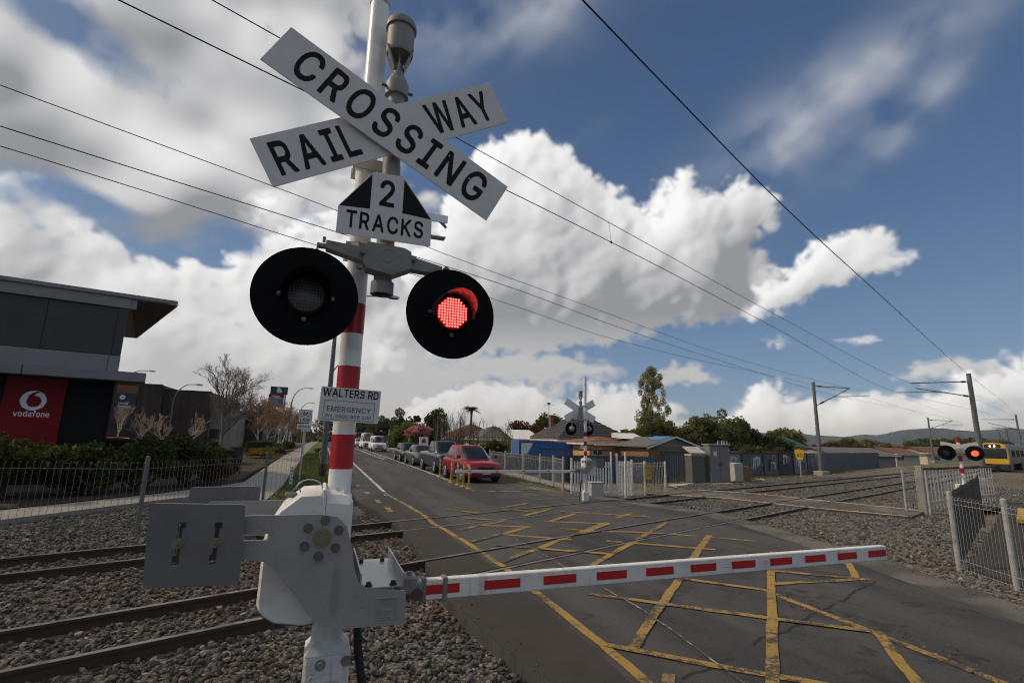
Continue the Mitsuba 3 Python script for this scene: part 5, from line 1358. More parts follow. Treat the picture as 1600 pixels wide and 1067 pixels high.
def house(label, x0, x1, y0, y1, zg, ze, zr, wall, roofm, windows=(), gutter=True, roof="hip", along="x"):
    h = Thing("house", label, "house")
    h.put("wall", boards(x0, x1, y0, y1, zg, ze), wall)
    rf = h.put("roof", hip_roof(x0, x1, y0, y1, ze - 0.05, zr, 0.30) if roof == "hip" else gable_roof(x0, x1, y0, y1, ze, zr, along=along), roofm)
    if roof == "gable":
        if along == "x":
            g = cat(hull([(x, y, ze - 0.02) for x in (x0 + 0.01, x0 + 0.1) for y in (y0, y1)] + [(x, (y0 + y1) / 2, zr - 0.02) for x in (x0 + 0.01, x0 + 0.1)]), hull([(x, y, ze - 0.02) for x in (x1 - 0.1, x1 - 0.01) for y in (y0, y1)] + [(x, (y0 + y1) / 2, zr - 0.02) for x in (x1 - 0.1, x1 - 0.01)]))
        else:
            g = cat(hull([(x, y, ze - 0.02) for y in (y0 + 0.01, y0 + 0.1) for x in (x0, x1)] + [((x0 + x1) / 2, y, zr - 0.02) for y in (y0 + 0.01, y0 + 0.1)]), hull([(x, y, ze - 0.02) for y in (y1 - 0.1, y1 - 0.01) for x in (x0, x1)] + [((x0 + x1) / 2, y, zr - 0.02) for y in (y1 - 0.1, y1 - 0.01)]))
        h.put("gable", g, "gable_grey", kind="stuff")
    if gutter:
        o = 0.5
        h.put("gutter", cat(box(x0 - o - 0.08, x1 + o + 0.08, y0 - o - 0.08, y0 - o, ze - 0.16, ze - 0.02), box(x0 - o - 0.08, x0 - o, y0 - o, y1 + o, ze - 0.16, ze - 0.02), box(x0 - o, x1 + o, y1 + o, y1 + o + 0.08, ze - 0.16, ze - 0.02), box(x1 + o, x1 + o + 0.08, y0 - o, y1 + o, ze - 0.16, ze - 0.02)), "trim_white")
        h.put("eave_lining", box(x0 - o, x1 + o, y0 - o, y1 + o, ze - 0.09, ze - 0.055), "trim_white")
    for side, c, z, w, hh in windows:
        if side == "f":
            k = h.put("window", cham(c - w / 2, c + w / 2, y0 - 0.06, y0 + 0.05, z, z + hh, 0.01), "trim_white")
            for s in (-0.25, 0.25):
                h.put("pane", box(c + s * w - w * 0.21, c + s * w + w * 0.21, y0 - 0.075, y0 - 0.061, z + 0.07, z + hh - 0.07), "glass_dark", under=k)
        else:
            k = h.put("window", cham(x0 - 0.06, x0 + 0.05, c - w / 2, c + w / 2, z, z + hh, 0.01), "trim_white")
            for s in (-0.25, 0.25):
                h.put("pane", box(x0 - 0.075, x0 - 0.061, c + s * w - w * 0.21, c + s * w + w * 0.21, z + 0.07, z + hh - 0.07), "glass_dark", under=k)
    return h, rf


h1, rf1 = house("house with a dark grey tiled hip roof and a chimney, behind the blue container", 26.1, 36.0, 54.0, 63.2, -0.85, 2.12, 5.45, "weatherboard_cream", "tile_grey", (("f", 29, 0.4, 1.6, 1.1), ("f", 33, 0.4, 1.6, 1.1), ("l", 57, 0.4, 1.4, 1.1)))
h1.put("chimney", cat(cham(27.8, 28.3, 60.2, 60.7, 2.0, 5.1, 0.02), cham(27.72, 28.38, 60.12, 60.78, 5.1, 5.25, 0.02)), "brick_red", under=rf1)
h1.put("aerial", cat(cyl((27.0, 59, 3.8), (27.0, 59, 6.5), 0.03, n=6), cyl((26.3, 59, 6.4), (27.8, 59, 6.45), 0.02, n=5), cham(26.75, 27.2, 58.9, 59.1, 6.5, 6.75, 0.05)), "trim_grey", under=rf1)
h2, rf2 = house("house with a mid grey tiled roof and white eaves, left of the dark roofed house", 19.6, 25.6, 64.5, 72, -0.85, 1.98, 3.75, "weatherboard_cream", "tile_mid", (("f", 21.5, 0.3, 1.6, 1.2), ("f", 24, 0.3, 1.4, 1.2), ("l", 67, 0.3, 1.4, 1.1)))
h2.put("porch_roof", hull([(x, y, z) for x in (23.2, 27.4) for y, z in ((61.6, 1.98), (61.6, 2.08), (66.5, 3.25), (66.5, 3.35))]), "trim_white")
h2.put("porch_post", cyl((23.4, 61.9, -0.85), (23.4, 61.9, 2.0), 0.06, n=8), "trim_white")
h3, rf3 = house("house with a brown tiled hip roof behind bare saplings, beyond the parked cars", 18.6, 27.0, 76.0, 85, -0.85, 2.0, 4.35, "weatherboard_cream", "tile_brown", (("f", 20.5, 0.5, 1.4, 1.1), ("f", 24, 0.5, 1.8, 1.1), ("l", 79, 0.5, 1.4, 1.1)))
h4, rf4 = house("low orange house with a flat looking rust brown roof behind the pedestrian gates", 22.6, 28.6, 40.6, 47.5, -0.85, 1.86, 2.42, "weatherboard_orange", "tile_rust", (("f", 23.4, 0.75, 1.0, 0.6), ("f", 26.4, 0.75, 1.1, 0.6)))
h4.put("carport_beam", box(22.4, 27.2, 39.2, 39.35, 1.66, 1.80), "trim_white")
h5, rf5 = house("low timber shed with a wide grey gable and a blue tarpaulin on its roof", 25.3, 30.4, 35.6, 43.0, -0.85, 1.70, 2.42, "timber_brown", "tile_mid", (), gutter=False, roof="gable", along="y")
h5.put("tarpaulin", hull([(26.75, 36.0, 2.24), (27.85, 35.8, 2.56), (28.35, 35.9, 2.42), (27.85, 38.2, 2.57), (26.9, 38.0, 2.3), (28.3, 38.0, 2.44)]), "tarp_blue", under=rf5)
h5.put("barge_board", cat(hull([(24.95, 35.2, 1.48), (24.95, 35.26, 1.48), (24.95, 35.2, 1.62), (27.85, 35.2, 2.44), (27.85, 35.26, 2.44), (27.85, 35.2, 2.58)]), hull([(30.75, 35.2, 1.48), (30.75, 35.26, 1.48), (30.75, 35.2, 1.62), (27.85, 35.2, 2.44), (27.85, 35.26, 2.44), (27.85, 35.2, 2.58)])), "trim_white", under=rf5)
h5.put("roof_light", hull([(26.0, 40.4, 2.3), (28.5, 40.4, 2.3), (28.5, 42.4, 2.85), (26.0, 42.4, 2.85), (26.0, 42.4, 2.4), (28.5, 42.4, 2.4)]), "trim_white", under=rf5)
house("house with a long green iron roof beyond the corrugated fence", 60.6, 69.4, 57.5, 66, -0.85, 1.9, 3.4, "weatherboard_cream", "iron_green", (("f", 67.5, 0.6, 1.4, 1.0),), gutter=False, roof="gable", along="x")
house("low house with a dark roof right of the tall line mast, beyond the fence", 64, 76, 49, 56, -0.85, 1.0, 1.85, "gable_grey", "tile_mid", (("f", 68, 0.4, 1.6, 0.9), ("f", 72, 0.4, 1.6, 0.9)), roof="gable", along="x")
house("pale low house in front of the distant train line, right of the brown roofed house", 84, 89.5, 54, 60, -0.85, 1.15, 1.95, "weatherboard_cream", "tile_brown", (("f", 85, 0.1, 1.6, 0.9),), roof="gable", along="x")

# shipping container
ct = Thing("shipping_container", "blue shipping container with corrugated sides and a pale end, behind the fence", "container", None, (17.75, 45.55, -0.75), -19.5)
flat("container_blue", (0.020, 0.095, 0.30), 0.5)
flat("container_pale", (0.27, 0.42, 0.66), 0.5)
rib = []
x = 0.75
while x < 5.6:
    rib.append(hull([(x, 0.035, 0.2), (x + 0.05, 0, 0.2), (x + 0.14, 0, 0.2), (x + 0.19, 0.035, 0.2), (x, 0.035, 2.5), (x + 0.05, 0, 2.5), (x + 0.14, 0, 2.5), (x + 0.19, 0.035, 2.5), (x, 0.06, 0.2), (x + 0.19, 0.06, 2.5)]))
    x += 0.27
ct.put("side_wall", cat(box(0.04, 5.75, 0.03, 2.3, 0.05, 2.56)), "container_blue")
for m in rib:
    ct.put("corrugation", m, "container_blue")
ct.put("frame_rail", cat(box(0.0, 5.8, -0.02, 0.05, 2.5, 2.62), box(0.0, 5.8, -0.02, 0.05, 0.0, 0.14)), "container_blue")
for xx in (0.0, 5.7):
    ct.put("corner_post", box(xx, xx + 0.12, -0.021, 0.1, 0.14, 2.5), "container_blue")
ct.put("pale_panel", exz([(0.2, 1.1), (0.2, 2.45), (1.35, 2.45), (0.62, 1.1)], -0.008, 0.03), "container_stripe")
flat("container_stripe", (0.55, 0.60, 0.52), 0.5)
ct.put("end_wall", cham(-0.75, -0.03, -0.12, -0.02, 0.25, 2.72, 0.02), "container_pale")
# ------------------------------------------------------------------ hills on the horizon
def hill_height(az):
    k = np.interp(az, [-60, 0, 20, 38, 44, 46, 49.5, 53.5, 57, 60, 62.6, 65.6, 70, 90, 130], [10, 12, 10, 18, 56, 60, 68, 47, 70, 88, 76, 82, 84, 60, 20])
    return k + 22 * (meshkit.fbm(np.column_stack([az * 0.55, az * 0 + 3, az * 0]), 5, 4) - 0.5) * np.clip(k / 40, 0.2, 1)


textured("hill_bush", lambda p, n, uv: mix((0.013, 0.020, 0.018), (0.030, 0.038, 0.030), fbm(p.x * 0.012, p.y * 0.012, p.z * 0.03, 4)), 0.95)
az_ = np.linspace(-60, 130, 520)
rows_ = []
for d_, f_ in ((2250, 0.0), (2450, 0.45), (2620, 0.72), (2820, 1.0), (3200, 0.8)):
    hh_ = hill_height(az_) * f_ * (0.8 + 0.4 * meshkit.fbm(np.column_stack([az_ * 0.9, az_ * 0 + d_ * 0.01, az_ * 0]), 4, 9)) if 0 < f_ < 1 else hill_height(az_) * f_
    rows_.append(np.column_stack([d_ * np.sin(np.radians(az_)), d_ * np.cos(np.radians(az_)), hh_ - 2.0 * (f_ == 0)]))
hv = np.array(rows_).reshape(-1, 3)
i_, j_ = np.meshgrid(np.arange(4), np.arange(len(az_) - 1), indexing="ij")
hq = np.stack([i_ * len(az_) + j_, i_ * len(az_) + j_ + 1, (i_ + 1) * len(az_) + j_ + 1, (i_ + 1) * len(az_) + j_], -1).reshape(-1, 4)
structure("hills", trimesh.Trimesh(hv, np.vstack([hq[:, [0, 2, 1]], hq[:, [0, 3, 2]]]), process=False), "hill_bush", smooth=True)

# the air between here and the hills
scene["air"] = {"type": "homogeneous", "albedo": {"type": "rgb", "value": [0.95, 0.95, 0.95]}, "sigma_t": {"type": "rgb", "value": [0.00007, 0.000085, 0.000115]}}
scene["haze"] = {"type": "cube", "to_world": T().translate([0, 0, 70]).scale([4400, 4400, 73]), "bsdf": {"type": "null"}, "interior": {"type": "ref", "id": "air"}}
labels["haze"] = {"kind": "stuff", "label": "thin haze in the air towards the hills"}

# ------------------------------------------------------------------ overhead line
flat("mast_steel", (0.15, 0.16, 0.155), 0.55, 0.3)
flat("wire_dark", (0.03, 0.03, 0.032), 0.5, 0.3)
flat("insulator", (0.10, 0.055, 0.04), 0.4)


def line_mast(label, at, h, arms, group, r=0.16):
    t = Thing("line_mast", label, "overhead line mast", group)
    x, y = at
    t.put("pole", cat(cyl((x, y, -0.25), (x, y, h), r, r * 0.72, n=14), cyl((x, y, h), (x, y, h + 0.02), r * 0.8, n=12)), "mast_steel", smooth=40)
    t.put("footing", cham(x - 0.4, x + 0.4, y - 0.4, y + 0.4, -0.3, 0.12, 0.03), "kerb_concrete")
    for a, b, rr in arms:
        a, b = np.array(a, float), np.array(b, float)
        t.put("arm", cyl(a, b, rr, n=8), "mast_steel")
        if np.linalg.norm(a[:2] - [x, y]) < 1.0:
            d = (b - a) / np.linalg.norm(b - a)
            t.put("insulator", cat([cyl(a + d * (0.35 + 0.09 * k), a + d * (0.39 + 0.09 * k), rr * 2.0, n=8) for k in range(4)]), "insulator")
    return t


ML, MR = (36.7, 29.25), (43.65, 22.35)
line_mast("line mast beside the far track, standing behind the yellow speed board", ML, 7.05, [((36.7, 29.25, 6.75), (39.3, 28.15, 6.62), 0.035), ((36.8, 29.2, 5.2), (39.3, 28.15, 6.62), 0.035), ((38.1, 28.62, 5.93), (40.7, 27.6, 6.02), 0.025)], "masts carrying the overhead line")
line_mast("line mast in front of the train, nearest to the mesh fences on the right", MR, 7.4, [((43.65, 22.35, 6.85), (39.3, 23.65, 6.60), 0.035), ((43.7, 22.35, 5.75), (39.7, 23.6, 6.25), 0.035), ((41.6, 23.1, 6.05), (38.5, 24.1, 5.93), 0.025)], "masts carrying the overhead line", 0.19)
line_mast("slender line mast behind the far crossing signal on the right", (96, 55.8), 7.2, [((96, 55.8, 6.8), (99.5, 54.2, 6.7), 0.04), ((96, 55.8, 5.3), (99.5, 54.2, 6.7), 0.04), ((97.6, 55.1, 6.0), (101, 53.6, 6.05), 0.03)], "masts carrying the overhead line")
line_mast("line mast above the train at the right edge of the photograph", (99, 45.5), 7.4, [((99, 45.5, 6.7), (94.5, 47.6, 6.6), 0.04), ((99, 45.5, 5.2), (95.2, 47.2, 6.1), 0.04)], "masts carrying the overhead line")


def wire(label, pts, r=0.009, group=None):
    p = np.asarray(pts, float)
    s = np.concatenate([[0], np.cumsum(np.linalg.norm(np.diff(p, axis=0), axis=1))])
    from scipy.interpolate import PchipInterpolator
    u = np.linspace(0, s[-1], max(24, int(s[-1] / 1.5)))
    q = np.column_stack([PchipInterpolator(s, p[:, k])(u) for k in range(3)])
    t = Thing("overhead_wire", label, "wire", group)
    t.whole(tube(q, r, 6), "wire_dark", smooth=True)
    return q


cN = wire("lower wire of the near pair passing behind the crossbuck, with droppers hanging onto it", [(-34, -7.4, 6.95), (-12, 2.2, 6.9), (-2.6, 6.3, 6.9), (3.2, 8.85, 6.9), (6.5, 10.3, 6.88), (14.9, 14.0, 6.7), (38.5, 24.1, 5.93), (62, 31.5, 5.9), (95, 44, 5.9)])
kN = wire("upper wire of the near pair, leaving the photograph at the top left", [(-34, -7.0, 8.0), (-12, 2.2, 7.7), (-1.8, 6.6, 7.5), (1.9, 8.35, 7.5), (6.5, 10.4, 7.45), (16.0, 14.5, 7.25), (39.3, 23.65, 6.6), (62, 31.4, 7.0), (95, 44, 7.0)], 0.008)
kF = wire("highest of the three wires crossing behind the left half of the track count plate", [(-36, -4, 7.9), (-12, 6.4, 7.6), (-5.3, 9.5, 7.35), (-0.1, 12.0, 7.28), (2.4, 13.3, 7.2), (8.5, 16.2, 7.1), (22.5, 22.6, 6.9), (39.2, 28.2, 6.63), (60, 36, 7.0), (99.5, 54.2, 6.7)], 0.008)
cF = wire("middle wire of the three that pass behind the left signal lamp", [(-36, -4, 6.7), (-12, 6.2, 6.65), (-5.1, 9.4, 6.6), (-0.4, 11.5, 6.6), (4.3, 13.6, 6.6), (10.2, 16.6, 6.5), (21.5, 21.8, 6.35), (38.1, 28.6, 6.03), (60, 35.6, 5.9), (101, 53.6, 6.05)])
wire("lowest of the three wires that pass behind the left signal lamp", [(-36, -2.5, 7.0), (-13, 7.8, 7.0), (-5.9, 11.0, 7.0), (-0.6, 13.8, 7.0), (5.4, 16.7, 6.97), (12.6, 20.6, 6.9), (36.7, 29.25, 6.85), (60, 38.5, 6.9), (96, 55.8, 7.0)])
wire("thick single wire sweeping across blue sky to the mast by the train", [(-34, -10.8, 7.6), (-8, -0.2, 7.4), (2.7, 4.75, 7.35), (4.45, 5.55, 7.33), (9.2, 7.7, 7.3), (17.5, 11.25, 7.3), (43.65, 22.35, 7.36), (70, 33, 7.2), (99, 45.5, 7.3)], 0.0125)


def at_x(q, x):
    return np.array([np.interp(x, q[:, 0], q[:, k]) for k in range(3)])


for x in (6.35, 20.5, -9.0):
    t = Thing("dropper", {6.35: "short dropper tying the two near wires, right of the crossbuck", 20.5: "short dropper tying the two near wires, halfway to the right mast", -9.0: "short dropper tying the two near wires beyond the left edge"}[x], "wire clip", "droppers between the wires")
    a, b = at_x(kN, x), at_x(cN, x)
    t.whole(cat(cyl(a, b, 0.004, n=5), cyl(b - [0, 0, 0.03], b + [0, 0, 0.03], 0.02, n=6)), "wire_dark")

# ------------------------------------------------------------------ street lamps and road signs
flat("lamp_steel", (0.13, 0.135, 0.14), 0.5, 0.4)
flat("lamp_pale", (0.42, 0.43, 0.44), 0.45, 0.3)


def street_lamp(label, x, y, h, reach, group, r0=0.11, straight=False, m="lamp_steel", z=0.0, toward=(1, 0)):
    t = Thing("street_lamp", label, "street lamp", group)
    d = np.array([*toward, 0.0])
    o = np.array([x, y, 0.0])
    if straight:
        pts = [o + [0, 0, z], o + [0, 0, h * 0.5], o + [0, 0, h]]
        t.put("pole", tube(pts, [r0, r0 * 0.78, r0 * 0.5], 12), m, smooth=True)
        t.put("base_sleeve", cyl(o + [0, 0, z], o + [0, 0, z + 0.62], r0 * 1.12, n=14), "trim_black", smooth=40)
        t.put("bracket", tube([o + [0, 0, h - 0.1], o + d * reach * 0.5 + [0, 0, h + 0.06], o + d * reach + [0, 0, h + 0.18]], 0.035, 8), m, smooth=True)
        e = o + d * reach + np.array([0, 0, h + 0.18])
    else:
        pts = [o + [0, 0, z], o + [0, 0, h * 0.70]] + [o + d * reach * (1 - math.cos(a)) * 0.82 + np.array([0, 0, h * 0.70 + (h * 0.30) * math.sin(a)]) for a in np.linspace(0.15, math.pi / 2, 9)] + [o + d * reach + [0, 0, h + 0.02]]
        t.put("pole", tube(pts, np.linspace(r0, r0 * 0.4, len(pts)), 10), m, smooth=True)
        e = pts[-1]
    a = d * 0.75
    sd = np.array([-d[1], d[0], 0])
    t.put("lamp_head", hull([e + d * u * 0.75 + sd * s * w + [0, 0, z_] for u, w, z_ in ((0, 0.07, -0.03), (0, 0.06, 0.05), (0.45, 0.16, -0.06), (0.45, 0.11, 0.12), (1, 0.1, -0.04), (1, 0.08, 0.05)) for s in (-1, 1)]), "lamp_pale", smooth=30)
    t.put("diffuser", hull([e + d * u * 0.75 + sd * s * 0.11 + [0, 0, z_] for u in (0.3, 0.9) for s in (-1, 1) for z_ in (-0.085, -0.055)]), "trim_black")


G_ = "street lamps along the left side of the road"
street_lamp("tall straight street lamp just behind the foreground mast, with a black sleeve at its foot", 0.19, 26.8, 9.2, 2.35, G_, 0.15, True)
street_lamp("second street lamp along the road, its lamp showing right of the mast", 0.2, 54, 9.3, 1.6, G_, 0.10)
street_lamp("third street lamp along the road, its curved arm left of the road name plate", -4.9, 87, 9.3, 2.2, G_, 0.10)
street_lamp("farthest street lamp along the road, lower left of the road name plate", -5.2, 128, 9.3, 2.3, G_, 0.11)
street_lamp("car park lamp rising behind the flat canopy of the shop", -22.6, 71, 9.1, 2.4, "car park lamps", 0.09, toward=(0.96, 0.28))
street_lamp("car park lamp with a long curve in front of the dark brown building", -14.9, 62, 7.0, 1.7, "car park lamps", 0.08, toward=(0.96, 0.28))
street_lamp("smaller car park lamp by the right end of the dark brown building", -14.4, 75, 6.9, -0.9, "car park lamps", 0.07, toward=(0.96, 0.28))


def circle_line(cx, cz, r, y, t=0.012):
    return exz(circle2(cx, cz, r, 20).difference(circle2(cx, cz, r - t, 20)), y - 0.003, y)


bs = Thing("cycle_lane_sign", "white cycle lane sign on a pole, in front of the birch row", "road sign", None, (-0.74, 24.3))
bs.put("pole", cyl((0, 0, -0.1), (0, 0, 3.1), 0.035, n=12), "lamp_pale", smooth=40)
pn = bs.put("panel", cham(-0.29, 0.27, -0.06, -0.05, 2.50, 3.09, 0.004), "sign_face")
by = -0.0605
bs.put("border", exz(sg.box(-0.285, 2.505, 0.265, 3.085).difference(sg.box(-0.265, 2.525, 0.245, 3.065)), by - 0.003, by), "sign_black", under=pn)
bs.put("cycle_symbol", cat(circle_line(-0.125, 2.87, 0.085, by, 0.018), circle_line(0.105, 2.87, 0.085, by, 0.018), *[exz(sg.LineString(l).buffer(0.009), by - 0.003, by) for l in ([(-0.125, 2.87), (-0.06, 2.96), (0.06, 2.96), (-0.01, 2.865), (-0.06, 2.96)], [(0.105, 2.87), (0.05, 2.99), (0.085, 2.995)], [(-0.07, 2.975), (-0.085, 2.99), (-0.05, 2.99)], [(-0.125, 2.87), (-0.01, 2.865)])]), "sign_black", under=pn)
bs.put("lettering", mv(words("LANE", 0.13, 0.40, 0.003), -0.01, by, 2.63), "sign_black", under=pn)
p2 = bs.put("lower_panel", cham(-0.31, 0.27, -0.06, -0.05, 2.24, 2.47, 0.004), "sign_face")
bs.put("lettering", mv(words("BEGINS", 0.10, 0.44, 0.003), -0.02, by, 2.355), "sign_black", under=p2)
b2 = Thing("cycle_lane_sign", "smaller white road sign farther along the path, behind the lamp pole", "road sign", None, (-1.45, 52))
b2.put("pole", cyl((0, 0, 0), (0, 0, 2.9), 0.04, n=8), "lamp_pale")
b2.put("panel", cham(-0.4, 0.4, -0.06, -0.05, 2.3, 2.95, 0.004), "sign_face")
b2.put("mark", cat(circle_line(-0.15, 2.62, 0.12, -0.0605, 0.03), circle_line(0.15, 2.62, 0.12, -0.0605, 0.03)), "sign_black")
mp = Thing("marker_post", "short white marker post with dark marks on the grass by the path", "marker post", None, (-0.98, 22.3), 8)
mp.put("post", cham(-0.06, 0.06, -0.015, 0.015, -0.05, 0.74, 0.004), "sign_face")
mp.put("marks", cat([box(-0.04 + 0.02 * (k % 2), 0.02 + 0.02 * (k % 2), -0.0175, -0.0155, 0.16 + 0.13 * k, 0.22 + 0.13 * k) for k in range(4)]), "print_grey", kind="stuff")
tl = Thing("traffic_light", "small traffic light showing green, far along the path", "traffic light", None, (-4.1, 118))
tl.put("pole", cyl((0, 0, 0), (0, 0, 3.1), 0.07, n=8), "paint_post_yellow")
hd = tl.put("head", cham(-0.25, 0.25, -0.2, 0.1, 3.1, 4.3, 0.04), "trim_black")
tl.put("green_lamp", cyl((0, -0.21, 3.35), (0, -0.24, 3.35), 0.17, n=14), "lens_dark", under=hd, emitter={"type": "area", "radiance": {"type": "rgb", "value": [0.1, 1.6, 0.9]}})
flat("paint_post_yellow", (0.36, 0.25, 0.04), 0.55)

for k, (x, y, lean) in enumerate([(5.92, 26.4, 0), (6.0, 24.2, 0.06), (5.66, 22.9, 0.02), (5.68, 21.8, -0.02), (5.72, 21.0, 0), (5.72, 20.2, 0.03)]):
    t = Thing("bollard", ["yellow flexible bollard farthest back, beside the dark pickup truck", "leaning yellow flexible bollard, second from the back", "yellow flexible bollard, third from the back, left of the arm tip", "yellow flexible bollard under the tip of the far barrier arm", "yellow flexible bollard, second from the front, before the red car's wheel", "yellow flexible bollard nearest to the camera, before the red car's wheel"][k], "bollard", "yellow bollards on the centre line", (x, y))
    t.put("post", tube([(0, 0, 0.0), (lean * 0.4, 0, 0.4), (lean, 0, 0.96)], 0.042, 12), "paint_post_yellow", smooth=True)
    t.put("base", lathe([(0.13, 0.0), (0.13, 0.03), (0.06, 0.07), (0.05, 0.13), (0.0, 0.13)], n=14), "paint_post_yellow", smooth=30)
    t.put("reflector", tube([(lean * 0.8, 0, 0.78), (lean * 0.88, 0, 0.86)], 0.0435, 12), "sign_face")
    t.put("reflector", tube([(lean * 0.62, 0, 0.60), (lean * 0.70, 0, 0.68)], 0.0435, 12), "sign_face")


# ------------------------------------------------------------------ fences
def mesh_panel(p0, p1, z0, z1, pitch, r=0.004, rails=(0.12, -0.12), hooks=True):
    p0, p1 = np.array([*p0, 0.0]), np.array([*p1, 0.0])
    L = np.linalg.norm(p1 - p0)
    d = (p1 - p0) / L
    nrm = np.array([-d[1], d[0], 0])
    ms = []
    n = int(L / pitch)
    for k in range(1, n + 1):
        c = p0 + d * (k - 0.5) * L / n
        ms.append(cyl(c + [0, 0, z0], c + [0, 0, z1], r, n=4, caps=False))
        if hooks:
            ms.append(tube([c + [0, 0, z1], c + nrm * 0.03 + [0, 0, z1 + 0.03], c + nrm * 0.06 + [0, 0, z1 - 0.01]], r, 4))
    for f in rails:
        z = z0 + f if f >= 0 else z1 + f
        for dz in (0, ) if not hooks else (0, ):
            ms.append(cyl(p0 + [0, 0, z + dz], p1 + [0, 0, z + dz], r * 1.3, n=5))
    return cat(ms)


def mesh_fence(label, line, z0, h, pitch=0.12, r=0.004, post_r=0.03, m="galvanised", group=None, post_h=0.14, posts=None, cap=True, rails=(0.12, -0.12)):
    t = Thing("mesh_fence", label, "fence", group)
    for k in range(len(line) - 1):
        t.put("mesh_panel", mesh_panel(line[k], line[k + 1], z0 + 0.05, z0 + h, pitch, r, rails), m, kind="stuff")
    for x, y in line:
        t.put("post", cat(cyl((x, y, z0 - 0.2), (x, y, z0 + h + post_h), post_r, n=10), lathe([(post_r, z0 + h + post_h), (post_r * 0.7, z0 + h + post_h + 0.015), (0, z0 + h + post_h + 0.02)], (x, y, 0), 10)), m, smooth=30)
    return t


mesh_fence("low wire mesh fence in front of the hedge, left of the foreground barrier", [(-10.6, 13.75), (-7.1, 13.62), (-3.56, 13.51), (-1.5, 17.38), (0.75, 17.3)], -0.12, 1.42, 0.12, 0.004, 0.042, "fence_steel")
flat("fence_steel", (0.13, 0.132, 0.128), 0.6, 0.2)
flat("fence_dark", (0.05, 0.05, 0.052), 0.6, 0.2)

# fences of the pedestrian maze on the right
mf1 = mesh_fence("galvanised mesh fence nearest the road on the right, with two tall posts", [(10.62, 6.0), (10.06, 4.95), (9.45, 3.8), (8.8, 2.6)], -0.13, 1.28, 0.075, 0.0026, 0.041, "galvanised", "galvanised fences of the pedestrian maze", 0.10, rails=(0.06, 0.2, -0.1, -0.02))
flat("screen_mesh", (0.20, 0.20, 0.20), 0.6, 0.3)
mf2 = mesh_fence("dense mesh fence running back from the corner post along the ramp", [(10.68, 6.05), (13.3, 7.25), (15.9, 8.45), (18.4, 9.6)], -0.13, 1.30, 0.06, 0.004, 0.03, "fence_dark", "galvanised fences of the pedestrian maze", 0.06, rails=(0.1, 0.4, 0.7, 1.0, -0.02))
mf3 = mesh_fence("mesh fence with a leaning white post at the end of the asphalt crossing", [(18.1, 11.5), (18.35, 10.95), (18.9, 9.9)], -0.13, 1.36, 0.06, 0.004, 0.035, "galvanised", "galvanised fences of the pedestrian maze", 0.05)
cp_ = Thing("concrete_post", "broad pale concrete post beside the leaning white post of the maze", "post", None, (18.55, 11.25), 20)
cp_.put("post", cham(-0.09, 0.09, -0.09, 0.09, -0.3, 1.45, 0.015), "kerb_concrete")
pf = Thing("picket_fence", "fence of pale upright pickets with a brown top rail behind the maze", "fence")
P0, P1 = np.array([18.9, 11.6]), np.array([26.5, 13.3])
n_ = 26
for k in range(n_):
    c = P0 + (P1 - P0) * k / (n_ - 1)
    pf.put("picket", rotz(cham(-0.028, 0.028, -0.012, 0.012, -0.25, 1.30, 0.004), 12.6).apply_translation([c[0], c[1], 0]), "galvanised")
d_ = (P1 - P0) / np.linalg.norm(P1 - P0)
pf.put("top_rail", tube([(P0[0], P0[1], 1.32), ((P0[0] + P1[0]) / 2, (P0[1] + P1[1]) / 2, 1.32), (P1[0], P1[1], 1.32)], 0.035, 8), "rail_rust")
pf.put("lower_rail", tube([(P0[0], P0[1] + 0.03, 0.2), ((P0[0] + P1[0]) / 2, (P0[1] + P1[1]) / 2 + 0.03, 0.2), (P1[0], P1[1] + 0.03, 0.2)], 0.025, 6), "galvanised")
gt = mesh_fence("open galvanised gate frame at the right edge, by the yellow tactile strip", [(19.5, 8.6), (20.3, 8.95), (22.0, 9.7)], -0.1, 1.25, 0.05, 0.005, 0.05, "galvanised", "galvanised fences of the pedestrian maze", 0.1, rails=(0.1, 0.45, 0.8, -0.02))
structure("ramp", exy([(10.75, 5.95), (18.6, 9.4), (26, 12.8), (30, 9), (20, 3.0), (12, -2.0), (8.4, -2), (8.95, 2.5), (9.6, 3.75), (10.2, 4.9)], -0.2, -0.02), "asphalt_dark")
structure("platform", exy([(19.2, 8.1), (31, 13.4), (34, 7), (22, 2)], -0.2, 0.12), "concrete")
ts = Thing("tactile_strip", "yellow tactile paving strip at the right edge, behind the mesh fence", "tactile paving")
for k in range(3, 16):
    a = np.array([17.9, 8.75]) + np.array([0.87, 0.40]) * 0.35 * k * 0.9
    ts.put("paver", rotz(cham(-0.13, 0.13, -0.17, 0.17, 0.011, 0.135, 0.01), 24.7).apply_translation([a[0], a[1] - 0.35, 0.0]), "paint_post_yellow")

# small signal beyond the maze
s3 = Thing("crossing_signal", "low crossing signal in the distance on the right, its right lamp glowing red", "railway crossing signal", None, (22.55, 12.2, -0.15), -52)
s3.put("mast", cyl((0, 0, 0), (0, 0, 2.62), 0.06, n=14), "mast_white", smooth=40)
for z in (1.28, 1.72, 2.42):
    s3.put("red_band", cyl((0, 0, z), (0, 0, z + 0.2), 0.0615 if z < 2 else 0.075, n=14), "mast_red", smooth=40)
for a in (18, -18):
    s3.put("crossbuck_blade", spin_y(cham(-0.55, 0.55, -0.09 - 0.01 * (a > 0), -0.082 - 0.01 * (a > 0), 2.19, 2.33, 0.002), a * 0.7, 0, 2.26), "sign_face")
s3.put("junction_box", cham(-0.16, 0.16, -0.16, -0.05, 1.98, 2.12, 0.02), "cast_grey")
s3.put("arm", cyl((-0.42, -0.1, 2.05), (0.42, -0.1, 2.05), 0.03, n=8), "cast_grey")
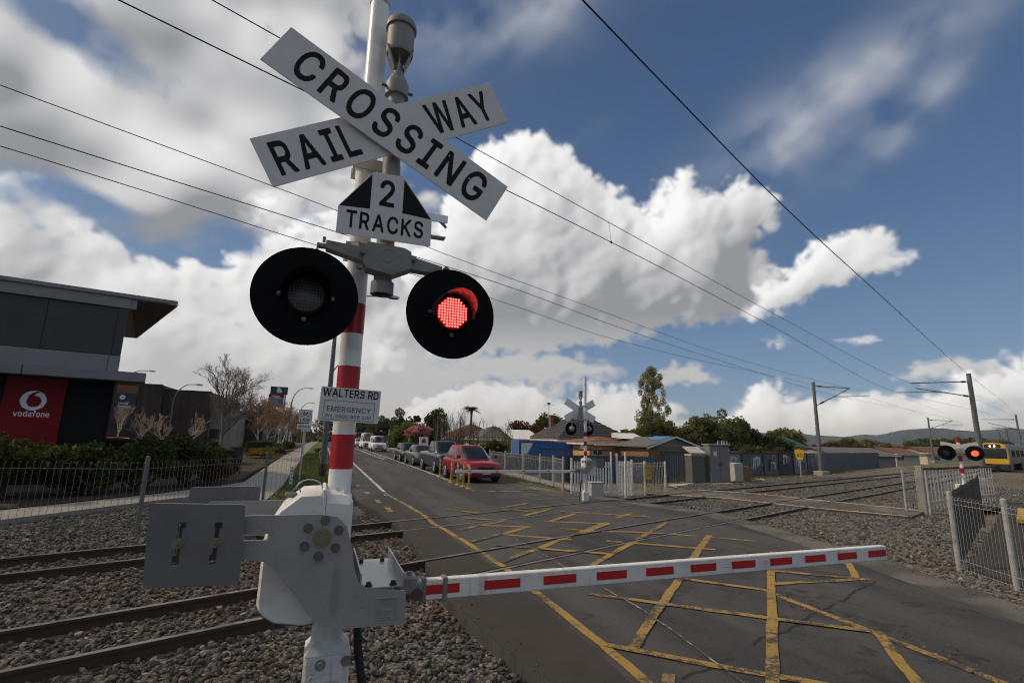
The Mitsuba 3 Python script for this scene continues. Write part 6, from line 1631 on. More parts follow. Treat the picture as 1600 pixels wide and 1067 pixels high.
for x, on in ((-0.40, False), (0.40, True)):
    hh = s3.put("signal_head", lathe_y([(0.0, 0.01), (0.27, 0.01), (0.27, -0.004), (0.0, -0.004)], x, -0.16, 2.03), "disc_black", smooth=30)
    s3.put("hood", hood(x, 2.03, 0.12, -0.165, 0.2), "disc_black", under=hh)
    if on:
        s3.put("lens", lathe_y([(0.0, -0.02), (0.11, -0.008)], x, -0.16, 2.03), "lens_red", under=hh, emitter={"type": "area", "radiance": {"type": "rgb", "value": [2.4, 0.09, 0.04]}})
    else:
        s3.put("lens", lathe_y([(0.0, -0.02), (0.11, -0.008)], x, -0.16, 2.03), "lens_dark", under=hh)
s3.put("barrier_stub", cat(cham(-0.3, 0.3, -0.25, 0.1, 0.2, 0.9, 0.05)), "white_paint")

# fence and gates on the far side of the road
flat("gate_white", (0.60, 0.60, 0.58), 0.55)
mesh_fence("white posted mesh fence behind the red car, along the pale footpath", [(9.95, 30.5), (9.85, 27.4), (9.75, 24.4), (9.72, 22.2), (9.66, 20.6), (9.3, 18.9)], -0.1, 1.32, 0.09, 0.005, 0.045, "galvanised", None, 0.12)
pg = Thing("palisade_gate", "white palisade gates of the pedestrian crossing, right of the far barrier", "gate", None, (0, 0), 0)


def pales(p0, p1, z0, z1, n):
    p0, p1 = np.array(p0, float), np.array(p1, float)
    ang = math.degrees(math.atan2(*(p1 - p0)[::-1]))
    for k in range(n):
        c = p0 + (p1 - p0) * (k + 0.5) / n
        pg.put("pale", rotz(cham(-0.032, 0.032, -0.01, 0.01, z0, z1, 0.004), ang).apply_translation([c[0], c[1], 0]), "gate_white")
    for z in (z0 + 0.15, z1 - 0.18):
        pg.put("rail", rotz(box(-0.5 * np.linalg.norm(p1 - p0), 0.5 * np.linalg.norm(p1 - p0), 0.011, 0.03, z - 0.02, z + 0.02), ang).apply_translation([*(p0 + p1) / 2, 0]), "gate_white")


pales((9.25, 17.9), (10.72, 17.62), -0.05, 1.22, 13)
pales((11.0, 17.55), (11.95, 18.0), -0.05, 1.24, 9)
pg.put("notice", rotz(cham(-0.14, 0.14, -0.02, -0.012, 0.72, 0.98, 0.004), -10).apply_translation([9.95, 17.76, 0]), "sign_face")
for x, y, h in ((10.75, 17.6, 1.6), (10.98, 17.55, 1.55), (11.02, 17.0, 1.62), (11.98, 18.02, 1.3), (9.2, 17.95, 1.35)):
    pg.put("post", cyl((x, y, -0.2), (x, y, h), 0.04, n=10), "gate_white", smooth=40)
g2 = mesh_fence("mesh fence with a yellow warning sign, right of the palisade gates", [(11.0, 17.0), (12.3, 17.6), (13.25, 17.55)], -0.1, 1.28, 0.07, 0.0045, 0.042, "gate_white", None, 0.06)
ws = Thing("warning_sign", "yellow warning sign with black lettering on the mesh fence by the gates", "sign", None, (12.42, 17.52), 6)
p_ = ws.put("panel", cham(-0.17, 0.17, -0.02, -0.01, 0.55, 1.10, 0.004), "warn_yellow")
ws.put("lettering", cat(mv(words("LOOK", 0.07, 0.24, 0.002), 0, -0.02, 0.99), mv(words("FOR", 0.06, 0.18, 0.002), 0, -0.02, 0.86), mv(words("TRAINS", 0.07, 0.27, 0.002), 0, -0.02, 0.72)), "sign_black", under=p_)
ws.put("white_backing", cham(-0.24, -0.10, -0.009, 0.0, 0.62, 1.16, 0.004), "sign_face")
flat("warn_yellow", (0.52, 0.31, 0.015), 0.5)
wb = Thing("equipment_box", "small white equipment box at the foot of the far crossing signal", "box", None, (9.86, 17.25, -0.15), -8)
wb.put("body", cham(-0.25, 0.25, -0.18, 0.18, 0.1, 0.60, 0.02), "gable_pale")
wb.put("lid", cham(-0.27, 0.27, -0.2, 0.2, 0.605, 0.65, 0.012), "gable_pale")
wb.put("plinth", cham(-0.30, 0.30, -0.22, 0.22, -0.2, 0.098, 0.02), "warn_yellow")
cb = Thing("relay_cabinet", "tall grey relay cabinet with double doors, near the corrugated fence", "cabinet", None, (20.95, 23.1, -0.2), -18)
cb.put("body", cham(-0.55, 0.55, -0.4, 0.45, 0.05, 2.12, 0.02), "cabinet_grey")
for s in (-1, 1):
    dd = cb.put("door", cham(min(s * 0.01, s * 0.52), max(s * 0.01, s * 0.52), -0.425, -0.40, 0.15, 2.02, 0.008), "cabinet_grey")
    cb.put("handle", cham(s * 0.07 - 0.02, s * 0.07 + 0.02, -0.45, -0.426, 1.0, 1.2, 0.006), "trim_black", under=dd)
cb.put("roof", cham(-0.62, 0.62, -0.5, 0.52, 2.13, 2.2, 0.015), "gable_grey")
cb.put("label_plate", cham(-0.35, -0.15, -0.432, -0.426, 1.55, 1.8, 0.003), "sign_face")
flat("cabinet_grey", (0.17, 0.17, 0.165), 0.5, 0.2)
c2 = Thing("relay_cabinet", "lower grey cabinet with a pale sloped top, left of the tall relay cabinet", "cabinet", None, (19.9, 23.6, -0.2), -18)
c2.put("body", cham(-0.40, 0.34, -0.45, 0.5, 0.05, 1.5, 0.02), "cabinet_dark")
c2.put("roof", hull([(x, y, z) for x in (-0.46, 0.42) for y, z in ((-0.58, 1.62), (-0.58, 1.7), (0.62, 1.95), (0.62, 2.03))]), "gable_pale")
c2.put("roof_skirt", cham(-0.43, 0.38, -0.5, 0.55, 1.51, 1.61, 0.015), "gable_pale")
flat("cabinet_dark", (0.09, 0.088, 0.082), 0.6)
flat("gable_pale", (0.36, 0.35, 0.34), 0.6)
c3 = Thing("meter_box", "small pale box with a brown side on the gravel, right of the cabinets", "box", None, (23.0, 23.6, -0.2), -18)
c3.put("body", cham(-0.4, 0.1, -0.3, 0.3, 0.0, 1.15, 0.02), "gable_pale")
c3.put("side_box", cham(0.105, 0.55, -0.25, 0.25, 0.0, 0.95, 0.02), "timber_brown")
for k, (x, y, a, b) in enumerate(((20.2, 22.0, 1.0, 0.5), (17.8, 21.9, 1.2, 0.45), (25.6, 24.4, 1.1, 0.35))):
    t = Thing("concrete_slab", ["broken pale concrete slab at the foot of the cabinets", "pale concrete slab lying left of the cabinets", "pale concrete slab lying right of the meter box"][k], "slab", "loose concrete slabs", (x, y, -0.16), 20 * k - 10)
    t.whole(hull([(-a, -b, 0), (a, -b * 0.7, 0), (a * 0.8, b, 0), (-a * 0.7, b * 0.9, 0), (-a, -b, 0.09), (a, -b * 0.7, 0.07), (a * 0.8, b, 0.1), (-a * 0.7, b * 0.9, 0.08)]), "kerb_concrete")
sp_ = Thing("speed_board", "yellow speed board reading 40 on a post beside the far track", "sign", None, (30.0, 25.4), -52)
sp_.put("post", cyl((0, 0, -0.2), (0, 0, 1.75), 0.035, n=10), "galvanised")
p_ = sp_.put("board", exz(sg.Polygon([(-0.26, 1.75), (0.26, 1.75), (0.28, 1.55), (0.16, 1.10), (-0.16, 1.10), (-0.28, 1.55)]), -0.06, -0.045), "speed_yellow")
sp_.put("lettering", cat(mv(words("40", 0.24, 0.32, 0.003), 0, -0.06, 1.40)), "sign_black", under=p_)
flat("speed_yellow", (0.62, 0.36, 0.02), 0.5)

# corrugated fence along the far side of the railway
CF = [(9.9, 33.0), (13.8, 31.8), (20.5, 31.6), (24.6, 29.3), (31.5, 29.9), (37.8, 31.4), (48.0, 36.5), (63, 42.5)]
flat("iron_grey", (0.12, 0.128, 0.14), 0.55, 0.2)
flat("iron_dark", (0.075, 0.08, 0.09), 0.6, 0.2)
flat("iron_pale", (0.21, 0.215, 0.22), 0.55, 0.2)
flat("graffiti_white", (0.40, 0.41, 0.42), 0.6)
flat("graffiti_black", (0.03, 0.032, 0.036), 0.6)
flat("timber_dark", (0.05, 0.042, 0.035), 0.85)
fc = Thing("corrugated_fence", "long grey corrugated iron fence with graffiti beyond the far track", "fence")


def corrugated(L, h, depth=0.022, pitch=0.16):
    n = int(L / pitch) * 4
    xs = np.linspace(0, L, n + 1)
    ys = depth * np.sin(xs / pitch * 2 * np.pi)
    lo, hi = np.column_stack([xs, ys, 0 * xs]), np.column_stack([xs, ys, 0 * xs + h])
    v = np.vstack([lo, hi, lo + [0, 0.012, 0], hi + [0, 0.012, 0]])
    m = n + 1
    f = []
    for k in range(n):
        f += [[k, k + 1, m + k + 1], [k, m + k + 1, m + k], [2 * m + k, 3 * m + k + 1, 2 * m + k + 1], [2 * m + k, 3 * m + k, 3 * m + k + 1], [m + k, m + k + 1, 3 * m + k + 1], [m + k, 3 * m + k + 1, 3 * m + k]]
    return trimesh.Trimesh(v, f, process=False)


rg = np.random.default_rng(9)
for a, b in zip(CF[:-1], CF[1:]):
    a, b = np.array(a), np.array(b)
    L = np.linalg.norm(b - a)
    n = max(1, int(round(L / 2.1)))
    ang = math.degrees(math.atan2(*(b - a)[::-1]))
    for k in range(n):
        c = a + (b - a) * k / n
        h = rg.uniform(1.60, 1.80) if 21 < c[0] < 37 else (1.27 if c[0] < 21 else 1.66)
        zg = float(yard_z(np.array(c[0]), np.array(c[1])))
        m = rotz(corrugated(L / n - 0.02, h + (-0.22 - zg)), ang).apply_translation([c[0], c[1], zg - 0.02])
        key = fc.put("iron_sheet", m, str(rg.choice(["iron_grey", "iron_grey", "iron_dark", "iron_pale"])) if 21 < c[0] < 37 else ("iron_grey" if c[0] > 21 else "iron_dark"))
        if c[0] < 38:
            fc.put("fence_post", rotz(cham(-0.05, 0.05, -0.09, -0.03, zg - 0.1, h + rg.uniform(-0.15, 0.2) - 0.2, 0.008), ang).apply_translation([c[0], c[1], 0]), "timber_dark")
        if 24 < c[0] < 40:
            zb = h - 0.26
            bits = []
            for _ in range(4):
                x0 = rg.uniform(0.05, L / n - 0.7)
                w, z0 = rg.uniform(0.3, 0.62), rg.uniform(0.0, zb - 0.7)
                hh = rg.uniform(0.35, 0.75)
                bits.append((exz(sg.LineString([(x0, z0), (x0 + 0.06, z0 + hh), (x0 + w, z0 + hh * 0.92), (x0 + w * 0.9, z0 + 0.1 * hh)]).buffer(rg.uniform(0.03, 0.10)), -0.032, -0.026), rg.choice(["graffiti_white", "graffiti_black", "iron_pale"])))
            for bm, mt in bits:
                fc.put("graffiti", rotz(bm, ang).apply_translation([c[0], c[1], 0]), mt, under=key)
fc.put("capping_rail", cat([hull([(*a, z) for z in (1.36, 1.44)] + [(a[0] + 0.03, a[1] - 0.06, z) for z in (1.36, 1.44)] + [(*b, z) for z in (1.36, 1.44)] + [(b[0] + 0.03, b[1] - 0.06, z) for z in (1.36, 1.44)]) for a, b in zip(CF[1:5], CF[2:6])]), "timber_dark", kind="stuff")
pt = Thing("garden_table", "white upturned garden table behind the corrugated fence, left of the trees", "table", None, (31.2, 34.2, 0.0), 10)
pt.put("tabletop", cham(-0.9, 0.9, -0.5, 0.5, 1.50, 1.58, 0.02), "trim_white")
for x in (-0.35, 0.15, 0.45, 0.8):
    pt.put("leg", cyl((x, -0.3, 1.58), (x + 0.03, -0.3, 2.25), 0.035, n=8), "trim_white")
pt.put("stand", cham(-0.9, 0.9, -0.5, 0.5, -0.8, 1.495, 0.02), "timber_brown")
ls = Thing("shop_sign", "small white standing sign with a red emblem above the parked cars", "sign", None, (9.5, 50.4))
ls.put("panel", cham(-0.45, 0.45, -0.06, 0.06, 0.35, 2.02, 0.03), "print_white")
ls.put("emblem", exz(sg.Polygon([(-0.2, 1.45), (-0.24, 1.65), (-0.1, 1.85), (0.05, 1.9), (0.2, 1.75), (0.22, 1.5), (0.05, 1.42)]), -0.065, -0.061), "stripe_red")
for x in (-0.35, 0.35):
    ls.put("leg", cyl((x, 0, -0.6), (x, 0, 0.36), 0.04, n=8), "lamp_pale")
for k, (x, y, h) in enumerate(((9.05, 56.5, 2.95), (8.9, 73.5, 3.0), (4.6, 112, 3.0))):
    t = Thing("marker_pole", ["thin white pole left of the small sign with the red emblem", "thin white pole behind the nearer white van", "thin white pole at the far end of the road"][k], "pole", "thin white poles by the road", (x, y))
    t.whole(cyl((0, 0, -0.2), (0, 0, h), 0.045, n=8), "trim_white")
bk = Thing("bike_rack", "pale hooped rack beside the foot of the lamp pole", "bicycle rack", None, (0.35, 38.0))
for k in range(3):
    bk.put("hoop", tube([(0.25 * k - 0.2, 0.5 * k, 0)] + [(0.25 * k - 0.2 + 0.2 * math.cos(a), 0.5 * k, 0.75 + 0.2 * math.sin(a)) for a in np.linspace(math.pi, 0, 9)] + [(0.25 * k + 0.2, 0.5 * k, 0)], 0.03, 6), "lamp_pale", smooth=True)
# ------------------------------------------------------------------ trees and shrubs
def leaf_cloud(clumps, n, size, cols, seed, vjit=0.35, flat_=0.0):
    """Leaves (bent quads) spread through clumps (x, y, z, rx, ry, rz), thicker towards each clump's skin."""
    r = np.random.default_rng(seed)
    C = np.asarray(clumps, float)
    vol = (C[:, 3] * C[:, 4] * C[:, 5]) ** 0.67
    which = r.choice(len(C), n, p=vol / vol.sum())
    u = r.normal(size=(n, 3))
    u /= np.linalg.norm(u, axis=1, keepdims=True)
    rad = r.random(n) ** 0.30 * r.uniform(0.82, 1.12, n)
    P = C[which, :3] + u * rad[:, None] * C[which, 3:6]
    a = r.normal(size=(n, 3)) + 0.5 * u
    a /= np.linalg.norm(a, axis=1, keepdims=True)
    b = np.cross(a, r.normal(size=(n, 3)))
    b /= np.linalg.norm(b, axis=1, keepdims=True)
    c = np.cross(a, b)
    s = size * r.uniform(0.6, 1.35, n)[:, None]
    v = np.stack([P - b * s, P + c * s * 0.55 + a * s * 0.12, P + b * s, P - c * s * 0.55 + a * s * 0.12], 1).reshape(-1, 3)
    f = (np.array([[0, 1, 2], [0, 2, 3]])[None] + (np.arange(n) * 4)[:, None, None]).reshape(-1, 3)
    cc = np.asarray(cols)[r.integers(0, len(cols), n)] * (1 + vjit * (r.random((n, 1)) - 0.5) * 2)
    cl = 1 + 0.25 * (r.random(len(C)) - 0.5)
    cc = cc * cl[which][:, None]
    return trimesh.Trimesh(v, f, process=False), np.repeat(cc, 4, 0)


def clumpy(x, y, z, rx, ry, rz, n, k, seed, low=-0.6):
    """k clumps set through the ellipsoid, mostly near its skin: an uneven outline with gaps."""
    r = np.random.default_rng(seed)
    out = []
    while len(out) < n:
        u = r.normal(size=3)
        u /= np.linalg.norm(u)
        if u[2] < low:
            continue
        q = r.uniform(0.35, 0.95)
        s = r.uniform(0.7, 1.3) * k
        out.append((x + u[0] * q * rx, y + u[1] * q * ry, z + u[2] * q * rz, s * rx, s * ry, s * rz * 0.85))
    return out


DARK = [(0.030, 0.046, 0.014), (0.044, 0.062, 0.017), (0.060, 0.076, 0.023), (0.078, 0.084, 0.030)]
MID = [(0.070, 0.095, 0.024), (0.095, 0.120, 0.032), (0.118, 0.132, 0.040), (0.135, 0.130, 0.052)]
OLIVE = [(0.105, 0.098, 0.040), (0.130, 0.116, 0.050), (0.088, 0.088, 0.036), (0.150, 0.132, 0.062)]
BRIGHT = [(0.12, 0.155, 0.028), (0.15, 0.175, 0.036), (0.10, 0.125, 0.03)]
textured("bark", lambda p, n, uv: mix((0.05, 0.038, 0.028), (0.10, 0.08, 0.062), fbm(p.x * 5, p.y * 5, p.z * 2, 3)), 0.9)
textured("birch_bark", lambda p, n, uv: mix((0.62, 0.58, 0.52), (0.10, 0.085, 0.07), smoothstep(0.60, 0.70, noise(p.x * 5, p.y * 5, p.z * 9))), 0.7)
flat("twig_rust", (0.27, 0.145, 0.075), 0.85)
flat("twig_pale", (0.34, 0.25, 0.175), 0.85)
flat("twig_grey", (0.17, 0.145, 0.13), 0.85)
flat("twig_brown", (0.14, 0.10, 0.068), 0.85)

SEED = [100]


def shrub(label, x, y, rx, ry, h, n, size, cols, name="shrub", category="shrub", group=None, z=0.0, clumps=26, k=0.36, stems=True, lowz=None):
    SEED[0] += 1
    s = SEED[0]
    t = Thing(name, label, category, group)
    cz = z + h * 0.52
    m, c = leaf_cloud(clumpy(x, y, cz, rx, ry, h * 0.47, clumps, k, s, -0.8), n, size, cols, s)
    t.put("foliage", m, "leaf_mat", color=c)
    if stems:
        r = np.random.default_rng(s)
        t.put("stem", cat([tube([(x + r.normal(0, 0.1), y + r.normal(0, 0.1), z - 0.05), (x + r.normal(0, rx * 0.3), y + r.normal(0, ry * 0.3), z + h * 0.3), (x + r.normal(0, rx * 0.5), y + r.normal(0, ry * 0.5), z + h * 0.7)], [0.04, 0.03, 0.012], 5) for _ in range(7)]), "bark", kind="stuff")
    return t


# the hedge of shrubs behind the left mesh fence
HL = "round shrubs in the bed behind the left fence"
for k, (x, y, rx, ry, h, n) in enumerate([(-12.2, 15.6, 1.7, 1.5, 1.6, 5200), (-10.0, 17.4, 1.5, 1.4, 1.62, 5200), (-8.55, 19.0, 1.45, 1.3, 2.05, 6000), (-6.9, 19.9, 1.15, 1.1, 1.66, 4600), (-5.75, 21.0, 1.25, 1.1, 1.88, 5000), (-4.75, 22.6, 1.15, 1.1, 1.80, 4600), (-4.2, 24.6, 0.9, 1.2, 1.62, 3600)]):
    shrub(["round dark green shrub at the far left under the red banner", "round dark green shrub below the left half of the red banner", "tallest round shrub of the hedge, right of the red banner", "round shrub between the tallest shrub and the fence post", "wide round shrub above the leaning fence post", "round shrub right of the leaning fence post, above the mesh", "last round shrub of the hedge, darkest, before the path"][k], x, y, rx, ry, h, n, 0.075, DARK + [(0.13, 0.13, 0.055), (0.10, 0.10, 0.04)] if k % 2 else DARK + MID[:2] + [(0.15, 0.14, 0.06)], group=HL)
shrub("low reddish shrub at the right end of the hedge by the path", -3.75, 22.6, 0.55, 0.8, 0.95, 1500, 0.06, [(0.07, 0.030, 0.018), (0.09, 0.04, 0.022), (0.05, 0.035, 0.018)])


def hedge_block(label, x0, x1, y0, y1, z0, z1, n, size, cols, group=None):
    SEED[0] += 1
    r = np.random.default_rng(SEED[0])
    t = Thing("clipped_hedge", label, "hedge", group)
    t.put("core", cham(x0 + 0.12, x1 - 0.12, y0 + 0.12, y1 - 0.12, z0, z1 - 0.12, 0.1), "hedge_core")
    cl = [(r.uniform(x0 + .15, x1 - .15), r.uniform(y0 + .15, y1 - .15), r.uniform(z0 + .15, z1 - .12), 0.22, 0.22, 0.16) for _ in range(int(30 * max(1, (x1 - x0) * (y1 - y0) / 6)))]
    m, c = leaf_cloud(cl, n, size, cols, SEED[0])
    t.put("foliage", m, "leaf_mat", color=c)


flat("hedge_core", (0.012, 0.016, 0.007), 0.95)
hedge_block("long dark clipped hedge in front of the brown building", -19, -6.2, 29.5, 31.5, 0, 1.72, 9000, 0.09, DARK)
hedge_block("dark clipped hedge block left of the first birch", -7.6, -4.8, 36.5, 39.5, 0, 1.1, 3500, 0.08, DARK)
hedge_block("small dark clipped hedge behind the yellow shrubs", -7.2, -4.6, 58, 64, 0, 1.35, 3500, 0.1, DARK + MID[:1])
hedge_block("dark green clipped hedge across the road behind the white vans", 11.9, 15.5, 98, 108, -0.7, 1.9, 5000, 0.16, DARK + MID[:2])
for k, (x, y, rx, ry, h, cols) in enumerate([(-4.75, 47.5, 1.1, 2.6, 0.85, [(0.24, 0.135, 0.022), (0.30, 0.18, 0.03), (0.17, 0.11, 0.025)]), (-4.1, 53.0, 0.8, 2.0, 0.95, MID + [(0.14, 0.13, 0.04)]), (-3.9, 58.5, 0.7, 2.4, 1.15, DARK + MID), (-3.6, 68, 0.7, 3.0, 1.2, DARK)]):
    shrub(["bright yellow ochre low shrub under the birches", "pale green bush right of the yellow shrub", "dark green bush farther along the left of the path", "farthest dark bush along the left of the path"][k], x, y, rx, ry, h, 3200, 0.075, cols, stems=False)
shrub("small clipped yellow green bush in the middle of the far verge", -0.2, 62, 0.55, 0.9, 0.6, 1300, 0.06, [(0.13, 0.11, 0.025), (0.10, 0.10, 0.025)], stems=False)


def twig_mesh(twigs):
    """Three-sided tapering twigs, all in one go."""
    P, Q = np.array([p for p, _ in twigs]), np.array([q for _, q in twigs])
    t = np.gradient(P, axis=1)
    t /= np.linalg.norm(t, axis=2, keepdims=True) + 1e-12
    a = np.cross(t, np.array([0.31, 0.87, 0.38]))
    a /= np.linalg.norm(a, axis=2, keepdims=True) + 1e-9
    b = np.cross(t, a)
    ang = np.arange(3) * 2 * np.pi / 3
    v = P[:, :, None] + Q[:, :, None, None] * (np.cos(ang)[None, None, :, None] * a[:, :, None] + np.sin(ang)[None, None, :, None] * b[:, :, None])
    n, m = P.shape[:2]
    f = []
    for i in range(m - 1):
        for j in range(3):
            k = (j + 1) % 3
            f += [[i * 3 + j, i * 3 + k, i * 3 + 3 + k], [i * 3 + j, i * 3 + 3 + k, i * 3 + 3 + j]]
    f = (np.array(f)[None] + (np.arange(n) * m * 3)[:, None, None]).reshape(-1, 3)
    return trimesh.Trimesh(v.reshape(-1, 3), f, process=False)


def branch_tree(x, y, z, h, spread, seed, levels=4, first=0.32, up=0.62, r0=0.09, kids=(5, 4, 4, 3), ratio=0.62, droop=0.0, lean=0.0, min_r=0.006, tf=0.62, ratio0=None):
    """Returns (trunk and limbs, twigs) of a bare tree: limbs split again and again."""
    r = np.random.default_rng(seed)
    limbs, twigs = [], []

    def grow(p, d, L, rad, lev):
        n = 4
        pts = [p]
        dd = d.copy()
        for _ in range(n):
            dd = dd + r.normal(0, 0.10, 3) + np.array([0, 0, 0.05 - droop * lev])
            dd /= np.linalg.norm(dd)
            pts.append(pts[-1] + dd * L / n)
        rr = np.linspace(rad, max(rad * 0.5, min_r * 0.7), n + 1)
        if lev <= 1:
            limbs.append(tube(pts, rr, 7 if lev == 0 else 5))
        else:
            twigs.append((pts, rr))
        if lev >= levels:
            return
        m = kids[min(lev, len(kids) - 1)]
        for k in range(m + (r.random() < 0.5)):
            f = r.uniform(0.35 if lev else first, 1.0)
            q = pts[0] + (pts[-1] - pts[0]) * 0
            i = min(n - 1, int(f * n))
            q = pts[i] + (pts[i + 1] - pts[i]) * (f * n - i)
            s = r.normal(size=3)
            s -= dd * (s @ dd)
            s /= np.linalg.norm(s) + 1e-9
            nd = dd * up + s * spread * r.uniform(0.7, 1.2) + np.array([0, 0, 0.12 - droop])
            nd /= np.linalg.norm(nd)
            grow(q, nd, L * (ratio0 if ratio0 and lev == 0 else ratio) * r.uniform(0.75, 1.1), max(rr[i] * 0.62, min_r), lev + 1)

    grow(np.array([x, y, z], float), np.array([lean, 0, 1.0]), h * tf, r0, 0)
    return cat(limbs), twig_mesh(twigs)


def bare_tree(label, x, y, h, seed, trunk_m, twig_m, group=None, z=0.0, name="bare_tree", category="tree", **kw):
    t = Thing(name, label, category, group)
    a, b = branch_tree(x, y, z, h, seed=seed, **kw)
    t.put("trunk", a, trunk_m, smooth=True)
    t.put("crown", b, twig_m)
    return t


bare_tree("large bare grey tree with a wide rounded crown, above the low grey building", -7.6, 48.0, 8.4, 5, "twig_grey", "twig_grey", r0=0.15, spread=0.62, levels=5, kids=(13, 6, 4, 3, 3), ratio=0.56, min_r=0.007, first=0.30, up=0.95, tf=0.55, ratio0=0.56)
BG = "white stemmed birches in a row along the path"
for k, (x, y) in enumerate([(-7.0, 68), (-6.9, 78), (-7.0, 89), (-7.1, 99), (-7.1, 110), (-7.1, 121), (-7.1, 132), (-7.1, 143)]):
    bare_tree(["first birch of the row, nearest, with a forked white trunk", "second birch of the row along the path", "third birch of the row along the path", "fourth birch of the row along the path", "fifth birch of the row along the path", "sixth birch of the row along the path", "seventh birch of the row along the path", "last and farthest birch of the row along the path"][k], x, y, 6.6 + 0.25 * (k % 3), 40 + k, "birch_bark", "twig_rust", BG, name="birch_tree", r0=0.12, spread=0.60, levels=4, kids=(10, 7, 5, 3), ratio=0.55, min_r=0.016, first=0.32)
for k, (x, y, h) in enumerate([(-17.9, 58.5, 4.4), (-16.4, 59.5, 4.0), (-14.1, 57.5, 3.6), (-12.1, 58.0, 3.4)]):
    bare_tree(["small bare pale birch in front of the clinic sign, left of the pair", "small bare pale birch in front of the clinic sign, right of the pair", "small bare birch in front of the middle of the brown building", "small bare white birch left of the grey concrete wall"][k], x, y, h, 60 + k, "birch_bark", "twig_pale", "small birches before the brown building", name="birch_tree", r0=0.06, spread=0.5, levels=3, kids=(7, 5, 4), ratio=0.6, min_r=0.014, up=0.8)


def leafy_tree(label, x, y, h, rx, rz, n, size, cols, seed, name="tree", category="tree", group=None, z=-0.84, base=0.3, clumps=34, k=0.30, ry=None, trunk_r=0.16):
    t = Thing(name, label, category, group)
    cz = z + h - rz
    m, c = leaf_cloud(clumpy(x, y, cz, rx, ry or rx, rz, clumps, k, seed), n, size, np.asarray(cols) * 1.45, seed)
    t.put("crown", m, "leaf_mat", color=c)
    r = np.random.default_rng(seed)
    limbs = [tube([(x, y, z - 0.1), (x + r.normal(0, 0.1), y, z + h * 0.3), (x + r.normal(0, 0.2), y, cz)], [trunk_r, trunk_r * 0.75, trunk_r * 0.45], 8)]
    for _ in range(5):
        a = r.uniform(0, 6.28)
        limbs.append(tube([(x, y, z + h * 0.28), (x + 0.3 * rx * math.cos(a), y + 0.3 * rx * math.sin(a), cz - 0.1 * rz), (x + 0.62 * rx * math.cos(a), y + 0.62 * rx * math.sin(a), cz + 0.25 * rz)], [trunk_r * 0.5, trunk_r * 0.35, trunk_r * 0.15], 5))
    t.put("trunk", cat(limbs), "bark", smooth=True)
    return t


# tall poplar: narrow, thin, the sky showing through
t = Thing("poplar_tree", "tall narrow pale poplar rising above the orange house", "tree")
x, y = 54.9, 75.8
r = np.random.default_rng(77)
cl = []
for k in range(150):
    zz = r.uniform(2.6, 15.2)
    w = np.interp(zz, [2.5, 6, 8.5, 11.5, 14, 15.6], [2.2, 3.2, 2.9, 2.5, 1.6, 0.5])
    a, q = r.uniform(0, 6.28), r.uniform(0.1, 1.0)
    cl.append((x + w * q * math.cos(a), y + w * q * math.sin(a), zz, 0.5, 0.5, 0.7))
m, c = leaf_cloud(cl, 20000, 0.115, [(0.29, 0.27, 0.13), (0.33, 0.30, 0.16), (0.24, 0.225, 0.10), (0.38, 0.34, 0.20)], 78)
t.put("crown", m, "leaf_mat", color=c)
a, b = branch_tree(x, y, -0.85, 15.8, 0.35, 79, levels=3, kids=(26, 5, 4), ratio=0.28, r0=0.28, up=0.95, first=0.2, min_r=0.02)
t.put("trunk", a, "bark", smooth=True)
t.put("branches", b, "twig_brown")

TR = "evergreen trees behind the corrugated fence"
for k, (x, y, h, rx, rz, cols, n) in enumerate([(40.5, 61.5, 5.2, 3.0, 2.4, MID, 5200), (43.6, 60.0, 7.2, 2.9, 3.2, MID + OLIVE, 5600), (46.6, 58.5, 5.9, 2.6, 2.6, OLIVE, 5000), (49.4, 57.0, 7.1, 2.7, 3.1, OLIVE + MID[:1], 5600), (52.6, 55.6, 7.7, 2.9, 3.4, MID, 5600), (55.2, 55.0, 6.6, 2.3, 2.9, DARK + MID[:1], 5000), (57.4, 52.5, 4.4, 2.2, 2.0, DARK, 3800)]):
    leafy_tree(["leftmost evergreen of the clump right of the poplar's foot", "tall green evergreen close right of the poplar", "lower olive evergreen, third from the left of the clump", "tall olive evergreen in the middle of the clump", "tallest evergreen of the clump, with a rounded top", "dark evergreen near the right end of the clump", "low dark evergreen at the right end of the clump"][k], x, y, h, rx, rz, n, 0.17, cols, 200 + k, group=TR)
leafy_tree("round bright green tree behind the grey tiled roof, left of the poplar", 43.0, 76.0, 5.3, 2.6, 2.4, 4600, 0.18, MID + BRIGHT[:1], 220)
leafy_tree("rusty brown leaved tree behind the roofs, left of the chimney", 29.5, 73.0, 5.8, 3.4, 2.3, 4600, 0.18, [(0.075, 0.036, 0.018), (0.095, 0.045, 0.022), (0.06, 0.04, 0.018)], 221)
leafy_tree("dark green tree rising behind the chimney of the dark roofed house", 32.6, 71.5, 7.2, 2.4, 3.0, 5000, 0.18, DARK + MID[:1], 222)
for k, (x, y, h, rx, rz, cols) in enumerate([(33.5, 36.5, 2.4, 2.2, 1.4, DARK + OLIVE), (37.5, 37.5, 2.0, 2.4, 1.2, OLIVE + MID), (42.0, 39.0, 2.1, 2.2, 1.3, DARK + MID), (46.5, 41.5, 1.9, 2.0, 1.3, MID + OLIVE[:1]), (29.6, 33.4, 1.9, 1.5, 0.9, DARK)]):
    shrub(["dark bushes rising above the fence behind the white table", "olive bush above the fence left of the speed board", "dark bush above the fence behind the speed board", "green bush above the fence left of the tall line mast", "dark bush in front of the timber shed, behind the fence"][k], x, y, rx, rx * 0.6, h + 0.6, 3400, 0.13, cols, group="bushes behind the corrugated fence", z=-0.84, stems=False)
leafy_tree("dense dark cypress with a pointed top, left of the palm", 15.0, 70.0, 7.4, 1.9, 3.6, 6500, 0.16, DARK, 230, clumps=44, k=0.24)
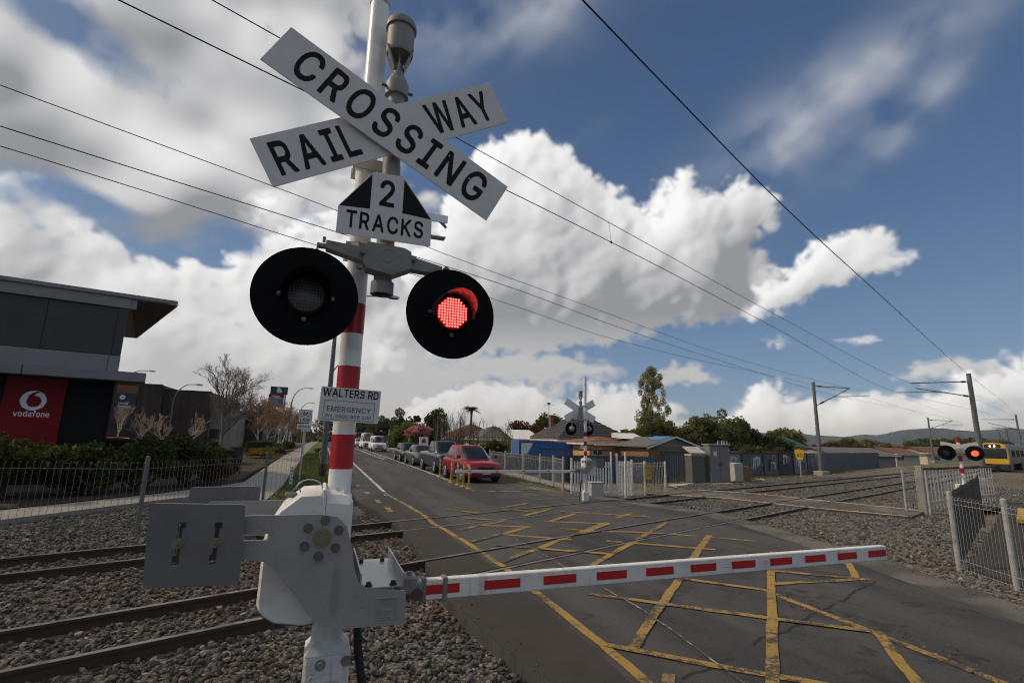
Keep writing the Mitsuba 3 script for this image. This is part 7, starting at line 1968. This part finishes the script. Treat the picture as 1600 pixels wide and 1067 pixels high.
leafy_tree("tree covered in pink blossom beside the small white sign", 9.9, 55.8, 4.3, 1.35, 0.85, 3600, 0.09, [(0.42, 0.17, 0.19), (0.48, 0.24, 0.25), (0.30, 0.12, 0.13)], 231, name="blossom_tree", clumps=26, k=0.3)
leafy_tree("bright green rounded tree behind the pink blossom", 9.6, 63.0, 4.9, 1.9, 2.1, 4200, 0.15, BRIGHT + MID, 232)
leafy_tree("dark rounded tree left of the pink blossom", 10.6, 74.0, 6.4, 2.0, 2.6, 4200, 0.17, DARK + MID[:1], 233)
for k, (x, y, h, rx, rz, cols) in enumerate([(13.6, 131, 7.4, 3.6, 3.4, DARK + MID[:1]), (18.2, 133, 6.0, 3.2, 2.6, OLIVE + DARK), (21.4, 140, 7.0, 3.3, 3.2, DARK), (9.5, 150, 7.5, 4, 3.4, DARK), (3.0, 190, 10, 7, 4.5, DARK), (-9.5, 185, 9.5, 6, 4.2, DARK), (24.5, 150, 6.0, 3.4, 2.6, MID), (12.2, 128, 4.2, 3.0, 2.0, [(0.05, 0.035, 0.016), (0.065, 0.045, 0.02)])]):
    leafy_tree(["dark tree behind the white vans, left of the gap", "olive tree behind the nearer white van", "dark tree between the vans and the pink blossom", "dark tree at the far end of the queue", "broad dark tree closing the far end of the road", "broad dark tree closing the far end of the birch row", "green tree left of the pink blossom, in the distance", "low brown tree above the nearer white van"][k], x, y, h, rx, rz, 3000, 0.3, cols, 240 + k, group="trees at the far end of the road", z=-0.3)
t = leafy_tree("small dark ball shaped tree top on a thin stem, left of the pink blossom", 16.6, 96, 6.9, 0.95, 0.85, 1500, 0.15, DARK, 260, clumps=14, trunk_r=0.09)

# palm
t = Thing("palm_tree", "palm with arching fronds above the brown tiled roof", "palm tree")
px_, py_ = 19.25, 68.2
t.put("trunk", tube([(px_, py_, -0.9), (px_ + 0.05, py_, 2.5), (px_ + 0.1, py_, 5.2), (px_ + 0.1, py_, 5.9)], [0.2, 0.16, 0.14, 0.2], 10), "bark", smooth=True)
rp = np.random.default_rng(12)
for k in range(28):
    a, e = 2 * math.pi * k / 28 + rp.normal(0, 0.1), rp.uniform(0.15, 1.25)
    L = rp.uniform(1.3, 1.75)
    pts = []
    for u in np.linspace(0, 1, 7):
        rr, zz = L * u * math.cos(e) + 0.25 * L * u * u * math.sin(e), L * u * math.sin(e) - 0.75 * L * u * u * 0.9
        pts.append(np.array([px_ + 0.1 + rr * math.cos(a), py_ + rr * math.sin(a), 5.85 + zz]))
    leaf = []
    sd = np.array([-math.sin(a), math.cos(a), 0])
    for i in range(1, 7):
        for s in (-1, 1):
            for f in (0.0, 0.33, 0.66):
                q = pts[i - 1] + (pts[i] - pts[i - 1]) * f
                w = 0.46 * math.sin(math.pi * min(0.96, (i - 1 + f) / 6 + 0.12))
                tip = q + sd * s * w + (pts[i] - pts[i - 1]) * 0.5 - np.array([0, 0, 0.22 * w + 0.05])
                leaf.append(trimesh.Trimesh([q - (pts[i] - pts[i - 1]) * 0.09, q + (pts[i] - pts[i - 1]) * 0.09, tip], [[0, 1, 2]], process=False))
    m = cat(tube(pts, [0.03] * 5 + [0.015] * 2, 4), *leaf)
    t.put("frond", m, "leaf_mat", color=np.tile(np.array([[0.034, 0.046, 0.016]]) * rp.uniform(0.7, 1.3), (len(m.vertices), 1)))

# thickets of bare upright saplings by the houses
rs = np.random.default_rng(31)
for k, (x0, x1, y0, y1, n, h0, h1) in enumerate([(11.3, 14.2, 52, 56, 46, 3.0, 4.9), (14.2, 17.2, 53, 57, 26, 2.6, 4.8), (17.2, 20.0, 50, 55, 18, 2.0, 4.0)]):
    t = Thing("sapling_thicket", ["densest thicket of bare brown saplings, above the dark pickup truck", "thicket of tall bare saplings between the dense thicket and the palm", "thin thicket of bare saplings below the palm"][k], "thicket of saplings")
    for _ in range(n):
        x, y, h = rs.uniform(x0, x1), rs.uniform(y0, y1), rs.uniform(h0, h1)
        lx, ly = rs.normal(0, 0.25), rs.normal(0, 0.2)
        ms = [tube([(x, y, -0.5), (x + lx * 0.4, y + ly * 0.4, h * 0.4), (x + lx, y + ly, h)], [0.045, 0.034, 0.012], 4)]
        for j in range(7):
            f = rs.uniform(0.25, 0.95)
            b = np.array([x + lx * f * f, y + ly * f * f, h * f])
            ms.append(tube([b, b + [rs.normal(0, 0.22), rs.normal(0, 0.2), rs.uniform(0.4, 0.9)]], [0.02, 0.008], 3))
        t.put("sapling", cat(ms), "twig_brown")

lt = shrub("lemon tree with yellow fruit beside the pale end of the container", 13.55, 40.6, 1.25, 1.1, 2.9, 3600, 0.11, [(0.05, 0.07, 0.012), (0.075, 0.095, 0.018), (0.10, 0.11, 0.02)], name="lemon_tree", category="lemon tree", z=-0.84)
flat("lemon_yellow", (0.55, 0.42, 0.02), 0.5)
rl = np.random.default_rng(3)
for _ in range(46):
    u = rl.normal(size=3)
    u /= np.linalg.norm(u)
    u[1] = -abs(u[1])
    lt.put("fruit", trimesh.creation.icosphere(1, 0.06).apply_translation([13.55 + u[0] * 1.2, 40.6 + u[1] * 1.1, 0.72 + u[2] * 1.25]), "lemon_yellow", smooth=True)

# distant crowns and roofs on the plain to the right
DT = "distant trees on the plain to the right"
for k, (x, y, h, rx, rz, cols) in enumerate([(84, 74, 5.9, 4.0, 2.4, MID), (92, 70, 3.6, 4.0, 1.4, [(0.075, 0.045, 0.022), (0.09, 0.055, 0.03)]), (99, 73, 4.6, 4.2, 1.8, BRIGHT + MID), (112, 78, 4.6, 4.6, 1.9, OLIVE), (124, 74, 4.6, 4.4, 2.0, DARK + MID), (134, 76, 5.6, 5.4, 2.4, DARK), (150, 72, 5.2, 5.0, 2.2, OLIVE), (158, 66, 5.4, 5.4, 2.4, OLIVE + MID), (178, 92, 6, 9, 2.2, [(0.07, 0.042, 0.024), (0.085, 0.055, 0.03)]), (172, 60, 5.2, 7, 2.2, [(0.07, 0.045, 0.025), (0.08, 0.05, 0.03)])]):
    leafy_tree(["round green tree left of the tall line mast, before the hills", "low reddish brown tree right of the green roof", "bright yellow green rounded tree right of the line mast", "olive tree in the middle of the distant plain", "dark tree left of the far signal", "broad dark tree behind the unlit far lamp", "olive tree behind the lit far lamp", "green brown tree just left of the train", "long reddish tree mass behind the train", "reddish tree mass above the train at the right edge"][k], x, y, h, rx, rz, 2400, 0.34, cols, 300 + k, group=DT, clumps=26, k=0.32)
rb_ = np.random.default_rng(44)
fr = []
for _ in range(130):
    az = math.radians(rb_.uniform(-30, 78))
    d = rb_.uniform(150, 420)
    w = rb_.uniform(3, 9)
    fr.append((d * math.sin(az), d * math.cos(az), rb_.uniform(0.4, 1.6), w, w, rb_.uniform(1.6, 3.2)))
m, c = leaf_cloud(fr, 26000, 0.75, DARK + OLIVE + [(0.07, 0.045, 0.026)], 350)
structure("woodland", m, "leaf_mat", kind="stuff", color=c, label="far belt of trees along the horizon")
for k, (x, y, w, d, h) in enumerate([(105, 62, 9, 6, 2.3), (118, 66, 10, 6, 2.4), (130, 60, 9, 6, 2.3), (140, 88, 12, 8, 2.8), (98, 86, 10, 7, 2.8)]):
    house(["pale walled house in the distance, left of the unlit far lamp", "pale house in the distance behind the unlit far lamp", "pale house in the distance behind the lit far lamp", "distant brown roofed house, behind the others on the plain", "distant brown roofed house right of the tall line mast"][k], x, x + w, y, y + d, -0.85, h * 0.55, h, "weatherboard_cream", ["tile_brown", "tile_mid", "tile_rust"][k % 3], (("f", x + w * 0.3, -0.1, 1.5, 0.8), ("f", x + w * 0.7, -0.1, 1.5, 0.8)), roof="gable", along="x")
